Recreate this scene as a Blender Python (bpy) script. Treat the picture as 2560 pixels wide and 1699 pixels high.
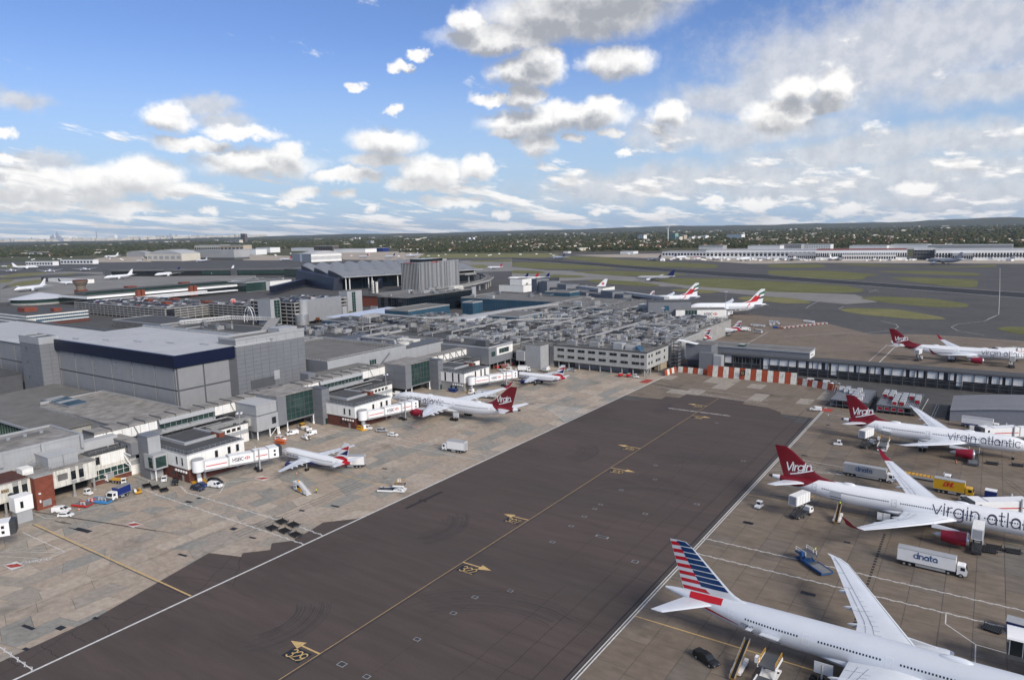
import bpy, bmesh, math, random
from mathutils import Vector, Matrix
random.seed(7)
rad=math.radians
for o in list(bpy.data.objects): bpy.data.objects.remove(o)
SC=bpy.context.scene; COL=SC.collection
# ---------------------------------------------------------------- camera (82 m up in a control tower cab)
CAMZ=82.0
MR=((.83033442,.06781686,-.55312351),(.55690417,-.13671629,.81924746),(-.02006221,-.98828616,-.15128773))
FP=1780.0
cam=bpy.data.cameras.new('camera'); co=bpy.data.objects.new('camera',cam); COL.objects.link(co)
cam.sensor_width=36; cam.lens=FP/2560*36; cam.clip_start=.5; cam.clip_end=120000
co.matrix_world=Matrix(((MR[0][0],-MR[0][1],-MR[0][2],0),(MR[1][0],-MR[1][1],-MR[1][2],0),(MR[2][0],-MR[2][1],-MR[2][2],CAMZ),(0,0,0,1)))
SC.camera=co
# ---------------------------------------------------------------- world, sun, exposure
SUN_EL=rad(31); SUN_V=Vector((.955,-.30,0)).normalized()*math.cos(SUN_EL)+Vector((0,0,math.sin(SUN_EL)))
def ray(px,py):
    v=(px-1280.,py-849.5,FP); d=Vector([sum(MR[i][j]*v[j] for j in range(3)) for i in range(3)])
    return d.normalized()
def G(px,py,z=0.):
    d=ray(px,py); t=(z-CAMZ)/d.z; return Vector((d.x*t,d.y*t,z))
W=bpy.data.worlds.new('World'); SC.world=W; W.use_nodes=True
def build_sky():
    nt=W.node_tree; nt.nodes.clear(); L=nt.links.new
    def N(t,tree=nt,**k):
        n=tree.nodes.new(t)
        for a,b in k.items(): setattr(n,a,b)
        return n
    # group: cloud density from azimuth/elevation (degrees)
    g=bpy.data.node_groups.new('cloud_density','ShaderNodeTree')
    g.interface.new_socket('P',in_out='INPUT',socket_type='NodeSocketVector')
    g.interface.new_socket('D',in_out='OUTPUT',socket_type='NodeSocketFloat')
    gi=N('NodeGroupInput',g); go=N('NodeGroupOutput',g); GL=g.links.new
    def M(op,a,b=None,c=None,tree=g):
        n=N('ShaderNodeMath',tree,operation=op)
        for i,v in enumerate((a,b,c)):
            if v is None: continue
            if isinstance(v,(int,float)): n.inputs[i].default_value=v
            else: tree.links.new(v,n.inputs[i])
        return n.outputs[0]
    def VM(op,a,b,tree=g):
        n=N('ShaderNodeVectorMath',tree,operation=op)
        for i,v in enumerate((a,b)):
            if isinstance(v,(tuple,list)): n.inputs[i].default_value=v
            else: tree.links.new(v,n.inputs[i])
        return n.outputs[0]
    def noise(vec,scale,det,rough,tree=g):
        n=N('ShaderNodeTexNoise',tree); n.inputs['Scale'].default_value=scale; n.inputs['Detail'].default_value=det; n.inputs['Roughness'].default_value=rough
        tree.links.new(vec,n.inputs['Vector']); return n
    P=gi.outputs[0]
    g.interface.new_socket('D1',in_out='OUTPUT',socket_type='NodeSocketFloat')
    warp=noise(P,.30,5,.66); wv=VM('SUBTRACT',warp.outputs['Color'],(.5,.5,.5)); wv=VM('MULTIPLY',wv,(3.2,1.5,0)); PW=VM('ADD',P,wv)
    fine=noise(P,.75,5,.6); fv=VM('SUBTRACT',fine.outputs['Color'],(.5,.5,.5)); fv=VM('MULTIPLY',fv,(1.7,1.25,0)); PW=VM('ADD',PW,fv)
    k=360/(2*math.pi*FP); S=S1=None
    # clouds of the photograph in size classes (half width, half height in photo pixels, weight): centres
    for (rx,ry,w),cs in CLOUDS.items():
        sc=(1/(rx*k),1/(ry*k),0); Q=VM('MULTIPLY',PW,sc); D=D1=None
        for (px,py) in cs:
            d=ray(px,py); az=math.degrees(math.atan2(d.x,d.y)); el=math.degrees(math.asin(d.z)); st=1/max(math.cos(math.atan((px-1280)/FP)),.5)
            c=(az*sc[0],el*sc[1],0)
            def dist(c):
                n=N('ShaderNodeVectorMath',g,operation='DISTANCE'); GL(Q,n.inputs[0]); n.inputs[1].default_value=c; return n.outputs['Value']
            x=dist(c); D=x if D is None else M('MINIMUM',D,x)
            x=dist((c[0]-.45*sc[0],c[1]-1.15*sc[1],0)); D1=x if D1 is None else M('MINIMUM',D1,x)
        D=M('SUBTRACT',w,D); D1=M('SUBTRACT',w,D1)
        S=D if S is None else M('MAXIMUM',S,D); S1=D1 if S1 is None else M('MAXIMUM',S1,D1)
    SV=None
    for (rx,ry,w),cs in VEIL.items():
        sc=(1/(rx*k),1/(ry*k),0); Q=VM('MULTIPLY',PW,sc); D=None
        for (px,py) in cs:
            d=ray(px,py); c=(math.degrees(math.atan2(d.x,d.y))*sc[0],math.degrees(math.asin(d.z))*sc[1],0)
            n=N('ShaderNodeVectorMath',g,operation='DISTANCE'); GL(Q,n.inputs[0]); n.inputs[1].default_value=c; D=n.outputs['Value'] if D is None else M('MINIMUM',D,n.outputs['Value'])
        D=M('SUBTRACT',w,D); SV=D if SV is None else M('MAXIMUM',SV,D)
    SV=M('ADD',SV,M('MULTIPLY',M('SUBTRACT',warp.outputs['Fac'],.5),1.1))
    # general cumulus field, flattened towards the horizon, over the whole sky
    sep=N('ShaderNodeSeparateXYZ',g); GL(P,sep.inputs[0])
    def field(off,det):
        elr=M('MAXIMUM',M('ADD',sep.outputs[1],2.2+off),.6)
        pv=N('ShaderNodeCombineXYZ',g); GL(M('MULTIPLY',sep.outputs[0],M('DIVIDE',1.0,M('POWER',elr,.35))),pv.inputs[0]); GL(M('MULTIPLY',M('LOGARITHM',elr,2.718),9.0),pv.inputs[1])
        n2=noise(pv.outputs[0],.42,det,.62)
        return M('MULTIPLY',M('SUBTRACT',n2.outputs['Fac'],thr),4.6)
    low=N('ShaderNodeMapRange',g); GL(sep.outputs[1],low.inputs[0]); low.inputs[1].default_value=.3; low.inputs[2].default_value=8.5; low.inputs[3].default_value=.47; low.inputs[4].default_value=.62
    hi=N('ShaderNodeMapRange',g); GL(sep.outputs[1],hi.inputs[0]); hi.inputs[1].default_value=17; hi.inputs[2].default_value=30; hi.inputs[3].default_value=0; hi.inputs[4].default_value=.16
    thr=M('SUBTRACT',low.outputs[0],hi.outputs[0])
    S=M('MAXIMUM',S,field(0,7)); S1=M('MAXIMUM',S1,field(.5,3))
    GL(S1,go.inputs[1])
    g.interface.new_socket('T',in_out='OUTPUT',socket_type='NodeSocketFloat'); GL(fine.outputs['Fac'],go.inputs[2]); g.interface.new_socket('V',in_out='OUTPUT',socket_type='NodeSocketFloat'); GL(SV,go.inputs[3])
    GL(S,go.inputs[0])
    # main tree
    tc=N('ShaderNodeTexCoord'); sp=N('ShaderNodeSeparateXYZ'); L(tc.outputs['Generated'],sp.inputs[0])
    az=M('MULTIPLY',M('ARCTAN2',sp.outputs[0],sp.outputs[1],tree=nt),57.29578,tree=nt)
    el=M('MULTIPLY',M('ARCSINE',sp.outputs[2],tree=nt),57.29578,tree=nt)
    cb=N('ShaderNodeCombineXYZ'); L(az,cb.inputs[0]); L(el,cb.inputs[1])
    gn=N('ShaderNodeGroup'); gn.node_tree=g; L(cb.outputs[0],gn.inputs[0]); d0=gn.outputs[0]; d1=gn.outputs[1]
    def ramp(v,a,b,lo=0.,hi_=1.,interp='SMOOTHSTEP'):
        n=N('ShaderNodeMapRange',interpolation_type=interp); L(v,n.inputs[0])
        for i,x in enumerate((a,b,lo,hi_)): n.inputs[i+1].default_value=x
        return n.outputs[0]
    alpha=ramp(d0,-.05,.46,0,.96); 
    shade=ramp(M('SUBTRACT',M('MULTIPLY',d1,1.0,tree=nt),M('MULTIPLY',d0,.35,tree=nt),tree=nt),-.22,.62)
    # towards the horizon clouds lose contrast
    ne=ramp(el,0.,9.,.35,1.,'LINEAR'); tx=ramp(gn.outputs[2],.36,.64,-.15,.15,'LINEAR'); shade=M('ADD',shade,tx,tree=nt); shade=M('MULTIPLY',shade,ne,tree=nt); cp=N('ShaderNodeClamp'); L(shade,cp.inputs[0]); shade=cp.outputs[0]
    cl=N('ShaderNodeMix',data_type='RGBA'); L(shade,cl.inputs[0]); cl.inputs[6].default_value=SKY_LIT; cl.inputs[7].default_value=SKY_GREY
    sky=N('ShaderNodeTexSky',sky_type='NISHITA'); sky.sun_disc=False; sky.sun_elevation=SUN_EL; sky.sun_rotation=math.atan2(SUN_V.x,SUN_V.y)
    sky.altitude=80; sky.air_density=1.0; sky.dust_density=.1; sky.ozone_density=4.0
    hzf=ramp(el,-1.,15.,1.,0.); sk=N('ShaderNodeMix',data_type='RGBA'); L(hzf,sk.inputs[0]); tn=VM('MULTIPLY',sky.outputs[0],(.56,.585,.735),tree=nt); L(tn,sk.inputs[6]); sk.inputs[7].default_value=SKY_HAZE
    vl=N('ShaderNodeMix',data_type='RGBA'); L(ramp(gn.outputs[3],-.05,.75,0,.85),vl.inputs[0]); L(sk.outputs[2],vl.inputs[6]); vc=N('ShaderNodeMix',data_type='RGBA'); L(ramp(gn.outputs[2],.34,.66,0,1),vc.inputs[0]); vc.inputs[6].default_value=SKY_VEIL; vc.inputs[7].default_value=SKY_VEIL2; L(vc.outputs[2],vl.inputs[7]); mx=N('ShaderNodeMix',data_type='RGBA'); L(alpha,mx.inputs[0]); L(vl.outputs[2],mx.inputs[6]); L(cl.outputs[2],mx.inputs[7])
    bg=N('ShaderNodeBackground'); bg.inputs[1].default_value=SKY_STR; L(mx.outputs[2],bg.inputs[0])
    out=N('ShaderNodeOutputWorld'); L(bg.outputs[0],out.inputs[0])
SKY_STR=.07
SKY_LIT=(6.3,6.2,6.05,1); SKY_GREY=(2.35,2.45,2.65,1); SKY_HAZE=(2.6,3.5,4.5,1); SKY_VEIL=(4.4,4.45,4.6,1); SKY_VEIL2=(3.5,3.65,3.95,1)
CLOUDS={(300,72,1.):[(1440,35),(1530,-25)],(170,42,1.):[(1245,95),(1340,305),(1430,290),(650,410)],(105,46,1.):[(1325,178),(1545,155),(970,360),(1080,430),(250,455),(350,440),(1945,287)],
 (60,38,1.):[(1172,55),(1352,140),(1315,240),(1500,268),(1195,415),(425,292),(1340,358),(725,382),(1990,225),(2090,218),(1675,287),(50,440),(130,452)],
 (110,22,.95):[(600,330),(490,363),(870,440),(950,405),(1045,462),(430,472),(180,492),(50,482),(290,520),(1140,502),(60,517)],
 (66,20,.95):[(1230,245),(1270,333),(760,480),(2060,262),(2300,470),(1900,505),(2120,520)],
 (34,16,.9):[(890,216),(985,275),(1440,348),(1525,332),(720,500),(865,484),(1650,538),(1780,505),(10,395),(0,330),(1010,165),(1050,135),(1560,385),(300,540),(520,520),(930,520),(1250,545),(1500,525)]}
VEIL={(430,150,1.):[(2330,90),(2150,150)],(210,60,1.):[(1950,205),(2480,210),(1830,245),(1700,330)],(360,55,1.):[(2380,350),(2120,385),(1830,440),(2350,430),(2050,470),(1580,470),(2450,485),(1850,330)],(90,28,1.):[(520,262),(120,400),(40,250),(560,300)]}
build_sky()
W.cycles.sampling_method='MANUAL'; W.cycles.sample_map_resolution=256
sun=bpy.data.lights.new('sun','SUN'); sun.energy=1.5; sun.angle=rad(22); sun.color=(1,.925,.82)
so=bpy.data.objects.new('sun',sun); COL.objects.link(so); so.rotation_euler=SUN_V.to_track_quat('Z','Y').to_euler(); so.location=(0,0,300)
SC.view_settings.view_transform='Standard'; SC.view_settings.look='None'; SC.view_settings.exposure=1.32; SC.view_settings.gamma=1
SC.render.engine='CYCLES'; SC.cycles.max_bounces=6; SC.cycles.diffuse_bounces=3; SC.cycles.glossy_bounces=3; SC.cycles.transparent_max_bounces=8; SC.cycles.volume_bounces=0; SC.cycles.use_denoising=True; SC.cycles.volume_step_rate=10
SC.render.film_transparent=False
# ---------------------------------------------------------------- materials
MATS={}
def mat(name,col,rough=.75,metal=0.,var=.12,scale=.6,spec=.35,bump=0.,streak=0.,obj=False,fine=0.):
    """procedural principled material with two octaves of tone variation, optional vertical dirt streaks"""
    if name in MATS: return MATS[name]
    m=bpy.data.materials.new(name); m.use_nodes=True; nt=m.node_tree; b=nt.nodes['Principled BSDF']; L=nt.links.new
    b.inputs['Roughness'].default_value=rough; b.inputs['Metallic'].default_value=metal; b.inputs['Specular IOR Level'].default_value=spec
    c=(col[0],col[1],col[2],1); b.inputs['Base Color'].default_value=c
    if var>0:
        tc=nt.nodes.new('ShaderNodeTexCoord') if obj else nt.nodes.new('ShaderNodeNewGeometry'); vec=tc.outputs['Object'] if obj else tc.outputs['Position']
        n=nt.nodes.new('ShaderNodeTexNoise'); n.inputs['Scale'].default_value=scale; n.inputs['Detail'].default_value=6; n.inputs['Roughness'].default_value=.62
        L(vec,n.inputs['Vector'])
        mr=nt.nodes.new('ShaderNodeMapRange'); L(n.outputs['Fac'],mr.inputs[0]); mr.inputs[1].default_value=.3; mr.inputs[2].default_value=.7; mr.inputs[3].default_value=1-var*1.4; mr.inputs[4].default_value=1+var
        val=mr.outputs[0]
        if streak>0:
            mp=nt.nodes.new('ShaderNodeMapping'); mp.inputs['Scale'].default_value=(2.2,2.2,.12); L(vec,mp.inputs[0])
            n2=nt.nodes.new('ShaderNodeTexNoise'); n2.inputs['Scale'].default_value=.9; n2.inputs['Detail'].default_value=5; L(mp.outputs[0],n2.inputs['Vector'])
            r2=nt.nodes.new('ShaderNodeMapRange'); L(n2.outputs['Fac'],r2.inputs[0]); r2.inputs[1].default_value=.45; r2.inputs[2].default_value=.75; r2.inputs[3].default_value=1; r2.inputs[4].default_value=1-streak
            mm=nt.nodes.new('ShaderNodeMath'); mm.operation='MULTIPLY'; L(val,mm.inputs[0]); L(r2.outputs[0],mm.inputs[1]); val=mm.outputs[0]
        if fine>0:
            n3=nt.nodes.new('ShaderNodeTexNoise'); n3.inputs['Scale'].default_value=scale*14; n3.inputs['Detail'].default_value=3; L(vec,n3.inputs['Vector'])
            r3=nt.nodes.new('ShaderNodeMapRange'); L(n3.outputs['Fac'],r3.inputs[0]); r3.inputs[1].default_value=.3; r3.inputs[2].default_value=.7; r3.inputs[3].default_value=1-fine; r3.inputs[4].default_value=1+fine
            mm=nt.nodes.new('ShaderNodeMath'); mm.operation='MULTIPLY'; L(val,mm.inputs[0]); L(r3.outputs[0],mm.inputs[1]); val=mm.outputs[0]
        vm=nt.nodes.new('ShaderNodeVectorMath'); vm.operation='SCALE'; vm.inputs[0].default_value=col[:3]; L(val,vm.inputs['Scale']); L(vm.outputs[0],b.inputs['Base Color'])
        if bump>0:
            bp=nt.nodes.new('ShaderNodeBump'); bp.inputs['Strength'].default_value=bump; bp.inputs['Distance'].default_value=.05; L(n.outputs['Fac'],bp.inputs['Height']); L(bp.outputs[0],b.inputs['Normal'])
    MATS[name]=m; return m
M_=mat
m_hall=M_('hall_cladding',(.265,.268,.275),.5,var=.05,scale=.25,spec=.4,streak=.07)
m_white=M_('white_panel',(.82,.81,.77),.55,var=.06,scale=.35,streak=.16)
m_whitec=M_('clean_white_paint',(.80,.80,.79),.4,var=.03,scale=.5)
m_off=M_('weathered_off_white_render',(.68,.665,.60),.8,var=.13,scale=.4,streak=.42)
m_grey=M_('grey_metal_cladding',(.185,.193,.21),.5,var=.05,scale=.25,spec=.4,streak=.07)
m_greyl=M_('light_grey_cladding',(.36,.37,.38),.5,var=.05,scale=.25,streak=.09)
m_greyd=M_('dark_grey_cladding',(.095,.099,.107),.55,var=.08,scale=.3)
m_char=M_('charcoal_metal',(.045,.047,.052),.55,var=.15,scale=.5)
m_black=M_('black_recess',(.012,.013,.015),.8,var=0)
m_tyre=M_('black_rubber',(.018,.018,.018),.85,var=0)
m_roofw=M_('pale_membrane_roof',(.44,.445,.45),.7,var=.06,scale=.06,fine=.03)
m_roofg=M_('grey_felt_roof',(.165,.16,.15),.9,var=.16,scale=.12,fine=.06)
m_roofd=M_('dark_felt_roof',(.075,.077,.08),.9,var=.14,scale=.15,fine=.05)
m_roofb=M_('stained_tan_roof',(.27,.255,.235),.9,var=.3,scale=.22,fine=.1)
m_navy=M_('navy_blue_fascia',(.003,.007,.03),.4,var=.06)
m_brick=M_('red_brown_brick',(.20,.058,.036),.85,var=.2,scale=.8,fine=.1)
m_brickd=M_('dark_brick',(.13,.048,.036),.85,var=.22,scale=.8,fine=.12)
m_conc=M_('grey_concrete',(.33,.325,.31),.85,var=.15,scale=.3,streak=.18)
m_cond=M_('sooty_concrete',(.16,.155,.15),.9,var=.2,scale=.3,streak=.2)
m_glass=M_('dark_window_glass',(.012,.017,.02),.08,spec=.7,var=0)
m_glassg=M_('green_tinted_glazing',(.022,.05,.045),.07,spec=.7,var=.2,scale=.1)
m_glassb=M_('blue_tinted_glazing',(.035,.09,.14),.12,spec=.6,var=.15,scale=.1)
m_glassk=M_('black_curtain_glass',(.006,.011,.017),.06,spec=.7,var=.2,scale=.08)
m_metal=M_('galvanised_metal',(.48,.49,.5),.38,metal=.6,var=.12,scale=.5)
m_steel=M_('bright_steel',(.62,.63,.65),.25,metal=.9,var=.06)
m_duct=M_('silver_duct_cladding',(.34,.34,.335),.5,metal=.2,var=.18,scale=.6)
m_red=M_('crimson_paint',(.30,.010,.022),.3,var=.04,spec=.5)
m_redl=M_('signal_red',(.55,.022,.025),.35,var=.03,spec=.5)
m_oran=M_('brick_orange_paint',(.33,.062,.024),.6,var=.14,scale=.8)
m_yel=M_('yellow_paint',(.62,.33,.03),.5,var=.1)
m_yelmk=M_('ochre_road_paint',(.58,.40,.17),.75,var=.16,scale=1.2)
m_whmk=M_('white_road_paint',(.62,.61,.58),.75,var=.18,scale=1.2)
m_redmk=M_('red_road_paint',(.36,.055,.04),.75,var=.15,scale=1.)
m_blkmk=M_('black_road_paint',(.018,.02,.028),.8,var=.1)
m_blue=M_('blue_machine_paint',(.018,.075,.21),.4,var=.1)
m_blul=M_('light_blue_machine_paint',(.06,.28,.62),.4,var=.1)
m_blud=M_('deep_blue_paint',(.012,.03,.16),.35,var=.06)
m_ink=M_('dark_violet_lettering',(.045,.04,.075),.5,var=0)
m_green=M_('deep_green_paint',(.01,.13,.05),.4,var=0)
m_orange=M_('orange_machine_paint',(.62,.13,.03),.45,var=.08)
m_skin=M_('skin',(.38,.22,.15),.7,var=0)
m_vest=M_('hi_vis_yellow',(.55,.68,.06),.7,var=0)
m_vesto=M_('hi_vis_orange',(.72,.16,.03),.7,var=0)
m_dark=M_('dark_blue_cloth',(.02,.022,.03),.9,var=0)
# ---------------------------------------------------------------- mesh building
class MB:
    def __init__(s): s.v=[]; s.f=[]
    def poly(s,pts):
        n=len(s.v); s.v+= [tuple(p) for p in pts]; s.f.append(tuple(range(n,n+len(pts)))); return s
    def box(s,x0,x1,y0,y1,z0,z1):
        if x0>x1:x0,x1=x1,x0
        if y0>y1:y0,y1=y1,y0
        n=len(s.v); s.v+=[(x0,y0,z0),(x1,y0,z0),(x1,y1,z0),(x0,y1,z0),(x0,y0,z1),(x1,y0,z1),(x1,y1,z1),(x0,y1,z1)]
        s.f+=[tuple(n+i for i in q) for q in ((3,2,1,0),(4,5,6,7),(0,1,5,4),(1,2,6,5),(2,3,7,6),(3,0,4,7))]; return s
    def hexa(s,b,t):  # bottom 4 pts (ccw), top 4 pts
        n=len(s.v); s.v+=[tuple(p) for p in b]+[tuple(p) for p in t]; k=len(b)
        s.f.append(tuple(n+i for i in reversed(range(k)))); s.f.append(tuple(n+k+i for i in range(k)))
        for i in range(k): j=(i+1)%k; s.f.append((n+i,n+j,n+k+j,n+k+i))
        return s
    def prism(s,pts,z0,z1): return s.hexa([(p[0],p[1],z0) for p in pts],[(p[0],p[1],z1) for p in pts])
    def ext(s,prof,axis,a,b):
        """extrude a 2-D profile (u,z) along axis 'x' or 'y' from a to b"""
        if axis=='y': return s.hexa([(u,a,z) for u,z in prof],[(u,b,z) for u,z in prof])
        return s.hexa([(a,u,z) for u,z in prof],[(b,u,z) for u,z in prof])
    def beam(s,p,q,w,h=None):
        p=Vector(p);q=Vector(q);d=q-p
        if d.length<1e-6:return s
        h=h or w; d.normalize(); up=Vector((0,0,1)) if abs(d.z)<.98 else Vector((1,0,0))
        sx=d.cross(up).normalized()*(w/2); sy=sx.cross(d).normalized()*(h/2)
        return s.hexa([p-sx-sy,p+sx-sy,p+sx+sy,p-sx+sy],[q-sx-sy,q+sx-sy,q+sx+sy,q-sx+sy])
    def tube(s,pts,r,k=8,cap=True):
        pts=[Vector(p) for p in pts]; rings=[]
        for i,p in enumerate(pts):
            d=(pts[min(i+1,len(pts)-1)]-pts[max(i-1,0)]).normalized(); up=Vector((0,0,1)) if abs(d.z)<.95 else Vector((1,0,0))
            a=d.cross(up).normalized(); b=a.cross(d).normalized(); rr=r[i] if isinstance(r,(list,tuple)) else r
            rings.append([p+(a*math.cos(2*math.pi*j/k)+b*math.sin(2*math.pi*j/k))*rr for j in range(k)])
        return s.loft(rings,cap)
    def loft(s,rings,cap=True,closed=True):
        n=len(s.v); k=len(rings[0])
        for r in rings: s.v+=[tuple(p) for p in r]
        for i in range(len(rings)-1):
            for j in range(k if closed else k-1):
                a=n+i*k+j; b=n+i*k+(j+1)%k; s.f.append((a,b,b+k,a+k))
        if cap and closed: s.f.append(tuple(n+j for j in reversed(range(k)))); s.f.append(tuple(n+(len(rings)-1)*k+j for j in range(k)))
        return s
    def cyl(s,x,y,z0,z1,r,k=16,r2=None):
        r2=r if r2 is None else r2
        return s.loft([[(x+r*math.cos(2*math.pi*j/k),y+r*math.sin(2*math.pi*j/k),z0) for j in range(k)],[(x+r2*math.cos(2*math.pi*j/k),y+r2*math.sin(2*math.pi*j/k),z1) for j in range(k)]])
    def wheel(s,x,y,z,r,w,axis='y',k=12):
        if axis=='y': return s.loft([[(x+r*math.cos(2*math.pi*j/k),y+o,z+r*math.sin(2*math.pi*j/k)) for j in range(k)] for o in (-w/2,w/2)])
        return s.loft([[(x+o,y+r*math.cos(2*math.pi*j/k),z+r*math.sin(2*math.pi*j/k)) for j in range(k)] for o in (-w/2,w/2)])
    def mesh(s,name,m,off=(0,0,0),smooth=False):
        me=bpy.data.meshes.new(name)
        v=s.v if off==(0,0,0) else [(a-off[0],b-off[1],c-off[2]) for a,b,c in s.v]
        me.from_pydata(v,[],s.f); me.update()
        if m is not None: me.materials.append(m)
        bm=bmesh.new(); bm.from_mesh(me); bmesh.ops.recalc_face_normals(bm,faces=bm.faces); bm.to_mesh(me); bm.free()
        if smooth:
            for p in me.polygons: p.use_smooth=True
            try: me.set_sharp_from_angle(angle=rad(38))
            except Exception: pass
        return me
    def obj(s,name,m,parent=None,world=True,smooth=False,**props):
        """link as ONE object; with world=True the vertices are world coordinates and are moved into the parent's frame"""
        off=(0,0,0)
        if parent is not None and world:
            p=parent; x=Vector((0,0,0))
            while p is not None: x+=p.location; p=p.parent
            off=tuple(x)
        o=bpy.data.objects.new(name,s.mesh(name,m,off,smooth)); COL.objects.link(o)
        if parent is not None: o.parent=parent
        for k,v in props.items(): o[k]=v
        return o
def thing(name,label,cat,loc=(0,0,0),rz=0.,group=None,parent=None):
    o=bpy.data.objects.new(name,None); COL.objects.link(o); o.location=loc; o.rotation_euler=(0,0,rz); o.empty_display_size=.5
    o['label']=label; o['category']=cat
    if group: o['group']=group
    return o
def tag(o,label,cat,group=None):
    o['label']=label; o['category']=cat
    if group: o['group']=group
    return o
def inst(me,name,loc,parent,rz=0.,scale=None):
    o=bpy.data.objects.new(name,me); COL.objects.link(o); o.parent=parent; o.location=loc
    if rz: o.rotation_euler=(0,0,rz)
    if scale: o.scale=scale
    return o
CH={}
def clone(src,loc,rz,label=None,group=None):
    kids=CH.get(src.name)
    if kids is None:
        kids=[(c,list(c.children)) for c in src.children]; CH[src.name]=kids
    r=src.copy(); COL.objects.link(r); r.location=loc; r.rotation_euler=(0,0,rz)
    if label: r['label']=label
    if group: r['group']=group
    for c,gs in kids:
        k=c.copy(); COL.objects.link(k); k.parent=r
        for gk in gs: e=gk.copy(); COL.objects.link(e); e.parent=k
    return r
def ground_poly(name,pts,z,m,kind='structure',parent=None):
    me=bpy.data.meshes.new(name); bm=bmesh.new(); vs=[bm.verts.new((p[0],p[1],z)) for p in pts]; f=bm.faces.new(vs)
    bm.normal_update()
    if f.normal.z<0: bmesh.ops.reverse_faces(bm,faces=[f])
    bmesh.ops.triangulate(bm,faces=bm.faces[:]); bm.to_mesh(me); bm.free(); me.materials.append(m)
    o=bpy.data.objects.new(name,me); COL.objects.link(o)
    if parent is not None: o.parent=parent
    elif kind: o['kind']=kind
    return o
# stroke lettering: glyph -> (advance, list of polylines) on a unit em (x-height .6, cap height 1)
def arc(cx,cy,rx,ry,a0,a1,n=10): return [(cx+rx*math.cos(rad(a0+(a1-a0)*i/n)),cy+ry*math.sin(rad(a0+(a1-a0)*i/n))) for i in range(n+1)]
GL_={'v':(.62,[[(.02,.6),(.3,0),(.58,.6)]]),'i':(.2,[[(.1,0),(.1,.6)],[(.1,.74),(.1,.8)]]),'r':(.4,[[(.08,0),(.08,.6)],[(.08,.38)]+arc(.32,.36,.22,.24,160,85)]),
'g':(.72,[arc(.33,.3,.3,.3,0,360,18),[(.63,.6),(.63,-.02)]+arc(.35,-.02,.28,.24,0,-150)]),'n':(.66,[[(.08,0),(.08,.6)],[(.08,.35)]+arc(.33,.35,.25,.25,170,0)+[(.58,0)]]),
'a':(.7,[arc(.33,.27,.27,.27,0,360,16),[(.6,0),(.6,.35)]+arc(.34,.36,.26,.24,0,150)]),'t':(.36,[[(.14,.85),(.14,.12)]+arc(.26,.12,.12,.12,180,270),[(0,.6),(.32,.6)]]),
'l':(.2,[[(.1,0),(.1,.9)]]),'c':(.6,[arc(.33,.3,.3,.3,45,315,14)]),'d':(.7,[arc(.33,.3,.28,.3,0,360,16),[(.62,0),(.62,.95)]]),' ':(.3,[]),
'A':(.75,[[(0,0),(.35,1),(.7,0)],[(.13,.35),(.57,.35)]]),'B':(.7,[[(.05,0),(.05,1),(.35,1)]+arc(.35,.76,.22,.24,90,-90,6)+[(.05,.52)],[(.35,.52)]+arc(.36,.26,.26,.26,90,-90,6)+[(.05,0)]]),
'C':(.8,[arc(.4,.5,.36,.5,45,315,14)]),'D':(.75,[[(.05,0),(.05,1),(.3,1)]+arc(.3,.5,.36,.5,90,-90,10)+[(.05,0)]]),'E':(.6,[[(.55,1),(.05,1),(.05,0),(.55,0)],[(.05,.52),(.48,.52)]]),
'G':(.8,[arc(.4,.5,.36,.5,45,340,14)+[(.74,.45),(.45,.45)]]),'H':(.75,[[(.05,0),(.05,1)],[(.65,0),(.65,1)],[(.05,.52),(.65,.52)]]),'I':(.25,[[(.1,0),(.1,1)]]),'K':(.7,[[(.05,0),(.05,1)],[(.6,1),(.05,.4)],[(.25,.6),(.62,0)]]),
'L':(.6,[[(.05,1),(.05,0),(.55,0)]]),'M':(.9,[[(.05,0),(.05,1),(.42,.3),(.8,1),(.8,0)]]),'N':(.75,[[(.05,0),(.05,1),(.62,0),(.62,1)]]),'O':(.85,[arc(.4,.5,.37,.5,0,360,18)]),'P':(.65,[[(.05,0),(.05,1),(.35,1)]+arc(.35,.75,.23,.25,90,-90,6)+[(.05,.5)]]),
'R':(.7,[[(.05,0),(.05,1),(.35,1)]+arc(.35,.75,.23,.25,90,-90,6)+[(.05,.5)],[(.3,.5),(.6,0)]]),'S':(.68,[arc(.33,.75,.26,.25,40,270,9)+arc(.33,.25,.27,.25,90,-140,9)]),'T':(.66,[[(0,1),(.62,1)],[(.31,1),(.31,0)]]),'U':(.75,[[(.05,1),(.05,.32)]+arc(.35,.32,.3,.32,180,360,8)+[(.65,1)]]),
'V':(.72,[[(0,1),(.34,0),(.68,1)]]),'W':(1.,[[(0,1),(.22,0),(.48,.9),(.74,0),(.96,1)]]),'Y':(.7,[[(0,1),(.33,.5),(.66,1)],[(.33,.5),(.33,0)]]),
'0':(.72,[arc(.33,.5,.28,.5,0,360,16)]),'1':(.4,[[(.02,.8),(.2,1),(.2,0)]]),'2':(.68,[arc(.31,.72,.27,.28,170,-20,8)+[(.03,0),(.6,0)]]),'3':(.68,[arc(.3,.75,.25,.25,150,-90,8),arc(.3,.26,.28,.26,90,-150,9)]),
'4':(.7,[[(.45,0),(.45,1),(.02,.3),(.62,.3)]]),'5':(.68,[[(.55,1),(.1,1),(.06,.55)]+arc(.3,.32,.29,.32,120,-140,9)]),'6':(.68,[arc(.32,.3,.28,.3,0,360,14),[(.05,.36),(.12,.75),(.45,1)]]),'7':(.65,[[(.03,1),(.58,1),(.2,0)]]),'8':(.68,[arc(.32,.75,.24,.25,0,360,12),arc(.32,.26,.28,.26,0,360,12)]),'9':(.68,[arc(.32,.7,.28,.3,0,360,14),[(.6,.66),(.52,.25),(.2,0)]]),'-':(.4,[[(.05,.45),(.33,.45)]])}
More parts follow.
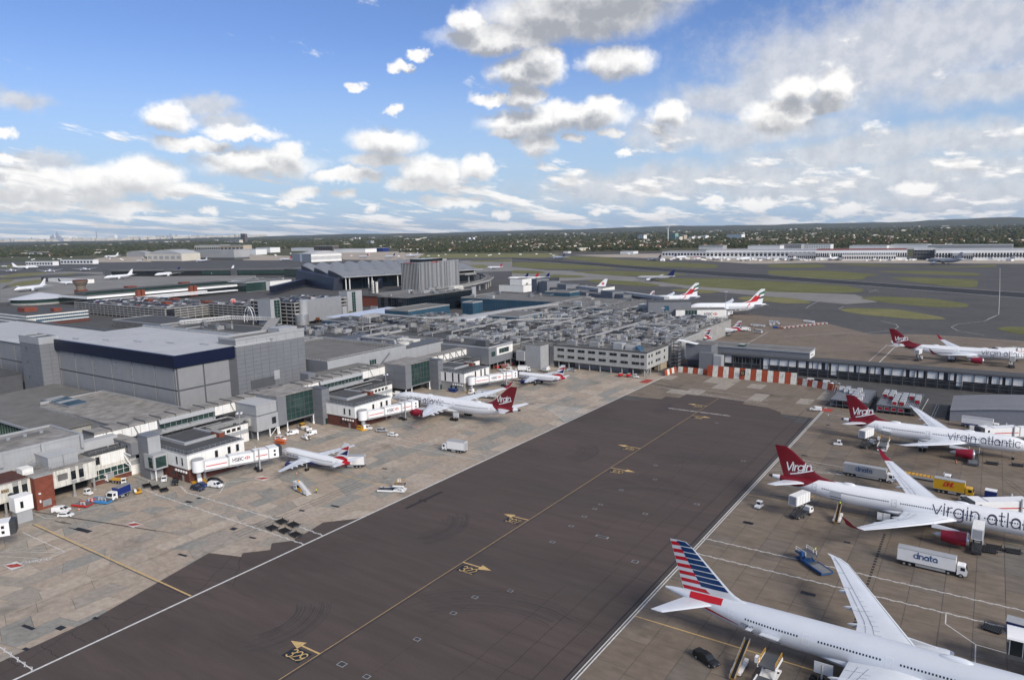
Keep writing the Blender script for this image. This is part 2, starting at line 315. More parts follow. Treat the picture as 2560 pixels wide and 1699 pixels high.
def stroke(mb,pl,w,fn,sub=0):
    """flat ribbon of width w along polyline pl; fn maps (u,v) -> 3-D"""
    P=[Vector((p[0],p[1])) for p in pl]
    if sub:
        Q=[]
        for a,b in zip(P,P[1:]):
            n=max(1,int((b-a).length/sub)); Q+=[a.lerp(b,i/n) for i in range(n)]
        P=Q+[P[-1]]
    n0=len(mb.v)
    for i,p in enumerate(P):
        a=P[max(i-1,0)]; b=P[min(i+1,len(P)-1)]; d=(b-a); d=d.normalized() if d.length>1e-9 else Vector((1,0)); nn=Vector((-d.y,d.x))*(w/2)
        e=d*(w/2)*(-1 if i==0 else (1 if i==len(P)-1 else 0))
        mb.v.append(tuple(fn(*(p+nn+e)))); mb.v.append(tuple(fn(*(p-nn+e))))
    for i in range(len(P)-1): k=n0+2*i; mb.f.append((k,k+1,k+3,k+2))
TXI=0
def text(mb,s,h,w,fn,u0=0.,v0=0.,slant=0.,sub=0,track=1.):
    global TXI
    u=0.
    for ch in s:
        adv,pls=GL_[ch]
        for pl in pls:
            TXI+=1; stroke(mb,[(u0+(u+x+slant*y)*h,v0+y*h) for x,y in pl],w,fn,sub)
        u+=adv*track+.06
    return u*h
def textw(s,h,track=1.): return sum(GL_[c][0]*track+.06 for c in s)*h
def vtext(name,s,h,w,m,parent,origin,du,dv,center=True,world=True,slant=0.,track=1.):
    """lettering on a flat face: origin, unit vectors along and up, standing off the face"""
    O=Vector(origin);du=Vector(du);dv=Vector(dv); mb=MB(); tw=textw(s,h,track) if center else 0
    nn=du.cross(dv).normalized(); text(mb,s,h,w,lambda u,v:O+du*(u-tw/2)+dv*v+nn*(.003*(TXI%5)),slant=slant,track=track)
    return mb.obj(name,m,parent,world)
# ---------------------------------------------------------------- ground materials
def ground_mat(name,col,col2,scale,var=.2,rough=.9,stain=0.,stain_scale=.05,stretch=(1,1,1),fine=.08):
    m=bpy.data.materials.new(name); m.use_nodes=True; nt=m.node_tree; b=nt.nodes['Principled BSDF']; L=nt.links.new; N=nt.nodes.new
    b.inputs['Roughness'].default_value=rough; b.inputs['Specular IOR Level'].default_value=.25
    gp=N('ShaderNodeNewGeometry'); mp=N('ShaderNodeMapping'); mp.inputs['Scale'].default_value=stretch; L(gp.outputs['Position'],mp.inputs[0])
    def noise(s,d,vec):
        n=N('ShaderNodeTexNoise'); n.inputs['Scale'].default_value=s; n.inputs['Detail'].default_value=d; n.inputs['Roughness'].default_value=.6; L(vec,n.inputs['Vector']); return n.outputs['Fac']
    def mr(v,a,b_,c,d):
        n=N('ShaderNodeMapRange'); L(v,n.inputs[0])
        for i,x in enumerate((a,b_,c,d)): n.inputs[i+1].default_value=x
        return n.outputs[0]
    mx=N('ShaderNodeMix'); mx.data_type='RGBA'; L(mr(noise(scale,7,mp.outputs[0]),.36,.64,0,1),mx.inputs[0]); mx.inputs[6].default_value=(*col,1); mx.inputs[7].default_value=(*col2,1)
    f=mr(noise(scale*9,5,mp.outputs[0]),.3,.7,1-var,1+var*.7); f2=mr(noise(scale*60,2,gp.outputs['Position']),.3,.7,1-fine,1+fine)
    mm=N('ShaderNodeMath'); mm.operation='MULTIPLY'; L(f,mm.inputs[0]); L(f2,mm.inputs[1]); val=mm.outputs[0]
    if stain:
        s=mr(noise(stain_scale,6,gp.outputs['Position']),.56,.74,1,1-stain); m2=N('ShaderNodeMath'); m2.operation='MULTIPLY'; L(val,m2.inputs[0]); L(s,m2.inputs[1]); val=m2.outputs[0]
    vm=N('ShaderNodeVectorMath'); vm.operation='SCALE'; L(mx.outputs[2],vm.inputs[0]); L(val,vm.inputs['Scale']); L(vm.outputs[0],b.inputs['Base Color'])
    return m
g_asph=ground_mat('brown_grey_asphalt',(.094,.072,.064),(.078,.064,.057),.05,.13,.88,.20,.03,(.12,1,1))
g_aspd=ground_mat('dark_asphalt',(.075,.074,.074),(.10,.097,.094),.02,.16,.9,.2,.02)
g_rwy=ground_mat('rubbered_runway_asphalt',(.028,.029,.033),(.04,.04,.043),.01,.1,.9)
g_tax=ground_mat('pale_taxiway_concrete',(.20,.195,.185),(.25,.24,.22),.012,.1,.9,.15,.01)
g_tan=[ground_mat('tan_concrete',(.36,.295,.23),(.40,.335,.27),.07,.2,.9,.45,.07),ground_mat('pale_tan_concrete',(.45,.38,.305),(.40,.335,.27),.07,.2,.9,.4,.06),
       ground_mat('grey_green_concrete',(.265,.255,.225),(.295,.28,.245),.07,.2,.9,.4,.06),ground_mat('grey_concrete_slab',(.305,.27,.225),(.34,.30,.25),.07,.2,.9,.45,.07)]
g_brn=[ground_mat('brown_concrete',(.178,.142,.109),(.205,.166,.129),.06,.22,.9,.5,.05,(.4,1,1)),ground_mat('pale_brown_concrete',(.215,.174,.136),(.19,.154,.119),.06,.22,.9,.5,.05,(.4,1,1)),
       ground_mat('grey_brown_concrete',(.16,.136,.111),(.18,.152,.124),.06,.22,.9,.5,.05,(.4,1,1)),ground_mat('cool_grey_concrete',(.15,.14,.122),(.17,.157,.136),.06,.22,.9,.5,.05,(.4,1,1))]
g_joint=ground_mat('tarred_joint',(.09,.083,.078),(.12,.11,.10),.3,.1)
g_crack=mat('crack_sealant',(.030,.027,.027),.9,var=0)
g_skid=mat('tyre_mark',(.050,.044,.043),.9,var=.25,scale=.25)
g_grass=ground_mat('mown_grass',(.12,.125,.04),(.155,.15,.06),.03,.25,1.,.25,.012)
g_grassy=ground_mat('dry_mown_grass',(.20,.185,.08),(.15,.15,.055),.02,.2,1.)
g_field=ground_mat('farmland',(.055,.07,.025),(.10,.085,.045),.0012,.3,1.)
g_apr4=ground_mat('sunlit_tone_apron',(.42,.36,.29),(.36,.31,.25),.01,.12,.9)  # bright tan puts the sunshine on the far aprons into the concrete colour
m_yelc=m_yelmk
# ---------------------------------------------------------------- the big sheets
def pxs(pts,z=0): return [G(x,y,z) for x,y in pts]
def f3(*p): return [(1280+x/3.692,550+y/3.692) for x,y in p]
def f4(*p): return [(1920+x/3.692,550+y/3.692) for x,y in p]
def f2(*p): return [(640+x/3.692,550+y/3.692) for x,y in p]
def f1(*p): return [(x/3.692,550+y/3.692) for x,y in p]
def cr3(x,y): return (x/3.692,1300+y/3.692)
def cr4(x,y): return (640+x/3.142,1200+y/3.142)
def cr5(x,y): return (1280+x/3.142,1200+y/3.142)
def cr6(x,y): return (1900+x/3.58,1300+y/3.58)
def cr7(x,y): return (1860+x/3.376,1050+y/3.376)
def L1(x,y): return (x/3.92,1000+y/3.92)
def L2(x,y): return (400+x/3.92,1000+y/3.92)
def E6(x,y): return (640+x/3.692,780+y/3.692)
def E7(x,y): return (1280+x/3.692,700+y/3.692)
def E8(x,y): return (1920+x/3.692,780+y/3.692)
def E9(x,y): return (1280+x/3.692,950+y/3.692)
gr=bpy.data.objects.new('ground',MB().box(-60000,30000,-3000,70000,-1.0,-.5).mesh('ground',g_field)); COL.objects.link(gr); gr['kind']='structure'
air=ground_poly('airfield_pavement',[(-900,-200),(-2600,-100)]+[tuple(G(x,y))[:2] for x,y in ((0,655),(560,650),(1000,647),(1300,633),(1700,628),(2560,648))]+[(900,1500),(700,200),(300,-200)],-.20,g_aspd)
ground_poly('taxiway',pxs(f3((0,430),(330,463),(550,468),(700,492),(1000,515),(1230,530),(1290,560),(1700,610),(2363,655))+f4((800,685),(1010,755),(720,774),(300,735),(0,702))+f3((1900,662),(1700,640),(1500,612),(1380,612),(1150,575),(700,550),(480,560),(300,560),(0,520))),-.16,g_tax)
ground_poly('taxiway',pxs(f1((0,530),(440,503),(700,490),(950,500),(950,480),(600,475),(400,478),(0,510))),-.165,g_tax)
ground_poly('taxiway',pxs(f1((0,570),(150,545),(460,520),(470,545),(250,560),(60,600),(0,640))),-.165,g_tax)
ground_poly('taxiway',pxs(f2((1880,375),(2363,360),(2363,400),(2363,470),(2000,480),(2100,430),(1880,420))),-.165,g_tax)
ground_poly('sunlit_apron',pxs(f3((560,323),(1400,308),(1700,330),(1900,350))+f4((0,360),(2363,360),(2560,380),(2363,402),(400,392),(0,402))+f3((2200,402),(1700,370),(1100,345),(880,342))),-.16,g_apr4)
ground_poly('sunlit_apron',pxs(f1((760,390),(900,350),(1300,330),(1400,385),(1000,390))),-.15,g_apr4)
ground_poly('sunlit_apron',pxs(f1((2200,330),(2363,320))+f2((300,330),(360,350),(350,370),(0,372))+f1((2250,370))),-.15,g_apr4)
ground_poly('sunlit_apron',pxs(f2((780,300),(1300,290),(1560,310),(1500,352),(1340,372),(800,365))),-.15,g_apr4)
ground_poly('runway',pxs(f3((0,348),(800,400),(1500,455),(2363,505))+f4((1400,605),(2363,670),(3100,725),(3100,775),(2363,718),(900,605),(0,545))+f3((1900,515),(1000,440),(500,400),(0,360))),-.14,g_rwy)
ground_poly('apron',pxs(f1((0,640),(450,540),(950,505),(1400,520),(2363,500),(2363,560),(1500,640),(700,700),(0,760))),-.17,g_tax)
lm=MB()
def line(mb,p,q,w,z,dash=None):
    p=Vector((p[0],p[1],z)); q=Vector((q[0],q[1],z)); d=(q-p); ln=d.length; d.normalize(); n=Vector((-d.y,d.x,0))*w/2
    segs=[(0,ln)]
    if dash:
        segs=[];t=0
        while t<ln: segs.append((t,min(t+dash[0],ln))); t+=dash[0]+dash[1]
    for a,b in segs: mb.poly([p+d*a-n,p+d*b-n,p+d*b+n,p+d*a+n])
def pline(mb,pts,w,z,dash=None):
    for a,b in zip(pts,pts[1:]): line(mb,a,b,w,z,dash)
pline(lm,pxs(f3((0,361),(500,401),(1000,441),(1900,516))+f4((0,546),(900,606),(2363,719))),1.6,-.10)
pline(lm,pxs(f4((0,507),(1400,604),(2363,668))),1.6,-.10)
lm.obj('runway_marking',m_whmk,kind='structure')
GR=[f3((0,308),(440,306),(420,330),(300,350),(0,345),)+f2((1800,352),(1520,347),(1500,330),(1640,312)),f3((550,335),(880,340),(1000,362),(1250,378),(1900,408),(1890,442),(1700,440),(1100,425),(620,372),(420,347)),
 f3((0,387),(300,392),(700,417),(900,434),(1000,452),(300,452),(0,428)),f3((550,472),(950,467),(1500,489),(1650,507),(1250,516),(1000,513),(700,491)),f3((0,462),(250,470),(320,485),(230,497),(0,492)),
 f3((290,508),(430,503),(640,512),(690,525),(560,533),(390,530)),f3((680,560),(760,546),(1150,566),(1370,597),(1340,611),(1150,606),(800,581)),f3((1250,536),(1900,536))+f4((0,561),(700,602),(900,640),(850,668),(400,672),(0,660))+f3((1700,611),(1430,581)),
 f3((1450,641),(1600,633),(1850,646),(1940,661),(1800,676),(1550,661)),f3((2070,721),(2150,701),(2363,706))+f4((250,721),(400,751),(380,769),(150,769))+f3((2363,751),(2150,741)),
 f4((830,720),(1000,701),(1500,721),(1860,771),(1840,806),(1500,801),(1050,756)),f4((650,821),(800,809),(1200,821),(1600,891),(1650,913),(1400,916),(900,876),(700,841)),f4((2090,996),(2200,981),(2363,986),(2500,1000),(2500,1075),(2363,1056),(2250,1041)),
 f4((0,461),(560,466),(1060,504),(900,519),(880,551),(500,541),(0,502)),f4((1000,471),(1500,466),(1960,491),(1950,516),(1500,501),(1080,481)),f4((1120,531),(1300,526),(1700,541),(1940,551),(1930,621),(1700,613),(1300,566)),
 f4((0,409),(500,406),(540,431),(400,441),(0,436)),f4((560,406),(900,401),(1250,426),(1800,431),(2100,409),(2120,431),(1700,439),(1250,431),(900,421)),
 f1((0,521),(150,491),(400,481),(450,491),(300,511),(0,536)),f1((0,546),(140,546),(100,571),(0,581)),f1((60,611),(150,571),(440,541),(440,561),(250,601),(100,613)),f1((0,411),(240,411),(200,441),(0,446)),f1((480,505),(700,487),(720,495),(600,510)),
 f2((1880,420),(2100,410),(2170,430),(2050,450),(1900,440)),f2((1960,372),(2363,362),(2363,385),(2000,385))]
for i,g in enumerate(GR):
    mm=g_grassy if i in (0,8,9,11,18,19,20,23) else g_grass
    # round the corners of the islands
    P=pxs(g); Q=[]
    for a in range(len(P)):
        p0=P[a-1];p1=P[a];p2=P[(a+1)%len(P)]; Q+= [p1.lerp(p0,.22),p1.lerp(p0,.07).lerp(p2,.07),p1.lerp(p2,.22)]
    ground_poly('grass_island',Q,-.09-.002*(i%3),mm)
# curved taxi guide lines
tm=MB()
for pts in (f4((350,815),(380,790),(460,750)),f4((650,820),(700,795),(900,795)),f4((2142,440),(2140,650),(2130,870),(2000,930),(1750,960),(1690,985),(1750,1020),(2000,1060)),f4((2130,870),(2020,915)),f4((1040,930),(1180,960),(1205,985),(1150,1015),(900,1040)),f4((920,640),(1030,660)),f4((930,665),(1020,635)),f4((150,1075),(700,1040),(1200,1060),(1700,1075),(2363,1120)),f4((400,850),(440,848))):
    pline(tm,pxs(pts),.38,-.07)
tm.obj('taxi_guide_line',m_whmk,kind='structure')
# ---------------------------------------------------------------- concrete aprons of single slabs
def slab_field(name,x0,x1,y0,y1,sw,lmin,lmax,mats,wts,skew,rng,gap=.07,limit=280,clip=None):
    base=MB().box(x0,x1,y0,y1,-.19,-.035).obj(name,g_joint); base['kind']='structure'
    slabs=[]; x=x0
    while x<x1-.5:
        w=sw*rng.uniform(.85,1.2); xe=min(x+w,x1); y=y0-rng.uniform(0,lmax); sk=rng.uniform(-skew,skew)
        while y<y1:
            l=rng.uniform(lmin,lmax); s2=rng.uniform(-skew,skew) if rng.random()<.5 else sk
            a=max(y+sk,y0);b=max(y-sk,y0);c=min(y+l-s2,y1);d=min(y+l+s2,y1)
            if min(c,d)-max(a,b)>.6: slabs.append(((x+gap,b+gap),(xe-gap,a+gap),(xe-gap,d-gap),(x+gap,c-gap)))
            y+=l; sk=s2
        x=xe
    def dist(s): cx=sum(p[0] for p in s)/4; cy=sum(p[1] for p in s)/4; return math.hypot(cx,cy)
    slabs=[s for s in slabs if clip is None or clip(s)]
    slabs.sort(key=dist); rest={}
    for i,s in enumerate(slabs):
        k=rng.choices(range(len(mats)),wts)[0]; z=rng.uniform(-.006,0)
        if i<limit: MB().hexa([(p[0],p[1],-.04) for p in s],[(p[0],p[1],z) for p in s]).obj('concrete_slab',mats[k],base)
        else: rest.setdefault(k,MB()).hexa([(p[0],p[1],-.04) for p in s],[(p[0],p[1],z) for p in s])
    for k,mb in rest.items(): mb.obj('concrete_slabs',mats[k],base,kind='stuff')
    return base
rg=random.Random(3)
apL=slab_field('apron',-262,-147.9,36,378,5.6,5,13,g_tan,(6,3,2.6,4),1.5,rg,gap=.045)
apR=slab_field('apron',-59.1,70,70,345,6.2,7,16,g_brn,(7,3,3,.7),.0,rg,limit=280)
apT=slab_field('apron',-147.8,-59.2,318,392,7.4,8,18,g_brn[:2]+g_tan[3:4],(4,4,2),.0,rg,limit=60)
apF=slab_field('apron',-158,60,412,462,14,18,40,g_brn[:3],(5,3,2),.0,rg,limit=40)
ground_poly('apron',pxs(f3((1700,860),(2000,830))+f4((0,890),(260,905),(560,955),(960,1055),(1400,1050),(1800,1075),(2363,1115),(2800,1160)))+[(120,420),(-300,420)],-.1,g_brn[0])
# ---------------------------------------------------------------- the asphalt taxilane
edge=[(-330,1790),cr3(0,1305),cr3(880,900),cr3(1930,300),cr3(2230,335),cr3(2245,300),L2(1080,1465),L2(1095,1400),L2(1290,1375),L2(1480,1270),L2(1600,1195),L2(1920,1160)]
ed=[tuple(G(x,y))[:2] for x,y in edge]
top=[E7(965,1090),E7(1205,1115),E7(1262,1086),E7(1380,1096),E7(1420,1073),E7(1550,1085),E7(1612,1050),E7(2150,1116),E7(2132,1140),E8(0,880),E8(122,925),E8(108,958),E8(245,990),E8(222,1012),E8(372,1038)]
tp=[tuple(G(x,y))[:2] for x,y in top]
lane=ground_poly('taxilane',[(-59.9,20),(-190,20)]+ed+[(-148.3,G(*L2(1920,1160)).y+2)]+[(-148.3,tp[0][1]-1)]+tp+[(-59.9,tp[-1][1])],.012,g_asph)
mk=MB(); ZM=.024
line(mk,(-148.5,20),(-147.6,372),.55,ZM)
for x in (-59.55,-58.9): line(mk,(x,30),(x+.9,340),.28,ZM)
line(mk,(-57.2,345),(-57.2,346),.3,ZM)
def zig(p,q,w=.16,amp=.45,per=3.):
    p=Vector((p[0],p[1],0));q=Vector((q[0],q[1],0)); d=q-p; ln=d.length; d.normalize(); n=Vector((-d.y,d.x,0)); line(mk,p,q,.22,ZM)
    k=int(ln/per*2); pts=[p+d*(ln*i/k)+n*(amp*(1 if i%2 else -1)*.9) for i in range(k+1)]; pline(mk,pts,w,ZM+.003)
for a,b in ((L2(200,840),L2(262,903)),(L2(262,903),L2(1150,1170)),(L2(1370,1240),L2(1600,1325)),(L1(1410,870),L2(0,935)),(L2(0,935),L2(1410,1410)),(cr3(-120,1085),cr3(310,1385)),(cr5(1510,455),(2560,1526)),(cr5(1415,565),cr6(2235,965)),((2560,1526),(2760,1570))): zig(G(*a),G(*b))
def wl(*pts,w=.22,z=ZM,dash=None): pline(mk,[G(*p) for p in pts],w,z,dash)
wl(E6(370,1060),E6(600,1068),E6(830,1110),E6(960,1106),E6(2150,1325)); wl(E6(540,1120),E6(800,1150),E6(950,1156),E6(2065,1365)); wl(E6(540,1122),E6(640,1165))
wl(L2(470,945),L2(590,905),L2(645,805),L2(960,768)); wl(L1(760,1090),L1(1530,925)); wl(cr3(210,110),cr3(603,292),cr3(360,380)); wl(L1(300,1090),L1(440,1155),L1(560,1150))
for dx in (320,270,240,200): wl(cr3(0,300),cr3(dx+60,110+ (320-dx)*1.1),w=.12)
wl(cr3(0,300),cr3(600,292),w=.14); wl(cr3(0,330),cr3(430,358),w=.14); wl(cr3(0,290),cr3(480,235),w=.12); wl(cr3(0,295),cr3(520,268),w=.12); wl(cr3(0,412),cr3(360,380),w=.2)
for k in range(7): wl(L2(760,690+k*9),L2(1080+k*40,600+k*24),w=.1)
wl(E6(1150,1060),E6(1480,1018),dash=(1.2,.9),w=.3)
wl(E7(0,1105),E7(390,1155),E7(710,1195),E7(490,1300),E7(330,1185),w=.28); wl(E7(120,1150),E7(330,1185)); wl(E7(390,1155),E7(330,1185))
for i in range(1,12):
    t=i/12; a=G(*E7(390+320*t,1155+40*t)); b=G(*E7(330+160*t,1185+115*t)); line(mk,a,b,.3,ZM)
wl(cr7(200,432),cr7(560,435)); wl(cr7(390,318),cr7(860,400)); wl(cr7(710,440),cr7(1230,525),cr7(1600,600),cr7(2363,720))
for i in range(8):
    t=i/7; wl(cr7(200+190*t,432-112*t),cr7(560+360*t,436+36*t),w=.16)
wl(cr6(1665,835),cr6(1660,925),cr6(1930,1110),cr6(1925,1270),cr6(1870,1270)); wl(cr6(1930,1110),cr6(2215,1190),(2700,1680))
wl(E8(520,935),E8(720,960)); wl(E8(560,940),E8(555,955)); wl(E7(1300,975),E7(1660,1040),E7(1930,1085),E7(2363,1145),w=.2); wl(E7(1290,940),E7(1600,990),E7(2000,1045),E7(2363,1110),w=.2)
for i in range(26):
    t=i/25; x=1330+900*t; wl(E7(x,975+150*t),E7(x+45,985+150*t),w=.16)
wl(E7(1100,1010),E7(1290,940)); wl(E7(640,935),E7(1250,945),w=.25); wl(E8(1000,490),E8(1160,330),E8(1230,300),w=.5); wl(E8(920,465),E8(1100,300),w=.3); wl(E8(1405,930),E8(1480,800),w=.3); wl(E8(1505,970),E8(1560,850),E8(1580,860),E8(1530,970),w=.15)
wl(E7(2160,590),E7(2363,480),w=.35); wl(E7(2000,415),E7(2030,440),w=.3)
mk.obj('apron_marking',m_whmk,kind='structure')
# rows of faded worn strips on the lane
ym=MB(); Z2=.028
line(ym,(-105.5,20),(-105.5,334),.13,Z2)
line(ym,(-228,85.6),(-149,85.6),.42,Z2); line(ym,(-206,162.2),(-158.5,162.2),.34,Z2); line(ym,(-58.5,131.6),(20,131.6),.34,Z2); line(ym,(-58.5,214.5),(20,214.5),.22,Z2); line(ym,(-58.5,294),(20,294),.22,Z2)
bl=MB(); line(bl,(-104.95,20),(-104.95,334),.2,Z2-.004); line(bl,(-228,85.05),(-149,85.05),.2,Z2-.004)
line(bl,(-60.5,40),(-60.5,318),.35,Z2); tx=MB()
for num,base,tip in (('329',(798,1633),cr4(280,1252)),('322',cr4(1620,640),cr4(1840,708)),('327',(1316,1298),(1253.5,1283)),('320',E9(885,802),E9(1100,850)),('325',E9(1170,627),E9(965,590)),('323',E9(1795,238),E9(1625,213)),('318',E9(1660,325),E9(1830,350))):
    b=G(*base); t=G(*tip); s=1 if t.x>b.x else -1; y=b.y; xl=abs(t.x-b.x)
    line(ym,(-105.5,y),(-105.5+s*(xl-3.2),y),.42,Z2+.003); xt=-105.5+s*xl; ym.poly([(xt-s*3.4,y-1.25,Z2+.006),(xt,y,Z2+.006),(xt-s*3.4,y+1.25,Z2+.006)])
    c=-105.5+s*3.6; bl.poly([(c-2.5,y-4.4,Z2),(c+2.5,y-4.4,Z2),(c+2.5,y-.9,Z2),(c-2.5,y-.9,Z2)])
    tw=textw(num,2.2,.85); text(tx,num,2.2,.26,lambda u,v:(c-tw/2+.15+u,y-4.0+v*1.18,Z2+.006+.002*(TXI%5)),track=.85)
ym.obj('yellow_taxi_line',m_yelmk,kind='structure'); bl.obj('black_marking_ground',m_blkmk,kind='structure'); tx.obj('stand_number_marking',m_yelmk,kind='structure')
wt=MB(); a=G(*E9(1440,258)); b=G(*E9(2005,335)); sx='VEHICLE CROSSING AHEAD - VEHICLE CROSSING AREAS'; hh=(b.x-a.x)/textw(sx,1.); text(wt,sx,hh,.16,lambda u,v:(a.x+u,a.y+v*1.3-.4,Z2+.002*(TXI%5)))
a2=G(*cr3(60,412)); d2=(G(*cr3(355,378))-a2).normalized(); n2=Vector((-d2.y,d2.x,0)); text(wt,'NO  PARKING',1.35,.2,lambda u,v:(a2.x+d2.x*u+n2.x*v,a2.y+d2.y*u+n2.y*v,Z2+.008+.002*(TXI%5)))
wt.obj('painted_ground_lettering',m_whmk,kind='structure')
# red and white no-parking diamonds
rm=MB(); rw=MB()
for p,w in ((L1(1310,1217),2.2),(L2(1005,765),2.4),(cr3(130,418),2.4),(E6(1435,1045),1.5),(E6(1485,1060),1.5)):
    c=G(*p); rw.poly([(c.x-w,c.y-w*.6,Z2),(c.x+w,c.y-w*.6,Z2),(c.x+w,c.y+w*.6,Z2),(c.x-w,c.y+w*.6,Z2)]); rm.poly([(c.x-w*.95,c.y-w*.55,Z2+.004),(c.x+w*.3,c.y-w*.4,Z2+.004),(c.x+w*.95,c.y+w*.55,Z2+.004),(c.x-w*.3,c.y+w*.4,Z2+.004)])
for p,q in ((E7(1215,940),E7(1270,920)),(E8(520,905),E8(560,895)),):
    a=G(*p);b=G(*q); rm.poly([(a.x-2,a.y-2,Z2),(a.x+3,a.y-2,Z2),(b.x+2,b.y+1,Z2),(b.x-2,b.y+1,Z2)])
rw.obj('no_parking_marking',m_whmk,kind='structure'); rm.obj('no_parking_marking',m_redmk,kind='structure')
# drain covers in pale frames
fr=MB().box(-.7,.7,-.7,.7,.008,.03).mesh('frame',m_conc); cv=MB().box(-.55,.55,-.55,.55,.028,.04).mesh('cover',m_char)
for i,(p,s) in enumerate([(cr5(697,190),1),(cr5(650,223),1),(cr5(568,283),1.1),(cr5(465,358),1.1),(cr5(318,483),1.1),(cr5(967,638),1.3),(cr5(1047,262),1.1),(cr5(1452,187),1.2),(cr5(858,75),1),(cr4(1720,917),1.1),(cr4(1550,1042),1.1),(cr4(1265,1247),1.1),(cr4(870,1540),1.1),(cr4(675,1443),1.4),(cr4(1998,867),1),(E9(1325,785),1),(E9(1320,915),1),(E9(2135,745),1.1),(E9(1890,393),1),(cr5(708,443),1.2)]):
    c=G(*p); o=inst(fr,'drain_frame',(c.x,c.y,.012),lane,scale=(s*(2.2 if i==19 else .9),s*.72,1)); inst(cv,'drain_cover',(0,0,.0),o)
pit=MB().box(-2,2,-.5,.5,.0,.02).mesh('hydrant_cover',m_blkmk)
for p,sx,sy in ((cr3(260,985),1,.8),(cr3(765,90),1.6,1.6),(cr3(560,992),.5,1.4),(cr3(885,902),.4,.8),(cr3(240,1187),.4,.8),(cr3(1685,320),.8,.8),(cr3(2155,78),.5,1.6),(cr3(2330,160),.6,.8),(L2(1715,1037),.8,1.),(L2(1390,1080),.5,1.),(L1(650,1200),1.2,.3),(L1(590,1195),1.2,.3),(L1(730,1260),1.4,.3),(L2(280,995),.7,1.2),(L2(380,958),.4,1),(L2(2200,670),.5,1)):
    c=G(*p); inst(pit,'hydrant_cover',(c.x,c.y,.004),apL,rz=rad(8),scale=(sx,sy,1))
for p,sx,sy in ((cr7(710,40),.4,1.),(cr7(510,297),.5,1.2),(cr7(35,865),.7,1.6),(cr5(1855,333),.5,1.5),(cr7(870,1030),.4,1),(cr6(430,655),.8,1.4)):
    c=G(*p); inst(pit,'hydrant_cover',(c.x,c.y,.004),apR,scale=(sx,sy,1))
sd=MB(); a=G(*cr7(1185,965)); b=G(*cr7(1060,1330)); c0=G(*cr6(830,980))
for (p,q) in ((a,b),(b,c0)):
    n=int((q-p).length/1.6)
    for i in range(n): t=i/n; c=p.lerp(q,t); sd.box(c.x-.3,c.x+.3,c.y-.5,c.y+.5,.0,.014)
for X in (-171.5,-169.6,-168.): line(sd,(X,112),(X,160),.16,.01)
for i in range(60): y=92+i*.0; 
pp=G(*L1(700,1150)); qq=G(*L1(1530,1278)); line(sd,pp,qq,.45,.012); line(sd,G(*L1(340,1090)),pp,.4,.012); line(sd,G(*L1(1530,1278)),G(*L1(1700,1300)),.2,.012)
for X in (-202,-176): line(sd,(X,60),(X,120),.12,.01)
sd.obj('slot_drain',g_crack,apL,kind='stuff')
# joints, cracks and tyre marks on the asphalt
ck=MB(); rc=random.Random(11)
def crack(p,q,w=.10,j=.25,n=9,z=.018):
    p=Vector((p[0],p[1],0));q=Vector((q[0],q[1],0)); pts=[p.lerp(q,i/n)+Vector((rc.uniform(-j,j),rc.uniform(-j,j),0)) for i in range(n+1)]; pline(ck,pts,w,z)
for X,y0,y1,w in ((-65.5,60,330,.16),(-66,120,300,.08),(-71,70,150,.12),(-72.5,150,240,.1),(-78,60,135,.1),(-77,175,330,.08),(-84,140,300,.07),(-92,70,120,.06),(-128,180,330,.06),(-137,150,320,.06),(-117,150,260,.05)): crack((X,y0),(X+rc.uniform(-.5,.5),y1),w,.15,26)
for k in range(22):
    y=78+k*11.5; crack((-60.5,y),(-60.5-rc.uniform(8,28),y+rc.uniform(-.8,.8)),rc.uniform(.06,.13),.2)
    if k%2: crack((-146,y+3),(-146+rc.uniform(8,26),y+rc.uniform(1,5)),.07,.25)
for a,b in ((cr3(1190,748),cr3(1580,822)),(cr3(965,885),cr3(1175,920)),(cr3(640,1035),cr3(790,1120)),(cr3(370,1150),cr3(550,1270)),(cr3(1800,405),cr3(2200,455)),(cr3(1830,660),cr3(2130,340)),(cr3(2240,300),cr3(2150,600)),(cr3(1610,515),cr3(2140,580)),(cr3(1400,620),cr3(1650,680)),(cr3(70,1275),cr3(170,1345)),(cr3(965,960),cr3(1030,1060)),(cr3(880,900),cr3(0,1430)),(cr3(1160,925),cr3(1380,790))): crack(G(*a),G(*b),.14,.3,8)
pp=G(*cr4(1175,222)); qq=G(*cr4(1465,88)); line(ck,pp,qq,1.3,.017); c=pp.lerp(qq,.45); line(ck,(c.x-1.6,c.y),(c.x+1.6,c.y),1.2,.0175)
ck.obj('crack_seal',g_crack,lane,kind='stuff')
sk=MB()
def skid(c,r0,r1,a0,a1,n,sq=1.,w=.3):
    n*=2
    for i in range(n):
        r=r0+(r1-r0)*(i+rc.random()*.5)/n; s=a0+rc.uniform(-6,10); e=a1+rc.uniform(-14,6); k=14
        pts=[(c[0]+r*math.cos(rad(s+(e-s)*j/k)),c[1]+sq*r*math.sin(rad(s+(e-s)*j/k))) for j in range(k+1)]; pline(sk,pts,w*rc.uniform(.2,.9),.0155+.0004*(i%4))
# turns off the centreline into the stands
for (p,side) in ((cr4(1600,400),-1),(cr4(420,1180),-1),(E9(760,690),-1),(E9(1480,260),-1)):
    c=G(*p); skid((c.x-16,c.y-2),9,17,-38,52,9)
for p in (cr4(1500,930),E9(900,960),E9(1420,720)):
    c=G(*p); skid((c.x+20,c.y-20),22,33,78,150,9)
for k in range(30):
    x=-105.5+rc.uniform(-24,24); y=rc.uniform(70,330); skid((x+rc.choice((-60,60)),y),58,61,-6+rc.choice((0,180)),8+0,1,1,.22) if k%3==0 else None
sk.obj('tyre_marks',g_skid,lane,kind='stuff')
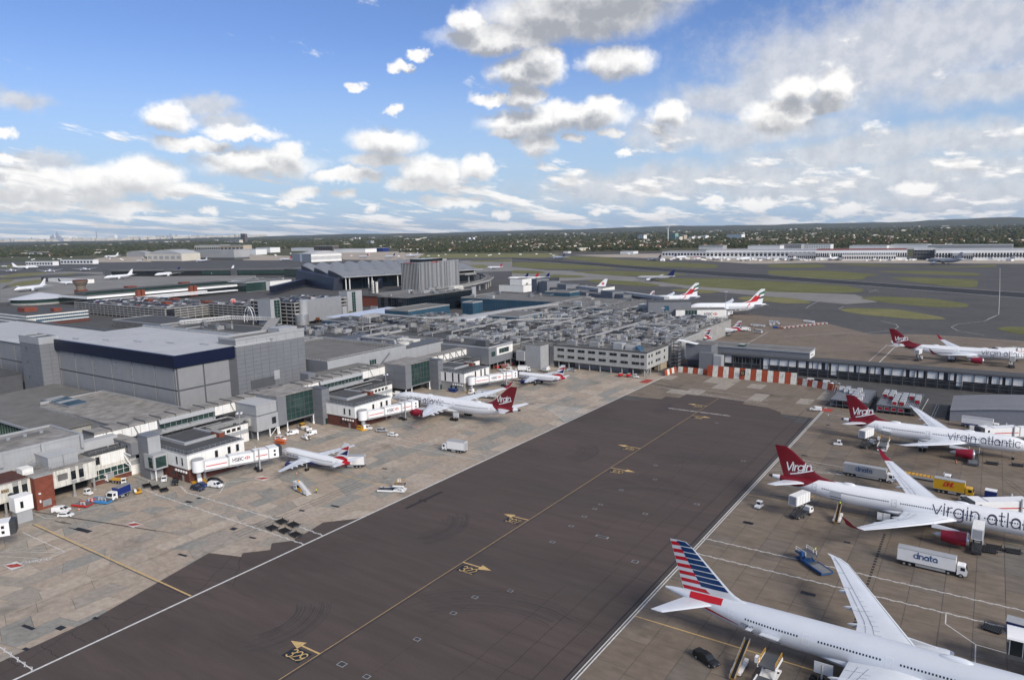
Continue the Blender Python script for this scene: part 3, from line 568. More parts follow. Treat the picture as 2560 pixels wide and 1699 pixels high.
# ---------------------------------------------------------------- building helpers
def FB(mb,face,c,u0,u1,z0,z1,d0,d1):
    if face=='+X': mb.box(c+d0,c+d1,u0,u1,z0,z1)
    elif face=='-X': mb.box(c-d1,c-d0,u0,u1,z0,z1)
    elif face=='+Y': mb.box(u0,u1,c+d0,c+d1,z0,z1)
    else: mb.box(u0,u1,c-d1,c-d0,z0,z1)
    return mb
def fpt(face,c,u,z,d):
    return {'+X':(c+d,u,z),'-X':(c-d,u,z),'+Y':(u,c+d,z),'-Y':(u,c-d,z)}[face]
def wpos(parent): return parent.location
def panels(parent,face,c,u0,u1,z0,z1,nu,nz,m,gap=.07,d=.14,name='panel',us=None,zs=None):
    """cladding of single panels standing proud of the wall behind, mesh shared between alike panels"""
    us=us or [u0+(u1-u0)*i/nu for i in range(nu+1)]; zs=zs or [z0+(z1-z0)*i/nz for i in range(nz+1)]; cache={}
    for a,b in zip(us,us[1:]):
        for e,f in zip(zs,zs[1:]):
            k=(round(b-a,2),round(f-e,2))
            if k not in cache: mb=MB(); FB(mb,face,0,-(b-a)/2+gap,(b-a)/2-gap,-(f-e)/2+gap,(f-e)/2-gap,0,d); cache[k]=mb.mesh(name,m)
            p=fpt(face,c,(a+b)/2,(e+f)/2,0); w=wpos(parent); inst(cache[k],name,(p[0]-w.x,p[1]-w.y,p[2]-w.z),parent)
def windows(parent,face,c,us,zs,w,h,m=None,frame=None,d=.05,name='window'):
    mb=MB(); FB(mb,face,0,-w/2,w/2,-h/2,h/2,.0,d); me=mb.mesh(name,m or m_glass); fm=None
    if frame:
        fb=MB(); t=.09
        for a in ((-w/2-t,w/2+t,-h/2-t,-h/2),(-w/2-t,w/2+t,h/2,h/2+t),(-w/2-t,-w/2,-h/2,h/2),(w/2,w/2+t,-h/2,h/2)): FB(fb,face,0,*a,0,d+.06)
        fm=fb.mesh('window_frame',frame)
    for z in zs:
        for u in us:
            p=fpt(face,c,u,z,0); q=wpos(parent); o=inst(me,name,(p[0]-q.x,p[1]-q.y,p[2]-q.z),parent)
            if fm: inst(fm,'window_frame',(0,0,0),o)
def curtain(parent,face,c,u0,u1,z0,z1,nu,nz,gm,fm,t=.12,d=.1):
    panels(parent,face,c,u0,u1,z0,z1,nu,nz,gm,gap=t/2,d=d*.4,name='pane'); mb=MB()
    for i in range(nu+1): u=u0+(u1-u0)*i/nu; FB(mb,face,c,u-t/2,u+t/2,z0,z1,-.05,d)
    for j in range(nz+1): z=z0+(z1-z0)*j/nz; FB(mb,face,c,u0,u1,z-t/2,z+t/2,-.05,d*.8)
    mb.obj('mullions',fm,parent)
def parapet(parent,x0,x1,y0,y1,z,h=.6,t=.35,m=None):
    mb=MB(); mb.box(x0,x1,y0,y0+t,z,z+h).box(x0,x1,y1-t,y1,z,z+h).box(x0,x0+t,y0+t,y1-t,z,z+h).box(x1-t,x1,y0+t,y1-t,z,z+h); return mb.obj('parapet',m or m_greyl,parent)
def rail(parent,pts,z,h=1.1,m=None,step=2.):
    mb=MB()
    for a,b in zip(pts,pts[1:]):
        a=Vector((*a,z));b=Vector((*b,z)); n=max(1,int((b-a).length/step))
        for i in range(n+1): p=a.lerp(b,i/n); mb.box(p.x-.03,p.x+.03,p.y-.03,p.y+.03,z,z+h)
        for hh in (h,h*.55): mb.beam(a+Vector((0,0,hh)),b+Vector((0,0,hh)),.06)
    return mb.obj('railing',m or m_metal,parent)
rk=random.Random(21)
def ahu(parent,x,y,z,w,l,h,m=None):
    """air handling unit: casing on skids with louvre panels, roof cap and fan cowl"""
    mb=MB(); mb.box(x-w/2,x+w/2,y-l/2,y+l/2,z+.3,z+h); 
    for i in range(max(1,int(l/1.6))): yy=y-l/2+.3+i*1.6; mb.box(x+w/2,x+w/2+.06,yy,yy+1.1,z+.6,z+h-.3)
    mb.box(x-w/2-.1,x+w/2+.1,y-l/2-.1,y+l/2+.1,z+h,z+h+.12)
    mb.box(x-w/2,x-w/2+.2,y-l/2,y+l/2,z,z+.3).box(x+w/2-.2,x+w/2,y-l/2,y+l/2,z,z+.3)
    o=mb.obj('air_handling_unit',m or rk.choice((m_greyl,m_duct,m_grey,m_grey,m_duct,m_conc,m_cond,m_greyd)),parent)
    if rk.random()<.5: MB().cyl(x,y,z+h+.1,z+h+.7,min(w,l)*.3,12).obj('fan_cowl',m_metal,o)
    return o
def duct(parent,pts,r,m=None,round_=True,legs=None):
    """insulated duct run with swept elbows on stub legs"""
    P=[Vector(p) for p in pts]; Q=[P[0]]
    for a,b,c in zip(P,P[1:],P[2:]):
        d0=(a-b);d1=(c-b); e=min(r*1.6,d0.length*.45,d1.length*.45); d0.normalize(); d1.normalize()
        for t in (0,.25,.5,.75,1): p0=b+d0*e;p1=b+d1*e; Q.append((p0.lerp(b,t)).lerp(b.lerp(p1,t),t))
    Q.append(P[-1]); mb=MB().tube(Q,r,8 if round_ else 4)
    o=mb.obj('duct' if r>.35 else 'pipe',m or m_duct,parent,smooth=round_)
    if legs is not None:
        lb=MB()
        for a,b in zip(P,P[1:]):
            n=int((b-a).length/5)
            for i in range(1,n+1):
                p=a.lerp(b,i/(n+1))
                if p.z-r>legs+.1: lb.box(p.x-.06,p.x+.06,p.y-.06,p.y+.06,legs,p.z-r)
        if lb.v: lb.obj('duct_supports',m_greyd,o,kind='stuff')
    return o
def clutter(parent,x0,x1,y0,y1,z,dens=1.,ducts=True,seed=None,units=True):
    """roof plant spread over a rectangle without overlaps"""
    rng=rk; placed=[]; n=int((x1-x0)*(y1-y0)/185*dens)
    for _ in range(n*3):
        if len(placed)>=n: break
        w,l=rng.uniform(1.6,4.2),rng.uniform(2.4,11.)
        if rng.random()<.4: w,l=l,w
        x=rng.uniform(x0+w/2+.4,x1-w/2-.4) if x1-x0>w+1 else None; y=rng.uniform(y0+l/2+.4,y1-l/2-.4) if y1-y0>l+1 else None
        if x is None or y is None: continue
        if any(abs(x-a)<(w+c)/2+.5 and abs(y-b)<(l+d)/2+.5 for a,b,c,d in placed): continue
        placed.append((x,y,w,l)); ahu(parent,x,y,z,w,l,rng.uniform(1.3,3.4))
    if ducts:
        for i in range(max(1,int(n*.75))):
            y=rng.uniform(y0+1,y1-1); x=rng.uniform(x0+1,x1-1); hz=z+rng.uniform(.7,3.); r=rng.choice((.16,.2,.28,.38,.5))
            L=rng.uniform(10,45)
            if rng.random()<.5: xe=min(x+L,x1-.5); duct(parent,[(x,y,z),(x,y,hz),(xe,y,hz),(xe,min(y+rng.uniform(2,6),y1),hz)],r,legs=z)
            else: ye=min(y+L,y1-.5); duct(parent,[(x,y,z),(x,y,hz),(x,ye,hz),(min(x+rng.uniform(2,6),x1),ye,hz)],r,legs=z)
def B_(name,label,cat,x,y): return thing(name,label,cat,(x,y,0))
# ---------------------------------------------------------------- big grey panel-clad hall
t=B_('panel_clad_hall','huge grey panel-clad hall with pale flat roof and navy blue fascia','building',-346,195)
MB().box(-403.4,-290,169.5,219,0,31.2).obj('wall',m_greyd,t)
us=[-403.4+.3,-395,-378.5,-361.5,-343.5,-325,-306.5,-291.5,-289.85]
panels(t,'-Y',169.5,0,0,0,0,0,0,m_hall,gap=.38,d=.35,us=us,zs=[4,16.2,26.4])
panels(t,'+X',-290,0,0,0,0,0,0,m_hall,gap=.38,d=.35,us=[169.6,182.2,195.4],zs=[4,16.2,26.4])
MB().box(-404.2,-288.6,168,169.3,26.6,31.9).box(-289.4,-288.6,169.3,198,26.6,31.9).obj('fascia',m_navy,t)
MB().box(-404,-289.4,169.3,220,31.2,31.8).obj('roof',m_roofw,t)
mb=MB()
for k in range(6): x=-395+k*18; mb.box(x,x+.35,172,216,31.8,31.92)
for k in range(5): x=-390+k*20; mb.box(x,x+7,174+k*5,174.8+k*5,31.8,32.3)
mb.box(-404,-289,218.4,219.6,31.8,32.9); mb.obj('roof_walkway',m_metal,t)
windows(t,'-Y',169.1,[-372.6,-359.5,-339.,-326.],[21.8,19,24.5],.8,.35,m=m_steel,name='vent')
t=B_('panel_clad_hall','lower grey panelled hall with pale roof beside the left stair tower','building',-470,195)
MB().box(-560,-419.6,170.5,216,0,26.4).obj('wall',m_greyd,t); MB().box(-560,-419.6,169.8,217,26.4,27).obj('roof',m_roofw,t); MB().box(-560,-419.6,169.6,169.9,26.2,27.3).obj('eaves',m_whitec,t)
panels(t,'-Y',170.5,0,0,0,0,0,0,m_hall,gap=.35,d=.3,us=[-560,-530,-500,-470,-450,-434,-419.8],zs=[4,15.5,26])
mb=MB(); mb.box(-560,-419.6,216,217.2,27,28.2); mb.obj('parapet',m_greyd,t)
t=B_('stair_tower','grey clad stair tower between the two large halls','building',-408,166)
MB().box(-419,-397,161.3,170.5,0,33).obj('wall',m_greyd,t); panels(t,'-Y',161.3,-419,-405.8,0,30,3,14,m_grey,gap=.05,d=.1); panels(t,'-Y',161.3,-405.8,-397,0,30,2,14,m_grey,gap=.05,d=.1); panels(t,'+X',-397,161.3,170.5,0,30,2,14,m_grey,gap=.05,d=.1)
mb=MB(); mb.box(-419.2,-396.8,161.1,161.5,30,33.6).box(-419.2,-396.8,170,170.4,30,33.6).box(-419.2,-418.8,161.5,170,30,33.6).box(-397.2,-396.8,161.5,170,30,33.6).box(-409,-408.6,161.5,170,30,33.6); mb.obj('parapet',m_greyl,t); windows(t,'-Y',161.2,[-412],[12,20,27],1.2,1.2,m=m_greyd)
t=B_('stair_tower','broad grey clad block at the right end of the large hall','building',-295,218)
MB().box(-303,-290,199.5,239.5,0,33.8).obj('wall',m_greyd,t); panels(t,'+X',-290,199.5,239.5,1,30.6,9,15,m_grey,gap=.045,d=.1); panels(t,'+X',-290,199.5,239.5,30.6,34,7,1,m_greyl,gap=.045,d=.14); panels(t,'-Y',199.5,-303,-289.9,1,34,2,15,m_grey,gap=.045,d=.1)
mb=MB(); FB(mb,'+X',-290,219.5,222.8,12,16.5,.1,.3); mb.obj('louvre',m_greyl,t); mb=MB(); FB(mb,'+X',-290,206,220,9.5,14,.1,.18); mb.obj('panel',m_greyd,t)
MB().box(-303,-290,199.5,239.5,33.8,34.1).obj('roof',m_roofg,t); parapet(t,-303.2,-289.7,199.3,239.7,34.1,1.1,.3,m_greyl); mb=MB().box(-301,-292,226,237,34.1,36.4); mb.obj('roof_plant',m_greyl,t)
t=B_('annex','dark grey low annex in front of the left hall','building',-450,160)
MB().box(-520,-421,146,161,0,13).obj('wall',m_greyd,t); MB().box(-520.4,-420.6,145.6,161,13,13.4).obj('roof',m_roofd,t); windows(t,'-Y',146,[-500,-480,-455,-440],[8.5],1.2,1.6)
# ---------------------------------------------------------------- low brown-roofed building with skylight
t=B_('low_roofed_building','low building with broad weathered brown roof and blue skylight','building',-330,140)
mb=MB(); mb.box(-396,-302,121,165,0,7.6).box(-347,-275,138,165,0,9.4); mb.obj('wall',m_conc,t)
r=MB().hexa([(-397,120,7.6),(-301,120,7.6),(-301,166,7.6),(-397,166,7.6)],[(-397,120,7.9),(-301,120,7.9),(-301,166,9.1),(-397,166,9.1)]).obj('roof',m_roofg,t)
MB().hexa([(-348,139,9.4),(-274,137,9.4),(-274,166,9.4),(-348,166,9.4)],[(-348,139,9.7),(-274,137,9.7),(-274,166,10.6),(-348,166,10.6)]).obj('roof',m_roofb,t)
MB().box(-397.4,-301,119.6,120,7.4,8.3).box(-348.4,-348,139,166,9.2,10.8).box(-348,-274,165.7,166.1,9.6,11).obj('coping',m_greyl,t)
k=MB().box(-356,-330,142.5,151.5,8.6,10.4); k.obj('skylight_curb',m_grey,t)
for i in range(6):
    a=-354+i*3.8; MB().hexa([(a,143.3,10.42),(a+3.4,143.3,10.42),(a+3.4,150.6,10.42),(a,150.6,10.42)],[(a,143.3,10.6),(a+3.4,143.3,10.6),(a+3.4,150.6,10.9),(a,150.6,10.9)]).obj('skylight_pane',m_glassb if i%3 else m_greyl,t)
mb=MB()
for i in range(34): u=-395+i*2.7; FB(mb,'-Y',121,u,u+.3,1.5,7.2,.05,.45)
mb.obj('louvre_fin',mat('green_louvre',(.10,.15,.12),.6),t,kind='stuff'); mb=MB(); FB(mb,'-Y',121,-396,-302,1.4,7.3,0,.06); mb.obj('glazing',m_glassg,t)
# service yard barriers at far left
bar=MB().hexa([(-.5,-1,0),(.5,-1,0),(.5,1,0),(-.5,1,0)],[(-.2,-1,.9),(.2,-1,.9),(.2,1,.9),(-.2,1,.9)]).mesh('barrier',mat('faded_orange_plastic',(.55,.28,.18),.6))
for i in range(14):
    o=bpy.data.objects.new('barrier',bar); COL.objects.link(o); o.location=(-431-i*3.2,135-i*.3,-.2); o.rotation_euler=(0,0,rad(90)); tag(o,'faded orange plastic barrier in the yard at the far left','barrier','row of orange barriers in the left yard')
# ---------------------------------------------------------------- elevated passenger corridor
t=B_('elevated_corridor','long elevated passenger corridor with stained flat roof panels','building',-258,175)
MB().box(-264,-257.2,84,263,10.2,14.4).obj('wall',m_greyd,t)
for k,y in enumerate([118+6.06*i for i in range(24)]):
    MB().box(-264.4,-256.8,y+.06,y+6.0,14.4,14.9).obj('roof_panel',m_roofb,t)
    MB().box(-264.6,-256.6,y-.16,y+.06,14.2,15.3).obj('roof_rib',m_greyd,t)
panels(t,'+X',-257.2,118,141,10.4,14.2,7,1,m_white,d=.12); panels(t,'+X',-257.2,165,176,10.4,14.2,3,1,m_white,d=.12); panels(t,'+X',-257.2,206,219,10.4,14.2,3,1,m_white,d=.12); panels(t,'+X',-257.2,247,263,10.4,14.2,4,1,m_white,d=.12)
for a,b in ((141.5,164.5),(219.5,246.5)):
    curtain(t,'+X',-257.2,a,b,10.5,12.6,int((b-a)/2.1),1,m_glassg,m_greyl); MB().hexa([(-257.2,a,12.7),(-256,a,12.7),(-256,b,12.7),(-257.2,b,12.7)],[(-257.2,a,14.3),(-256.9,a,14.3),(-256.9,b,14.3),(-257.2,b,14.3)]).obj('fascia',m_greyl,t)
    mb=MB(); FB(mb,'+X',-257.2,a,b,9.4,10.4,0,1.1); mb.obj('gutter',m_greyl,t); rail(t,[(-256.2,a),(-256.2,b)],9.4)
mb=MB()
for i in range(14):
    y=122+i*10; mb.beam((-257,y,14.6),(-256,y+1.6,10),.16)
mb.obj('brace',m_char,t); mb=MB()
for i in range(9): y=90+i*20; mb.box(-262,-261.4,y,y+.6,0,10.2)
mb.obj('column',m_conc,t)
# lower wing running under the corridor
t=B_('service_wing','two-storey service wing with dark felt roof under the elevated corridor','building',-252,190)
for a,b in ((124,172),(208,256),(286,330)):
    MB().box(-264,-246,a,b,0,7.6).obj('wall',m_white,t); MB().box(-264.3,-245.6,a-.2,b+.2,7.6,8).obj('roof',m_roofd,t); windows(t,'+X',-246,[a+3+i*2.4 for i in range(int((b-a-4)/2.4))],[6.1],1.7,1.2)
    panels(t,'+X',-246,a,b,3.4,5.2,int((b-a)/4),1,m_greyl,d=.08)
    rail(t,[(-246,a),(-246,b)],8); duct(t,[(-255,a+2,8),(-255,a+2,9.4),(-255,b-3,9.4),(-250,b-3,9.4)],.3,legs=8); duct(t,[(-252,a+2,8),(-252,a+2,8.8),(-252,b-8,8.8)],.18,legs=8); clutter(t,-263,-250,a+1,b-1,8,.5,False)
# ---------------------------------------------------------------- frontage of stand 329
t=B_('stand_frontage','weathered white-panelled frontage over dark open bays with sign 329','building',-246,90)
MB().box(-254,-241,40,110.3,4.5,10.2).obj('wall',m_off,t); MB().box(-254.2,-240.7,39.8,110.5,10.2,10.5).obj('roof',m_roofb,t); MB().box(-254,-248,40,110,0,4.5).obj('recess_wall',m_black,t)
MB().box(-254,-241,70,90.4,10.5,10.7).obj('roof_stain_panel',mat('rust_red_roofing',(.085,.035,.03),.9,var=.2),t)
b=MB().box(-241.2,-238.2,90.8,96.1,0,10.35).obj('brick_panel',m_brick,t); mb=MB(); mb.box(-241.2,-238.0,90.6,96.3,10.35,10.6); mb.obj('coping',m_conc,t); mb=MB(); FB(mb,'+X',-238.2,92.4,94.9,.8,2.8,0,.08); mb.obj('louvre',m_metal,t)
mb=MB(); mb.box(-238.2,-237.9,91.6,92,2.4,3.2).box(-238.2,-237.7,91.5,92.1,5.1,5.5); mb.obj('lamp_box',m_whitec,t)
windows(t,'+X',-241,[86.8,89.2,103.2,105.6],[7.3],1.5,2.9); windows(t,'+X',-241,[100],[7.6],3.,2.1,m=m_cond); windows(t,'+X',-241,[86.8,89.2,103.2,105.6],[5.1],1.6,1.,m=m_conc); windows(t,'+X',-241,[86.8,89.2,103.2,105.6],[9.5],1.6,1.2,m=m_conc)
for y in (103.4,109.6,84,76): MB().cyl(-242,y,0,4.5,.35,12).cyl(-242,y,0,.7,.7,12).obj('column',m_conc,t)
mb=MB(); FB(mb,'+X',-241,83,84.9,7.6,8.6,0,.08); mb.obj('number_plate',m_black,t); vtext('number','329',.75,.13,m_yelmk,t,(-240.88,83.95,7.75),(0,1,0),(0,0,1))
mb=MB(); mb.box(-241,-239.6,84.5,85.7,5.3,6.9).box(-240.6,-239.4,84.7,85.5,6.9,7.2); mb.obj('docking_display',m_char,t)
u=MB().box(-252.5,-243,97.2,106,10.5,14.3).obj('plant_room',m_greyl,t); MB().hexa([(-252.7,97,14.3),(-242.8,97,14.3),(-242.8,106.2,14.3),(-252.7,106.2,14.3)],[(-252.7,97,14.5),(-242.8,97,14.4),(-242.8,106.2,14.4),(-252.7,106.2,14.5)]).obj('roof',m_roofw,u); mb=MB()
for i in range(18): y=97.5+i*.47; mb.box(-243.02,-242.96,y,y+.06,10.6,12.4)
mb.box(-243.03,-242.9,101.5,101.7,10.5,14.3); mb.obj('louvre',m_grey,u)
ahu(t,-245.5,91.5,10.5,4,3,1.8,m_white); mb=MB()
for i in range(7): mb.beam((-250+i*.6,92+i*.5,10.6),(-247-i*.3,96,13-i*.2),.12)
for h in (11.4,12.2,13): mb.beam((-250,92,h),(-246,96,h),.1); mb.beam((-250,96,h),(-246,92.5,h),.1)
mb.obj('pipework',m_metal,t); rail(t,[(-241.4,90),(-241.4,97),(-241.4,110)],10.5)
MB().box(-249,-246,110.5,124,0,10.3).obj('wall',m_off,t); MB().box(-256,-245.8,110.5,124.2,10.3,10.6).obj('roof',m_roofd,t); windows(t,'+X',-246,[111.2,113.2],[8.2],1.4,2.6); curtain(t,'+X',-246,111,123.5,1.6,5.,6,2,m_glassg,m_white); mb=MB(); FB(mb,'+X',-246,110.5,124,0,1.5,0,.2); mb.obj('brick_plinth',m_brickd,t); panels(t,'+X',-246,114.3,123.8,6.1,10.1,3,1,m_white); rail(t,[(-246.4,111),(-246.4,124)],10.6)
clutter(t,-256,-249,111,124,10.6,1.,True)
t=B_('rooftop_storey','set-back upper storey with grey parapets and stained flat roof','building',-262,90)
MB().box(-275,-252,40,112,0,16.4).obj('wall',m_greyl,t); MB().box(-274.5,-252.5,40,111.6,16.4,16.6).obj('roof',m_roofb,t); parapet(t,-275.2,-251.8,39.8,112.2,16.4,.8,.5,m_greyl)
for y in (75,87,99,111): MB().box(-252,-251,y,y+.9,12.5,17).obj('downpipe',m_greyl,t)
MB().box(-269,-264,44,108,16.6,17).obj('roof_gully',m_roofg,t); MB().box(-262,-253,112.3,124,10.6,13.6).obj('link_roof',m_roofw,t)
for i in range(12): MB().box(-267,-266,50+i*5,51+i*5,17,17.8).obj('roof_vent',m_metal,t)
# ---------------------------------------------------------------- three gate blocks with lift towers and glazed link rooms
def gate_block(Y,X1,label,base_m,flank,L=22,strips=False):
    t=B_('gate_block',label,'building',X1-14,Y+L/2); X0=X1-28
    MB().box(X0+.35,X1-.35,Y+.35,Y+L-.35,0,4.7).obj('ground_floor_wall',base_m,t); MB().box(X0,X1,Y,Y+L,4.7,9.7).obj('upper_wall',m_white,t)
    MB().box(X0+.2,X1-.2,Y+.2,Y+L-.2,9.7,9.9).obj('roof',m_roofd,t); parapet(t,X0-.05,X1+.05,Y-.05,Y+L+.05,9.55,.45,.22,m_greyl)
    x0,x1,y0,y1=X0+1,X1-11,Y+6,Y+L-2; mb=MB(); mb.box(x0,x1,y0,y0+.7,9.9,10.9).box(x1-.7,x1,y0+.7,y1,9.9,10.9).box(x0,x1-.7,y1-.7,y1,9.9,10.9); mb.obj('roof_upstand',m_greyl,t); MB().box(x0,x1-.7,y0+.7,y1-.7,9.9,10.4).obj('roof',m_roofd,t)
    MB().box(X1-14,X1-9,Y+L-3.6,Y+L-1.6,9.9,11.6).obj('brick_stack',m_brick,t); MB().box(X1-14.1,X1-8.9,Y+L-3.7,Y+L-1.5,11.6,11.8).obj('coping',m_conc,t)
    if strips:
        windows(t,'-Y',Y,[X1-12.6,X1-7.6,X1-3.6],[7.2],1.,4.6); windows(t,'+X',X1,[Y+9.5,Y+14.5,Y+18],[7.2],1.2,4.6)
    else:
        windows(t,'-Y',Y,[X1-6.2,X1-3.],[7.1],.9,2.6,frame=m_greyl); windows(t,'+X',X1,[Y+L-11.2,Y+L-6.2,Y+L-2.8],[7.4],1.1,2.4,frame=m_greyl)
    panels(t,'+X',X1,Y,Y+L,4.8,9.5,6,1,m_white,gap=.02,d=.03); panels(t,'-Y',Y,X1-16,X1,4.8,9.5,5,1,m_white,gap=.02,d=.03)
    for i in range(5): MB().box(X1-8+i*1.5,X1-7.3+i*1.5,Y-.05,Y+.36,3.2,3.9).obj('cooler_box',m_whitec,t)
    windows(t,'+X',X1-.35,[Y+8,Y+14,Y+17.5],[2.2],1.3,1.2); windows(t,'-Y',Y+.35,[X1-9,X1-6],[2.],1.2,1.4)
    for y in (Y+6,Y+19): mb=MB(); FB(mb,'+X',X1-.35,y-.5,y+.5,0,2.1,0,.08); mb.obj('door',m_conc,t)
    mb=MB(); FB(mb,'-Y',Y+.35,X1-4.5,X1-3.5,0,2.1,0,.08); mb.obj('door',m_conc,t)
    rail(t,[(X0+.5,Y+.5),(X1-.5,Y+.5),(X1-.5,Y+L-.5)],9.9)
    return t
gate_block(129.6,-220,'white gate block with brick base beside the small lift tower','x' and m_brickd,None)
gate_block(205.8,-220,'white gate block with brick base facing the middle white jet','x' and m_brickd,None)
gate_block(284.2,-222,'white gate block with dark vertical strips and grey concrete base','x' and m_conc,None,strips=True)
t=B_('lift_tower','small grey lift tower with green glass box on a slim post','building',-238,127)
MB().box(-241.5,-235.2,125,129.4,0,14.9).obj('shaft',m_greyl,t); MB().box(-241.7,-235,124.8,129.5,14.9,15.2).obj('roof',m_grey,t); MB().box(-237.5,-231.5,124.4,129.3,4.,9.2).obj('lobby',m_greyl,t); panels(t,'-Y',125,-241.5,-235.2,0,14.9,1,5,m_grey,d=.06)  # -Y panels darker than the sunward shaft faces, shade given by colour
curtain(t,'-Y',124.4,-234.9,-231.9,4.6,8.4,1,1,m_glassg,m_greyl); curtain(t,'+X',-231.5,125,128.8,4.6,8.4,1,1,m_glassg,m_greyl); MB().cyl(-232.6,125.4,0,4,.22,12).obj('post',m_whitec,t); MB().box(-243,-234,123,124,.0,.35).obj('kerb',m_conc,t)
t=B_('link_bridge','grey clad link bridge propped on white braced steel frame','bridge',-249,126)
MB().box(-257,-241.6,122.6,126.8,8.2,12.4).obj('deck_box',m_grey,t); MB().box(-257,-241.5,122.4,127,12.4,12.7).obj('roof',m_roofb,t); windows(t,'-Y',122.6,[-249,-244.5],[10.2],.9,2.6)
mb=MB(); mb.box(-247.3,-246.7,121.6,122.2,0,10.3); 
for a,b in (((-247,122,9),(-241.6,122,8.4)),((-247,122,9),(-241.6,122,4.6)),((-247,122,5.4),(-241.6,122,4.4))): mb.beam(a,b,.3)
mb.obj('steel_frame',m_whitec,t)
def link_room(Y0,k,label,tl):
    """glazed gate room on columns (x -262..-243) with its clad flank pier, and the lift tower beside it"""
    t=B_('glazed_link_room',label,'building',-252,Y0-12); a=Y0-17; b=Y0-2.6
    MB().box(-258,-243.4,a,b,4.4,15.6).obj('core',m_greyd,t); MB().box(-259,-243,a-4.6,b+.5,15.6,16).obj('roof',m_roofb,t); curtain(t,'+X',-243.4,a,b,4.5,15.5,6,4,m_glassg,m_greyd,t=.16,d=.25)
    MB().box(-258,-243,a-4.5,a,3.4,15.7).obj('flank_wall',m_grey if k==1 else m_greyd,t); panels(t,'+X',-243,a-4.5,a,3.4,15.7,1,3,m_grey,d=.06); panels(t,'-Y',a-4.5,-258,-242.95,3.4,15.7,2,3,m_grey if k==1 else m_grey,d=.08)
    mb=MB()
    for i in range(22): y=a+(b-a)*i/21; mb.box(-243.9,-242.9,y-.1,y+.1,4.,4.5)
    mb.obj('soffit_fin',m_greyl,t,kind='stuff')
    for y in (a-4,a+.4,b): MB().cyl(-243.6,y,0,4.4,.28,12).cyl(-243.6,y,0,.9,.55,12).obj('column',m_whitec,t)
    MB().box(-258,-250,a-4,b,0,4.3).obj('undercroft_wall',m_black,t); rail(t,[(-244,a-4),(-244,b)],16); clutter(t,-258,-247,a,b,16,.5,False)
    u=B_('lift_tower',tl,'building',-241,Y0-.4); MB().box(-245.6,-237.6,Y0-2.4,Y0+1.9,0,15.6).obj('wall',m_greyd,u); panels(u,'-Y',Y0-2.4,-245.6,-237.6,0,15.7,2,5,m_grey,d=.09); panels(u,'+X',-237.6,Y0-2.4,Y0+1.9,0,15.7,1,6,m_grey,d=.09); MB().box(-245.7,-237.5,Y0-2.5,Y0+2,15.7,16).obj('roof',m_greyd,u)
    mb=MB(); FB(mb,'+X',-237.6,Y0-1.2,Y0+1.2,0,2.6,.09,.14); mb.obj('door',m_glassg,u)
link_room(206,1,'glazed green gate room on white columns beside the brick-based middle gate block','tall grey clad lift tower beside the middle gate block')
link_room(284.4,2,'glazed green gate room on columns behind the red-tailed jet on the left','tall grey clad lift tower left of the striped gate block')
t=B_('plant_annex','pale grey metal plant box on a raised annex beside the glazed gate room','building',-250,179)
MB().box(-257,-243,174,184.6,3.4,9.6).obj('annex_wall',m_greyl,t); panels(t,'+X',-243,174,184.6,3.4,9.5,3,2,m_greyl,d=.06); MB().box(-256.5,-243.4,174.4,184.4,9.9,14.2).obj('plant_box',m_greyl,t); panels(t,'+X',-243.4,174.4,184.4,10,14.1,3,1,m_greyl,d=.06); MB().box(-256.8,-243.1,174.1,184.6,14.2,14.45).obj('roof',m_roofw,t); windows(t,'+X',-242.9,[182.3],[6.6],1.8,2.6,m=m_glass,frame=m_greyd)
for y in (174.4,180.3,184.2): MB().cyl(-243.4,y,0,3.4,.25,10).obj('column',m_whitec,t)
mb=MB(); mb.beam((-243.2,180.4,.3),(-243.2,183.8,3.3),.2); mb.obj('brace',m_whitec,t); MB().box(-257,-247,174,184.6,0,3.3).obj('undercroft_wall',m_greyd,t)
t=B_('footbridge','grey panelled footbridge with dark openings beside the light mast','bridge',-247,168)
MB().box(-250,-246.6,156,174,5.6,9).obj('deck_box',m_conc,t); windows(t,'+X',-246.6,[166.5,171.],[7.4],1.6,2.4); mb=MB()
for y in (165.8,170.3): mb.beam((-246.5,y,6.1),(-246.5,y+1.5,8.6),.18)
mb.obj('brace',m_greyl,t)
# ---------------------------------------------------------------- long grey hall behind the corridor
t=B_('long_grey_hall','long grey-clad hall with flat roof ringed by pipe trestles','building',-310,290)
MB().box(-345,-276,241.5,333,0,17).obj('wall',m_greyd,t); panels(t,'-Y',241.5,-345,-276,1,18.6,10,1,m_grey,gap=.03,d=.12); panels(t,'+X',-276,241.5,300,1,18.6,12,1,m_greyl,gap=.03,d=.12); panels(t,'+X',-276,300,333,1,16.2,7,1,m_greyl,gap=.03,d=.12)  # sunward +X panels get a lighter grey than -Y: sunlight put into the cladding
MB().box(-344.6,-276.2,242,300,17,17.4).obj('roof',m_roofg,t); MB().box(-344.6,-276.2,300,333,14.6,15).obj('roof',m_roofg,t); parapet(t,-345,-275.9,241.4,300,17.2,1.5,.3,m_greyl)
mb=MB()
for i in range(26): y=243.5+i*2.1; mb.box(-278.6,-278.2,y,y+.3,17.4,18.7).box(-343,-342.6,y,y+.3,17.4,18.7)
for i in range(28): x=-342+i*2.3; mb.box(x,x+.3,243.4,243.8,17.4,18.7).box(x,x+.3,297,297.4,17.4,18.7)
mb.obj('pipe_trestle',m_conc,t,kind='stuff'); duct(t,[(-278.4,243.6,18.9),(-278.4,297.2,18.9),(-342.8,297.2,18.9),(-342.8,243.6,18.9)],.28); duct(t,[(-279.4,244.6,18.6),(-279.4,296,18.6),(-341.8,296,18.6)],.18)
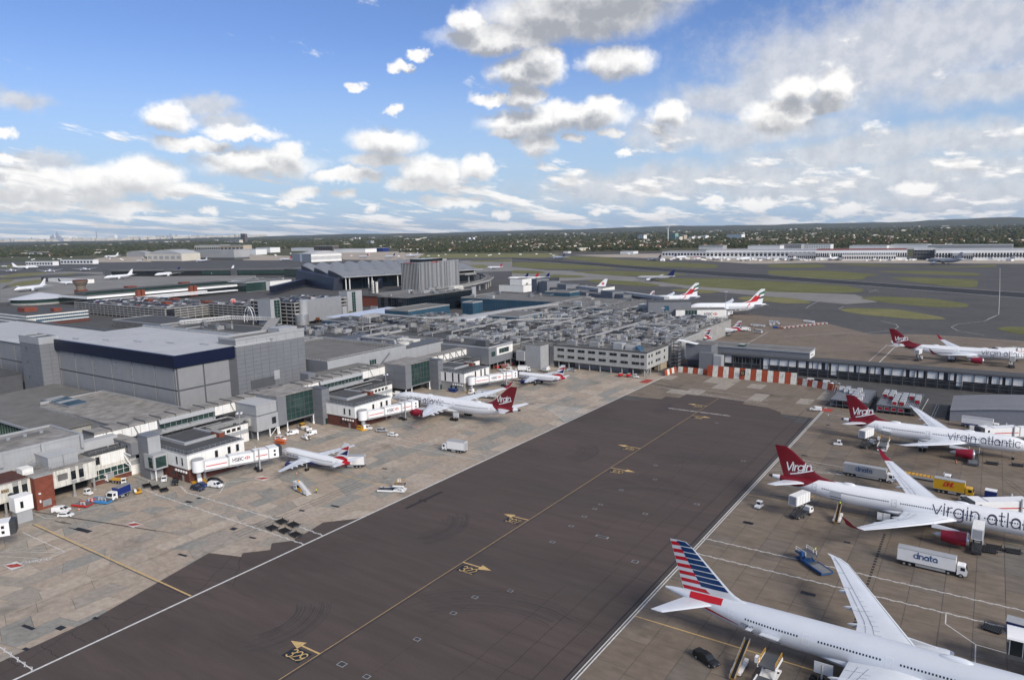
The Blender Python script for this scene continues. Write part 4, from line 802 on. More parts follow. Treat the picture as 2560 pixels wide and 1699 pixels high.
windows(t,'+X',-275.86,[271.5,273.2,274.9],[13.2],1.4,2.6,m=m_glassg); mb=MB(); mb.beam((-275.5,277,9.5),(-275.5,286,16),.5); mb.beam((-275.2,277,10.5),(-275.2,286,17),.12); mb.obj('escape_stair',m_grey,t)
MB().box(-276,-268,228.5,262,0,14.3).obj('annex_wall',m_greyl,t); MB().box(-276,-267.8,228.3,262,14.3,14.6).obj('roof',m_roofg,t); MB().box(-276,-270,224,228.4,0,15.8).obj('annex_wall',m_grey,t); clutter(t,-330,-285,302,330,15,1.1); duct(t,[(-290,306,15),(-290,306,19.5),(-318,306,19.5),(-318,330,19.5)],.9,legs=15)
MB().cyl(-286,309,15,18.4,3.4,20).obj('cooling_tower',m_off,t); mb=MB()
for i in range(4): mb.box(-300+i*3.6,-297+i*3.6,318,324,15,18)
mb.obj('chiller',m_off,t)
# ---------------------------------------------------------------- light masts
def mast(x,y,h,label):
    t=thing('light_mast',label,'light mast',(x,y,0)); MB().tube([(0,0,0),(0,0,h)],[.2,.1],8).obj('pole',m_greyl,t,False); mb=MB()
    mb.box(-.9,.9,-.06,.06,h-.1,h+.1); mb.box(-.06,.06,-.9,.9,h-.1,h+.1); mb.obj('crossarm',m_metal,t,False)
    for a in range(4): c,s=math.cos(a*math.pi/2)*1.0,math.sin(a*math.pi/2)*1.0; MB().box(c-.35,c+.35,s-.25,s+.25,h+.0,h+.3).obj('floodlight',m_whitec,t,False)
    return t
for p,h,l in ((B_ and G(300+1580/5.2275,950+735/5.2275,9.9),18.5,'slim light mast in front of the elevated corridor'),(G(640+1705/5.2275,850+695/5.2275,9.9),18.5,'slim light mast beside the middle gate block roof'),(G(960+1285/5.2275,750+870/5.2275,0),22,'left of two tall light masts by the baggage carts'),(G(960+1435/5.2275,750+905/5.2275,0),25,'right of two tall light masts by the baggage carts'),(G(1620+245/6.533,680+900/6.533,10),24,'light mast in front of the glazed gate room with logo'),(G(1620+1262/6.533,680+840/6.533,0),27,'light mast at the right edge of the logo gate room')): mast(p.x,p.y,h,l)
# ---------------------------------------------------------------- jet bridges
def hexlogo(parent,O,du,dv,s,world=False):
    """red and white hourglass lozenge as on the bridge flanks"""
    O=Vector(O);du=Vector(du);dv=Vector(dv); n=du.cross(dv).normalized(); f=lambda u,v,k=0:O+du*(u*s)+dv*(v*s)+n*k
    a=MB()
    a.poly([f(-1,0,.01),f(-.5,-.5,.01),f(-.5,.5,.01)]).poly([f(1,0,.01),f(.5,.5,.01),f(.5,-.5,.01)]).poly([f(-.5,.5,.01),f(0,0,.01),f(.5,.5,.01)]).poly([f(-.5,-.5,.01),f(.5,-.5,.01),f(0,0,.01)])
    return a.obj('lozenge_logo',m_redl,parent,world)
def bridge(p0,p1,label,zf=4.6,rot=True,text_='HSBC',side=1,logo=True,drop=.2):
    p0=Vector((*p0,0));p1=Vector((*p1,0)); d=p1-p0; L=d.length; a=math.atan2(d.y,d.x)
    t=thing('jet_bridge',label,'jet bridge',tuple(p0),a)
    if rot:
        MB().cyl(0,0,zf-.4,zf+3.7,1.9,24).obj('rotunda',m_whitec,t,False,smooth=True); MB().cyl(0,0,zf+3.7,zf+3.9,2.,24).obj('rotunda_roof',m_greyl,t,False)
        MB().cyl(0,0,0,zf-.4,.75,14).obj('pedestal',m_greyl,t,False); MB().box(-2.2,2.2,-2.2,2.2,0,.5).obj('pedestal_base',m_yel,t,False); MB().box(-.8,.6,-1.6,-.9,.5,2.2).obj('control_box',m_whitec,t,False)
    n=3; le=[1.6,L*.36,L*.68,L-3.4]; 
    for i in range(3):
        w=1.45+.16*i; h=2.9+.25*i; x0,x1=le[i],le[i+1]; z=zf-.05*i
        s=MB().hexa([(x0,-w,z),(x1,-w,z-drop),(x1,w,z-drop),(x0,w,z)],[(x0,-w,z+h),(x1,-w,z+h-drop),(x1,w,z+h-drop),(x0,w,z+h)]).obj('tunnel',m_whitec,t,False)
        mb=MB()
        for x in (x0+.1,x1-.25): mb.box(x,x+.18,-w-.06,w+.06,z-drop-.1,z+h+.08)
        mb.obj('tunnel_rib',m_greyl,s,False)
        for sd in (-1,1):
            if i==1 and logo: continue
            q=MB().box(x0+.6,x1-.5,sd*(w+.015)-.012,sd*(w+.015)+.012,z-drop+h*.42,z-drop+h*.42+.3).obj('red_stripe',m_redl,s,False)
        mb=MB().box(x0,x1,-w*.8,w*.8,z-drop-.55,z-drop-.1); mb.obj('underframe',m_greyl,s,False)
        if i==1 and logo:
            for sd in (-1,1):
                du=Vector((1,0,0)) if sd==-1 else Vector((-1,0,0)); xc=(x0+x1)/2; hh=min(1.2,(x1-x0)*.16)
                vtext('logo_lettering',text_,hh,hh*.17,m_ink,s,(xc-sd*-1*hh*.75 if False else xc+(-hh*.9 if sd==-1 else hh*.9),sd*(w+.03),z+h*.3),du,(0,0,1),world=False)
                hexlogo(s,(xc+(hh*1.6 if sd==-1 else -hh*1.6),sd*(w+.03),z+h*.3+hh*.5),du,(0,0,1),hh*.85)
    zc=zf-drop-.1; c=MB().box(L-3.4,L,-2.2,2.2,zc,zc+3.6).obj('cab',m_whitec,t,False)
    for sd in (-1,1):
        for z in (zc+.7,zc+2.1): MB().box(L-1.8,L-1.1,sd*2.2-.03,sd*2.2+.03,z,z+.8).obj('cab_window',m_glass,c,False)
    MB().hexa([(L,-2,zc+.1),(L+1.3,-1.8,zc+.2),(L+1.3,1.8,zc+.2),(L,2,zc+.1)],[(L,-2,zc+3.7),(L+1.3,-1.8,zc+3.5),(L+1.3,1.8,zc+3.5),(L,2,zc+3.7)]).obj('bellows',m_char,t,False)
    x=L*.74; 
    for sd in (-1,1): MB().box(x-.2,x+.2,sd*2.05-.18,sd*2.05+.18,1.,zf+3.9).obj('lift_column',m_greyl,t,False)
    MB().box(x-.4,x+.4,-2.3,2.3,.6,1.15).obj('axle_beam',m_char,t,False)
    for sd in (-1,1): MB().wheel(x-.55,sd*1.5,.55,.55,.4).wheel(x+.55,sd*1.5,.55,.55,.4).obj('bogie',m_tyre,t,False)
    return t
bridge((-217.3,131.6),(-208.3,156.6),'white jet bridge with red stripes docked to the nearest left airliner')
bridge((-217.3,207.6),(-211.5,234.6),'white jet bridge with red stripes docked to the red-tailed jet on the left')
bridge((-219,286.2),(-209.5,312.6),'white jet bridge docked to the small jet furthest down the left side')
c=G(*L1(200,1230),6); bridge((c.x-16,c.y-26),(c.x-2,c.y-1.5),'white jet bridge cab jutting in at the left edge',rot=False,logo=False)
t=thing('stair_cabin','white stair cabin behind the jet bridge at the left edge','cabin',tuple(G(*L1(230,1180)))); MB().box(-2,2,-2.4,2.4,3.6,8).obj('body',m_whitec,t,False); MB().box(-1.6,1.6,-2,2,0,3.6).obj('base',m_greyl,t,False); MB().box(1.98,2.03,-1,-.2,4.6,6.6).obj('window',m_glass,t,False)
for (px,py,l,dx,dy) in ((2452,1078,'white jet bridge reaching the far side of the second red-tailed jet',34,24),(2425,1262,'white jet bridge behind the curved-winglet airliner at the right edge',40,26),(2490,876,'white jet bridge at the far right red-tailed jet beyond the pier',36,20)):
    p=G(px,py,6.2); bridge((p.x+dx,p.y+dy),(p.x,p.y),l,rot=False,logo=(py==1078))
p=G(2520,1622,4); t=thing('jet_bridge','glass-walled jet bridge end with white roof at the bottom right edge','jet bridge',(p.x,p.y,0))
MB().box(0,14,-2.4,2.4,4.2,7.4).obj('tunnel',m_glass,t,False); MB().loft([[(x,2.6*math.cos(rad(a)),7.3+.9*math.sin(rad(a))) for a in range(0,181,20)] for x in (-.4,14.4)],cap=True).obj('roof',m_whitec,t,False); MB().box(-.2,14,-2.5,2.5,3.5,4.3).obj('floor_frame',m_greyd,t,False); mb=MB()
for x in range(0,14,2): mb.box(x,x+.15,-2.45,-2.35,4.3,7.4)
mb.obj('mullions',m_greyl,t,False); MB().box(5,5.8,-2,2,0,3.6).obj('support',m_greyd,t,False)
# ---------------------------------------------------------------- terminal roofs in the middle
def hall(label,x0,x1,y0,y1,h,wm,rm,dens=1.,name='terminal_block',cur=None,par=True,z0=0,ducts=True,cat='building'):
    t=B_(name,label,cat,(x0+x1)/2,(y0+y1)/2); MB().box(x0,x1,y0,y1,z0,h).obj('wall',wm,t); MB().box(x0+.2,x1-.2,y0+.2,y1-.2,h,h+.2).obj('roof',rm,t)
    if par: parapet(t,x0-.05,x1+.05,y0-.05,y1+.05,h-.3,1.,.3,m_greyl if rk.random()<.5 else m_conc)
    if cur:
        gm,nz=cur; curtain(t,'-Y',y0,x0,x1,max(z0,.5),h-.6,max(3,int((x1-x0)/3.2)),nz,gm,m_greyd); curtain(t,'+X',x1,y0,y1,max(z0,.5),h-.6,max(3,int((y1-y0)/3.2)),nz,gm,m_greyd)
    if dens: clutter(t,x0+1,x1-1,y0+1,y1-1,h+.2,dens,ducts)
    return t
# office block on stilts
t=B_('office_block','grey two-storey office block on stilts crowded with roof plant','building',-188,400)
MB().box(-216,-156,364.6,396,4.2,13.4).obj('wall',m_greyl,t); panels(t,'-Y',364.6,-216,-156,4.2,13.5,18,6,m_conc and mat('pale_grey_panel',(.42,.42,.40),.7,var=.06,streak=.1),gap=.03,d=.07); panels(t,'+X',-156,364.6,396,4.2,13.5,10,6,mat('pale_grey_panel',(.42,.42,.40)),gap=.03,d=.07)
wu=[]
for i in range(8): c=-211+i*6.9; wu+=[c-1.15,c+1.15]
windows(t,'-Y',364.52,wu+[-158.6],[11.2,7.2],2.,1.35,frame=m_greyd); windows(t,'+X',-155.92,[367.5,371.5,378,380.5,383,390,],[11.2,7.2],1.5,1.35,frame=m_greyd)
MB().box(-216,-156.4,365,395.6,13.4,13.6).obj('roof',m_roofg,t); parapet(t,-216.1,-155.8,364.4,396.1,13.3,.7,.35,m_roofd)
MB().box(-214,-162,371,394,0,4.1).obj('undercroft_wall',m_cond,t); 
for i in range(9): MB().cyl(-213+i*6.9,365.6,0,4.2,.4,10).obj('column',m_conc,t)
for y in (372,384,395): MB().cyl(-157,y,0,4.2,.4,10).obj('column',m_conc,t)
panels(t,'-Y',371,-205,-170,0,3.6,7,1,m_greyl,d=.1,name='roller_door'); MB().box(-160.5,-156.6,386,395.5,0,4.1).obj('stone_wall',mat('buff_stone',(.36,.29,.2),.9,var=.2),t)
mb=MB(); mb.beam((-157,366,.2),(-157,371,4),.3); mb.beam((-157,371,.2),(-157,366,4),.3); mb.obj('brace',m_greyl,t)
clutter(t,-214,-158,368,395,13.6,2.3); rail(t,[(-214,365.6),(-158,365.6)],13.6)
for k in range(3): ahu(t,-206+k*15,369.6,13.6,6,2.6,2.8,m_duct)
MB().loft([[(x,371+2.6*math.cos(rad(a)),13.6+2.9*math.sin(rad(a))) for a in range(0,181,20)] for x in (-171,-164.6)],cap=True).obj('tank',m_duct,t,smooth=True); MB().box(-178,-172.5,367.5,373,13.6,17.2).obj('plant_room',m_greyl,t); MB().hexa([(-163.6,367.6,13.6),(-161,367.6,13.6),(-161,373,13.6),(-163.6,373,13.6)],[(-164.2,367.6,16.4),(-163.6,367.6,16.4),(-163.6,373,16.4),(-164.2,373,16.4)]).obj('skylight',m_glassb,t)
t=B_('clad_cube','pale grey ribbed cube at the left end of the office block','building',-224,359); MB().box(-230,-219.6,355,372,0,13.8).obj('wall',m_greyd,t); panels(t,'-Y',355,-230,-219.6,0,14,1,14,m_greyl,gap=.03,d=.1); panels(t,'+X',-219.6,355,364.4,0,14,1,14,m_greyl,gap=.03,d=.1); MB().box(-229.8,-219.8,355.2,372,13.8,14).obj('roof',m_roofg,t); clutter(t,-229,-221,357,371,14,1.5)
t=B_('glazed_link_room','dark glazed link room on posts left of the ribbed cube','building',-246,362); MB().box(-262,-230.4,356,364,4.6,9.6).obj('core',m_greyl,t); curtain(t,'-Y',356,-260,-236,5,8.8,9,1,m_glass,m_greyd); MB().box(-236,-230.2,353.6,358,4.4,10.2).obj('clad_box',m_greyl,t); MB().box(-262,-230.2,355.4,364.4,9.6,9.9).obj('roof',m_roofg,t); rail(t,[(-262,356),(-230.4,356)],9.9)
for x in (-258,-247,-236,-231.5): MB().cyl(x,356.8,0,4.6,.25,10).obj('column',m_whitec,t)
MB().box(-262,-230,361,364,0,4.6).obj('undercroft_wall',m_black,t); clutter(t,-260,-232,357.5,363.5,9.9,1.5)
t=B_('grey_gate_hall','grey gate hall with green windows and long white window strip','building',-262,345); MB().box(-285,-240,331,356,5,14.6).obj('wall',m_grey,t); MB().box(-285,-240,331,356,14.6,14.9).obj('roof',m_roofd,t); parapet(t,-285,-239.9,330.9,356,14.6,.9,.3,m_greyl); windows(t,'+X',-240,[335.5],[10.8],4.2,3.,m=m_glassg,frame=m_greyl); panels(t,'+X',-240,339,356,9.2,14.2,5,1,m_white,d=.08); windows(t,'+X',-239.9,[342.6,345.2,347.8,350.4],[11.6],2.2,2.6,m=m_glassg,frame=m_greyd)
mb=MB()
for y in (333,341,349,355): mb.cyl(-241,y,0,5,.3,8)
mb.obj('column',m_conc,t,kind='stuff'); MB().box(-285,-252,331,356,0,5).obj('undercroft_wall',m_black,t); clutter(t,-283,-242,333,354,14.9,1.2)
t=B_('elevated_corridor','short white elevated corridor with diagonal struts right of the glazed room','building',-256,304); MB().box(-262,-256.4,286,331,9.6,13.4).obj('wall',m_greyd,t); panels(t,'+X',-256.4,286,331,9.8,13.2,9,1,m_white,d=.1); mb=MB()
for i in range(8):
    MB().box(-262.4,-256,286.2+i*5.6,291.6+i*5.6,13.4,13.8).obj('roof_panel',m_roofb,t); mb.beam((-256.2,287+i*5.6,13.6),(-256.0,290+i*5.6,9.6),.2); mb.beam((-256.2,287+i*5.6,9.6),(-256.2,287+i*5.6,13.8),.2)
mb.obj('brace',m_char,t,kind='stuff')
# big fields of roof plant
hall('low terminal block with dark roof and scattered plant behind the gate hall',-345,-241,357,420,12.6,m_cond,m_roofd,1.3)
hall('pale rendered terminal block with stained parapet and silver ducts',-420,-346,322,372,13.5,m_off,m_roofd,1.2)
hall('terminal block with a long run of silver ducts behind the grey hall',-420,-346,250,320,11.5,m_conc,m_roofg,.9)
hall('dark-roofed terminal block packed with plant beside the office block',-240.8,-217,366,420,12.6,m_conc,m_roofd,2.)
hall('terminal block packed with air units behind the office block',-216,-158,397,462,12.4,m_conc,m_roofg,2.4)
hall('wide dark terminal roof with ducts in the centre of the terminal',-345,-217,421,505,12,m_cond,m_roofd,1.5)
hall('dark terminal roof crossed by silver pipes near the blue glazed boxes',-430,-346,373,470,11,m_cond,m_roofd,1.)
hall('terminal roof with rows of air units in front of the logo gate room',-217,-165,463,548,10.5,m_conc,m_roofg,1.9)
hall('dark low terminal roof right of the blue-glazed long block',-345,-218,506,600,10.5,m_cond,m_roofd,1.3)
hall('blue glazed box rising out of the terminal roofs in the centre',-432,-405,445,500,17,m_glassb,m_roofg,0,cur=(m_glassb,4))
hall('small blue glazed penthouse in front of the black glass office',-402,-390,515,530,18,m_glassb,m_roofg,0,cur=(m_glassb,3))
hall('low blue glazed block at the left of the terminal roofs',-455,-415,395,425,12.5,m_glassb,m_roofd,.4,cur=(m_glassb,2))
hall('blue glazed block among the roof plant left of the office block',-330,-300,455,490,16,m_glassb,m_roofg,0,cur=(m_glassb,3))
hall('long low block with blue glazed band and pale flat roof',-470,-345,600,660,12.5,m_glassb,m_roofg,.15,cur=(m_glassb,2))
hall('long blue-banded block with a pale flat roof in front of the grey gate chain',-345,-262,560,640,13,m_glassb,m_roofg,.2,cur=(m_glassb,2))
hall('small blue glazed penthouse in front of the grey gate chain',-395,-365,650,672,17,m_glassb,m_roofg,0,cur=(m_glassb,1))
t=B_('ducted_roof','large silver ducts sweeping over the central terminal roofs','roof plant',-370,400)
for k in range(4): duct(t,[(-404+k*2.2,392,11),(-404+k*2.2,392,19-k*.3),(-404+k*2.2,404+k*2,19-k*.3),(-352,404+k*2,18.5-k*.3),(-352,425+k*3,16)],1.0,legs=11.2)
for k in range(2): duct(t,[(-352+k*3,428,14),(-345+k*3,500,14.5),(-330+k*3,560,14.5)],1.3,legs=12)
duct(t,[(-400,372,13.6),(-400,372,17),(-350,372,17),(-350,346,17),(-350,346,12)],.5,legs=12); duct(t,[(-300,372,12.8),(-300,372,15.5),(-300,440,15.5),(-262,470,15.5)],.6,legs=12); duct(t,[(-262,420,12),(-262,420,14.5),(-262,540,14.5)],.5,legs=12)
duct(t,[(-205,398,12.5),(-205,398,15.8),(-205,460,15.8),(-175,460,15.8)],.8,legs=12.4); duct(t,[(-420,300,11.6),(-420,300,15),(-352,300,15),(-352,262,15)],.7,legs=11.6)
MB().hexa([(-345,430,13),(-330,430,13),(-330,500,13),(-345,500,13)],[(-343,431,15.6),(-333,431,15.6),(-333,499,15.6),(-343,499,15.6)]).obj('glazed_ridge',m_roofw,t)
t=B_('covered_walkway','pale blue-white canopy roof in front of the black glass office','canopy',-470,470); MB().hexa([(-500,438,8),(-432,438,8),(-432,520,8),(-500,520,8)],[(-500,438,8.3),(-432,438,8.3),(-432,520,9.3),(-500,520,9.3)]).obj('roof',mat('pale_blue_fabric_roof',(.50,.56,.68),.6,var=.05),t); mb=MB()
for i in range(6):
    for j in range(4): mb.cyl(-497+i*12.5,442+j*24,0,8,.25,8)
mb.obj('column',m_greyl,t,kind='stuff')
# black glass office
t=B_('glass_office','low black curtain-glass office block with plant on its roof','building',-480,580); MB().box(-520,-481,526,640,0,18).obj('core',m_glassk,t); curtain(t,'-Y',526,-520,-481,.3,18,12,4,m_glassk,m_char); curtain(t,'+X',-481,526,640,.3,18,34,4,m_glassk,m_char,t=.1); MB().box(-520.5,-480.5,525.5,640.5,18,18.5).obj('roof',m_roofg,t); clutter(t,-518,-483,530,637,18.5,.6); MB().box(-496,-488,612,628,18.5,23).obj('plant_room',m_off,t); MB().box(-482,-480.2,634,641,0,21).obj('stair_core',m_greyl,t)
# grey gate chain beyond
t=B_('gate_chain','chain of tall windowless grey clad gate rooms receding behind the roofs','building',-380,700)
P0=Vector((-488,770,0)); P1=Vector((-262,622,0)); dv=(P1-P0); Lc=dv.length; an=math.atan2(dv.y,dv.x); t.location=tuple(P0); t.rotation_euler=(0,0,an)
def cb(x0,x1,y0,y1,h,m,n='wall'): return MB().box(x0,x1,y0,y1,0,h).obj(n,m,t,False)
cb(0,Lc,4,18,11.5,m_greyd); 
for i,(a,b,f,h) in enumerate(((0,16,0,21),(16,30,2,18),(30,48,-1,20),(48,74,3,13),(74,96,0,19),(96,128,2,14.5),(128,146,-1,13.5),(146,176,3,13),(176,200,0,18),(200,216,3,16),(216,Lc,4,12.5))):
    cb(a,b,f,17,h,m_grey); MB().box(a+.2,b-.2,f+.2,17,h,h+.2).obj('roof',m_greyd,t,False); mb=MB()
    for j in range(1,int((b-a)/2.4)): x=a+j*2.4; mb.box(x-.05,x+.05,f-.08,f,0,h)
    mb.obj('cladding_seam',m_greyl,t,False,kind='stuff')
for a,b in ((50,74),(98,146),(178,Lc)): MB().box(a,b,14,20,13,17.5).obj('rear_roof_box',m_greyl,t,False); MB().box(a,b,13.6,14.2,12.6,14.6).obj('clerestory',m_char,t,False)
# glazed gate room with logo
t=B_('logo_gate_room','white-panelled gate room on stilts with lettering and red logo','building',-200,575)
A=Vector((-213.5,558,0)); Bv=Vector((-177.8,577,0)); d=Bv-A; t.location=tuple(A); t.rotation_euler=(0,0,math.atan2(d.y,d.x)); LL=d.length
t2z=5.2; MB().box(0,LL,0,14,t2z,15).obj('body',m_white,t,False); MB().box(-.2,LL+.2,-.2,14.2,15,15.3).obj('roof',m_roofg,t,False)
MB().box(-22,13,5,24,0,21).obj('rear_block',m_grey,t,False); MB().box(-22,13,5,24,21,21.3).obj('roof',m_roofd,t,False)
for i,(a,b) in enumerate(((.1,3.4),(3.4,7.4))+tuple((17+k*3.85,17+(k+1)*3.85) for k in range(6))): MB().box(a+.05,min(b,LL)-.05,-.09,0,t2z,15).obj('panel',m_white,t,False)
MB().box(7.4,17,-.05,0,t2z+.2,14.9).obj('glazing',m_glassg,t,False); mb=MB()
for i in range(5): mb.box(7.4+i*2.4-.1,7.4+i*2.4+.1,-.14,0,t2z,15)
for z in (t2z+.1,t2z+4.8,14.8): mb.box(7.4,17,-.14,0,z-.15,z+.35)
mb.obj('mullions',m_greyl,t,False); vtext('logo_lettering','HSBC',2.2,.36,m_ink,t,(26.2,-.13,10.4),(1,0,0),(0,0,1),world=False); hexlogo(t,(31.6,-.12,11.5),(1,0,0),(0,0,1),1.9)
for x in (.4,7.4,17,28,38,LL-.4): MB().cyl(x,.5,0,t2z,.35,8).obj('column',m_greyl,t,False)
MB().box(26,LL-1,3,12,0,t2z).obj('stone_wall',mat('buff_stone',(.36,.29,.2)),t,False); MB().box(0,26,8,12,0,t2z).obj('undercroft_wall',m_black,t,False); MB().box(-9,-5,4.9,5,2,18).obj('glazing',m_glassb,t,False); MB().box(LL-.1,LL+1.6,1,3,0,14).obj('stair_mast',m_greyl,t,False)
t=B_('ribbed_stair_tower','pale grey stair tower with dark vertical slots in front of the logo room','building',-240,545); c=G(1280+1230/3.692,700+405/3.692); MB().box(c.x-7,c.x+5,c.y,c.y+12,0,16).obj('wall',m_greyl,t)
for i in range(3): mb=MB(); FB(mb,'+X',c.x+5,c.y+1.5+i*3.6,c.y+2.6+i*3.6,3,15,0,.06); mb.obj('slot_window',m_black,t)
windows(t,'-Y',c.y,[c.x-4,c.x+.5],[12.5],3.2,2.6,m=m_grey); parapet(t,c.x-7,c.x+5,c.y,c.y+12,16,.8,.3,m_greyl)
hall('small white hut with dark slot windows behind the grey gate chain',-560,-520,800,860,9,m_white,m_roofg,.3,par=False)
hall('white-walled annex at the end of the dark window strip beyond the gate chain',-470,-400,790,830,9,m_white,m_roofg,.2,par=False)
# ---------------------------------------------------------------- right-hand pier with white panels
t=B_('pier','long low pier with white upper panels and dark open ground floor','building',-20,415)
MB().box(-128,110,408.6,418,0,8.3).obj('core',m_char,t); MB().box(-128,110,407.4,418.5,8.3,8.9).obj('roof',m_roofd,t); MB().box(-128,110,407.2,407.6,8.2,9.1).obj('fascia',m_greyd,t)
x=-104; prng=random.Random(5); i=0; wid=[17.5,4.2,1.6,4.2,1.8,11.,4.6,2.6,2.4,9.8,3,2.2,4.6,1.9,2.4,13,4.2,2.4,4,1.8,6,5.4,2.6,10,3,2.2,9,4.4,2.6,13,4.2,2.4,4,1.8,6,5.4]
gaps=[.9,1.7,.5,2.,1.2,1.4,1.3,.6,1.6,1.8]
for w in wid:
    z0=4.4 if i not in (0,5,15,21,29) else 3.2
    MB().box(x,x+w,408.1,408.6,4.4,7.9).obj('white_panel',m_white,t)
    if i in (0,5,15,21,29): MB().box(x,x+2.6,408.1,408.6,1.6,4.4).obj('white_panel',m_white,t)
    x+=w+gaps[i%len(gaps)]; i+=1
    if x>105: break
MB().box(-126,-122.2,408.1,408.6,3.6,8).obj('white_panel',m_white,t); curtain(t,'-Y',408.5,-122,-106,4.2,7.4,8,1,m_glass,m_greyl)
mb=MB()
for k in range(46): xx=-126+k*5.1; mb.box(xx-.15,xx+.15,407.6,408,0,8.3)
mb.obj('column',m_greyd,t,kind='stuff'); mb=MB()
for z in (2.,3.6): mb.box(-126,108,407.7,407.9,z,z+.15)
mb.obj('rail',m_greyd,t); MB().box(-126,108,409,409.4,.6,3.4).obj('back_glazing',m_glassg,t)
t2=B_('pier_upper_storey','grey upper storey with flat roof on the left half of the pier','building',-120,424); MB().box(-150,-80.5,412,426,0,12).obj('wall',m_grey,t2); MB().box(-150,-80.3,411.7,426.3,12,12.4).obj('roof',m_roofg,t2); parapet(t2,-150,-80.2,411.6,426.4,12,.9,.3,m_greyl); mb=MB(); FB(mb,'+X',-80.4,413,425.5,8.9,12.8,0,.15); mb.obj('end_panel',m_white,t2); mb=MB(); FB(mb,'+X',-80.2,415,421,10.2,10.7,0,.1); mb.obj('louvre',m_char,t2); ahu(t2,-118,415,12.4,3,6,1.6,m_glassg)
t3=B_('pier_block','plain grey clad stepped pier head beside the fire-escape stair','building',-140,404); MB().box(-147,-131.5,400.5,412,5.2,14.2).obj('wall',m_grey,t3); MB().box(-137.5,-129,396.8,402,1,10.4).obj('wall',m_grey,t3); MB().box(-129,-124.5,396.6,402,2.6,9.2).obj('wall',m_greyl,t3); MB().box(-147,-131.4,400.4,412,14.2,14.5).obj('roof',m_roofg,t3); 
for x,y in ((-146,401),(-138,401),(-130,397.4),(-125,397.4)): MB().box(x-.2,x+.2,y-.2,y+.2,0,5.2).obj('column',m_greyd,t3)
t4=B_('fire_escape','open steel fire-escape stair at the corner of the office block','staircase',-152,397); mb=MB()
for x in (-154.5,-150):
    for y in (396.6,401): mb.box(x-.15,x+.15,y-.15,y+.15,0,16)
mb.obj('steel_frame',m_greyd,t4)
for k in range(7): MB().box(-154.6,-150,396.6,401.1,1.4+k*2.1,1.55+k*2.1).obj('landing',m_greyd,t4); MB().box(-150.1,-149.9,396.6,401.1,2.0+k*2.1,2.7+k*2.1).obj('guard_panel',m_grey,t4)
# canopy between
t5=B_('white_canopy','sloping white membrane canopy above the fire-escape stair','canopy',-147,402); MB().hexa([(-152,399,16.1),(-140,399,14.4),(-140,404,14.4),(-152,404,16.1)],[(-152,399,16.3),(-140,399,14.6),(-140,404,14.6),(-152,404,16.3)]).obj('roof',m_whitec,t5); MB().cyl(-151.2,401.5,0,16.1,.2,8).obj('post',m_greyl,t5)
t6=B_('rear_block','white walled block with small square windows behind the pier head','building',-166,445); MB().box(-180,-159.5,430,463,0,12).obj('wall',m_white,t6); windows(t6,'+X',-159.5,[437,445,446.8,448.6,455,459.5],[9.8],1.3,1.3); MB().box(-180,-159.4,430,463,12,12.4).obj('roof',m_roofd,t6); clutter(t6,-178,-161,432,461,12.4,1.8)
# ---------------------------------------------------------------- red and white blast fence
def blast(pts,h,label,lean=1.2,n=1,start=0):
    t=B_('blast_fence',label,'fence',pts[0][0],pts[0][1]); k=start
    for a,b in zip(pts,pts[1:]):
        a=Vector((*a,0));b=Vector((*b,0)); d=b-a; m=max(1,round(d.length/2.9)); u=d.normalized(); nn=Vector((-u.y,u.x,0))
        for i in range(m):
            p=a+d*(i/m)+u*.05; q=a+d*((i+1)/m)-u*.05; mm=(m_oran,m_off)[k%2]; k+=1; c=Vector((0,0,h)); 
            MB().hexa([p,q,q+nn*.18,p+nn*.18],[p+nn*lean+c,q+nn*lean+c,q+nn*(lean+.18)+c,p+nn*(lean+.18)+c]).obj('fence_panel',mm,t)
            MB().beam(p+nn*.3,p+nn*(lean+1.6)+Vector((0,0,.2)),.14).beam(p+nn*(lean+1.6),p+nn*(lean*.8)+c*.8,.14).obj('strut',m_greyd,t)
    return t
blast([(-147.8,371.5),(-146.5,385.5)],3.2,'low red and white blast fence at the corner of the office block',.5)
blast([(-146,385.8),(-128.2,385.2)],3.2,'low red and white blast fence left of the tall fence',.7,start=1)
f=blast([(-128,383),(-80.6,382.6)],5.9,'tall red and white blast fence carrying the letter G',1.3)
MB().box(-109.3,-106.9,382.2,382.6,2.4,5.).obj('letter_plate',m_black,f); vtext('letter','G',1.6,.26,m_yelmk,f,(-108.1,382.15,2.9),(1,0,0),(0,0,1))
blast([(-80.4,383.5),(-62.2,377)],3.4,'low red and white blast fence sloping towards the container racks',.8)
blast([(-62,376.6),(-58.5,366)],3.4,'short red and white blast fence end beside the container racks',.8)
# ---------------------------------------------------------------- container racks
def uld_mesh(w,l,h,m):
    return MB().hexa([(-w/2,-l/2,0),(w/2,-l/2,0),(w/2,l/2,0),(-w/2,l/2,0)],[(-w/2,-l/2,h),(w/2*.95,-l/2,h),(w/2*.95,l/2,h),(-w/2,l/2,h)]).mesh('shell',m)
u_wh=uld_mesh(2.0,1.5,1.6,m_whitec); u_al=uld_mesh(2.0,1.5,1.6,m_steel); u_gr=uld_mesh(2.,1.5,1.6,m_greyl); u_door=MB().box(-.85,.85,-.79,-.74,.12,1.45).mesh('curtain_door',m_red); u_doorw=MB().box(-.85,.85,-.79,-.74,.12,1.45).mesh('curtain_door',m_whitec); u_rib=MB().box(-.9,.9,-.6,-.1,1.6,1.64).box(-.9,.9,.1,.6,1.6,1.64).mesh('roof_panel',m_greyl)
def uld(x,y,z,kind,label,group):
    o=thing('air_cargo_container',label,'container',(x,y,z),0,group); inst((u_wh,u_al,u_gr)[kind%3],'shell',(0,0,0),o); inst(u_door if kind>=3 else u_doorw,'curtain_door',(0,0,0),o); inst(u_rib,'roof_panel',(0,0,0),o)
    return o
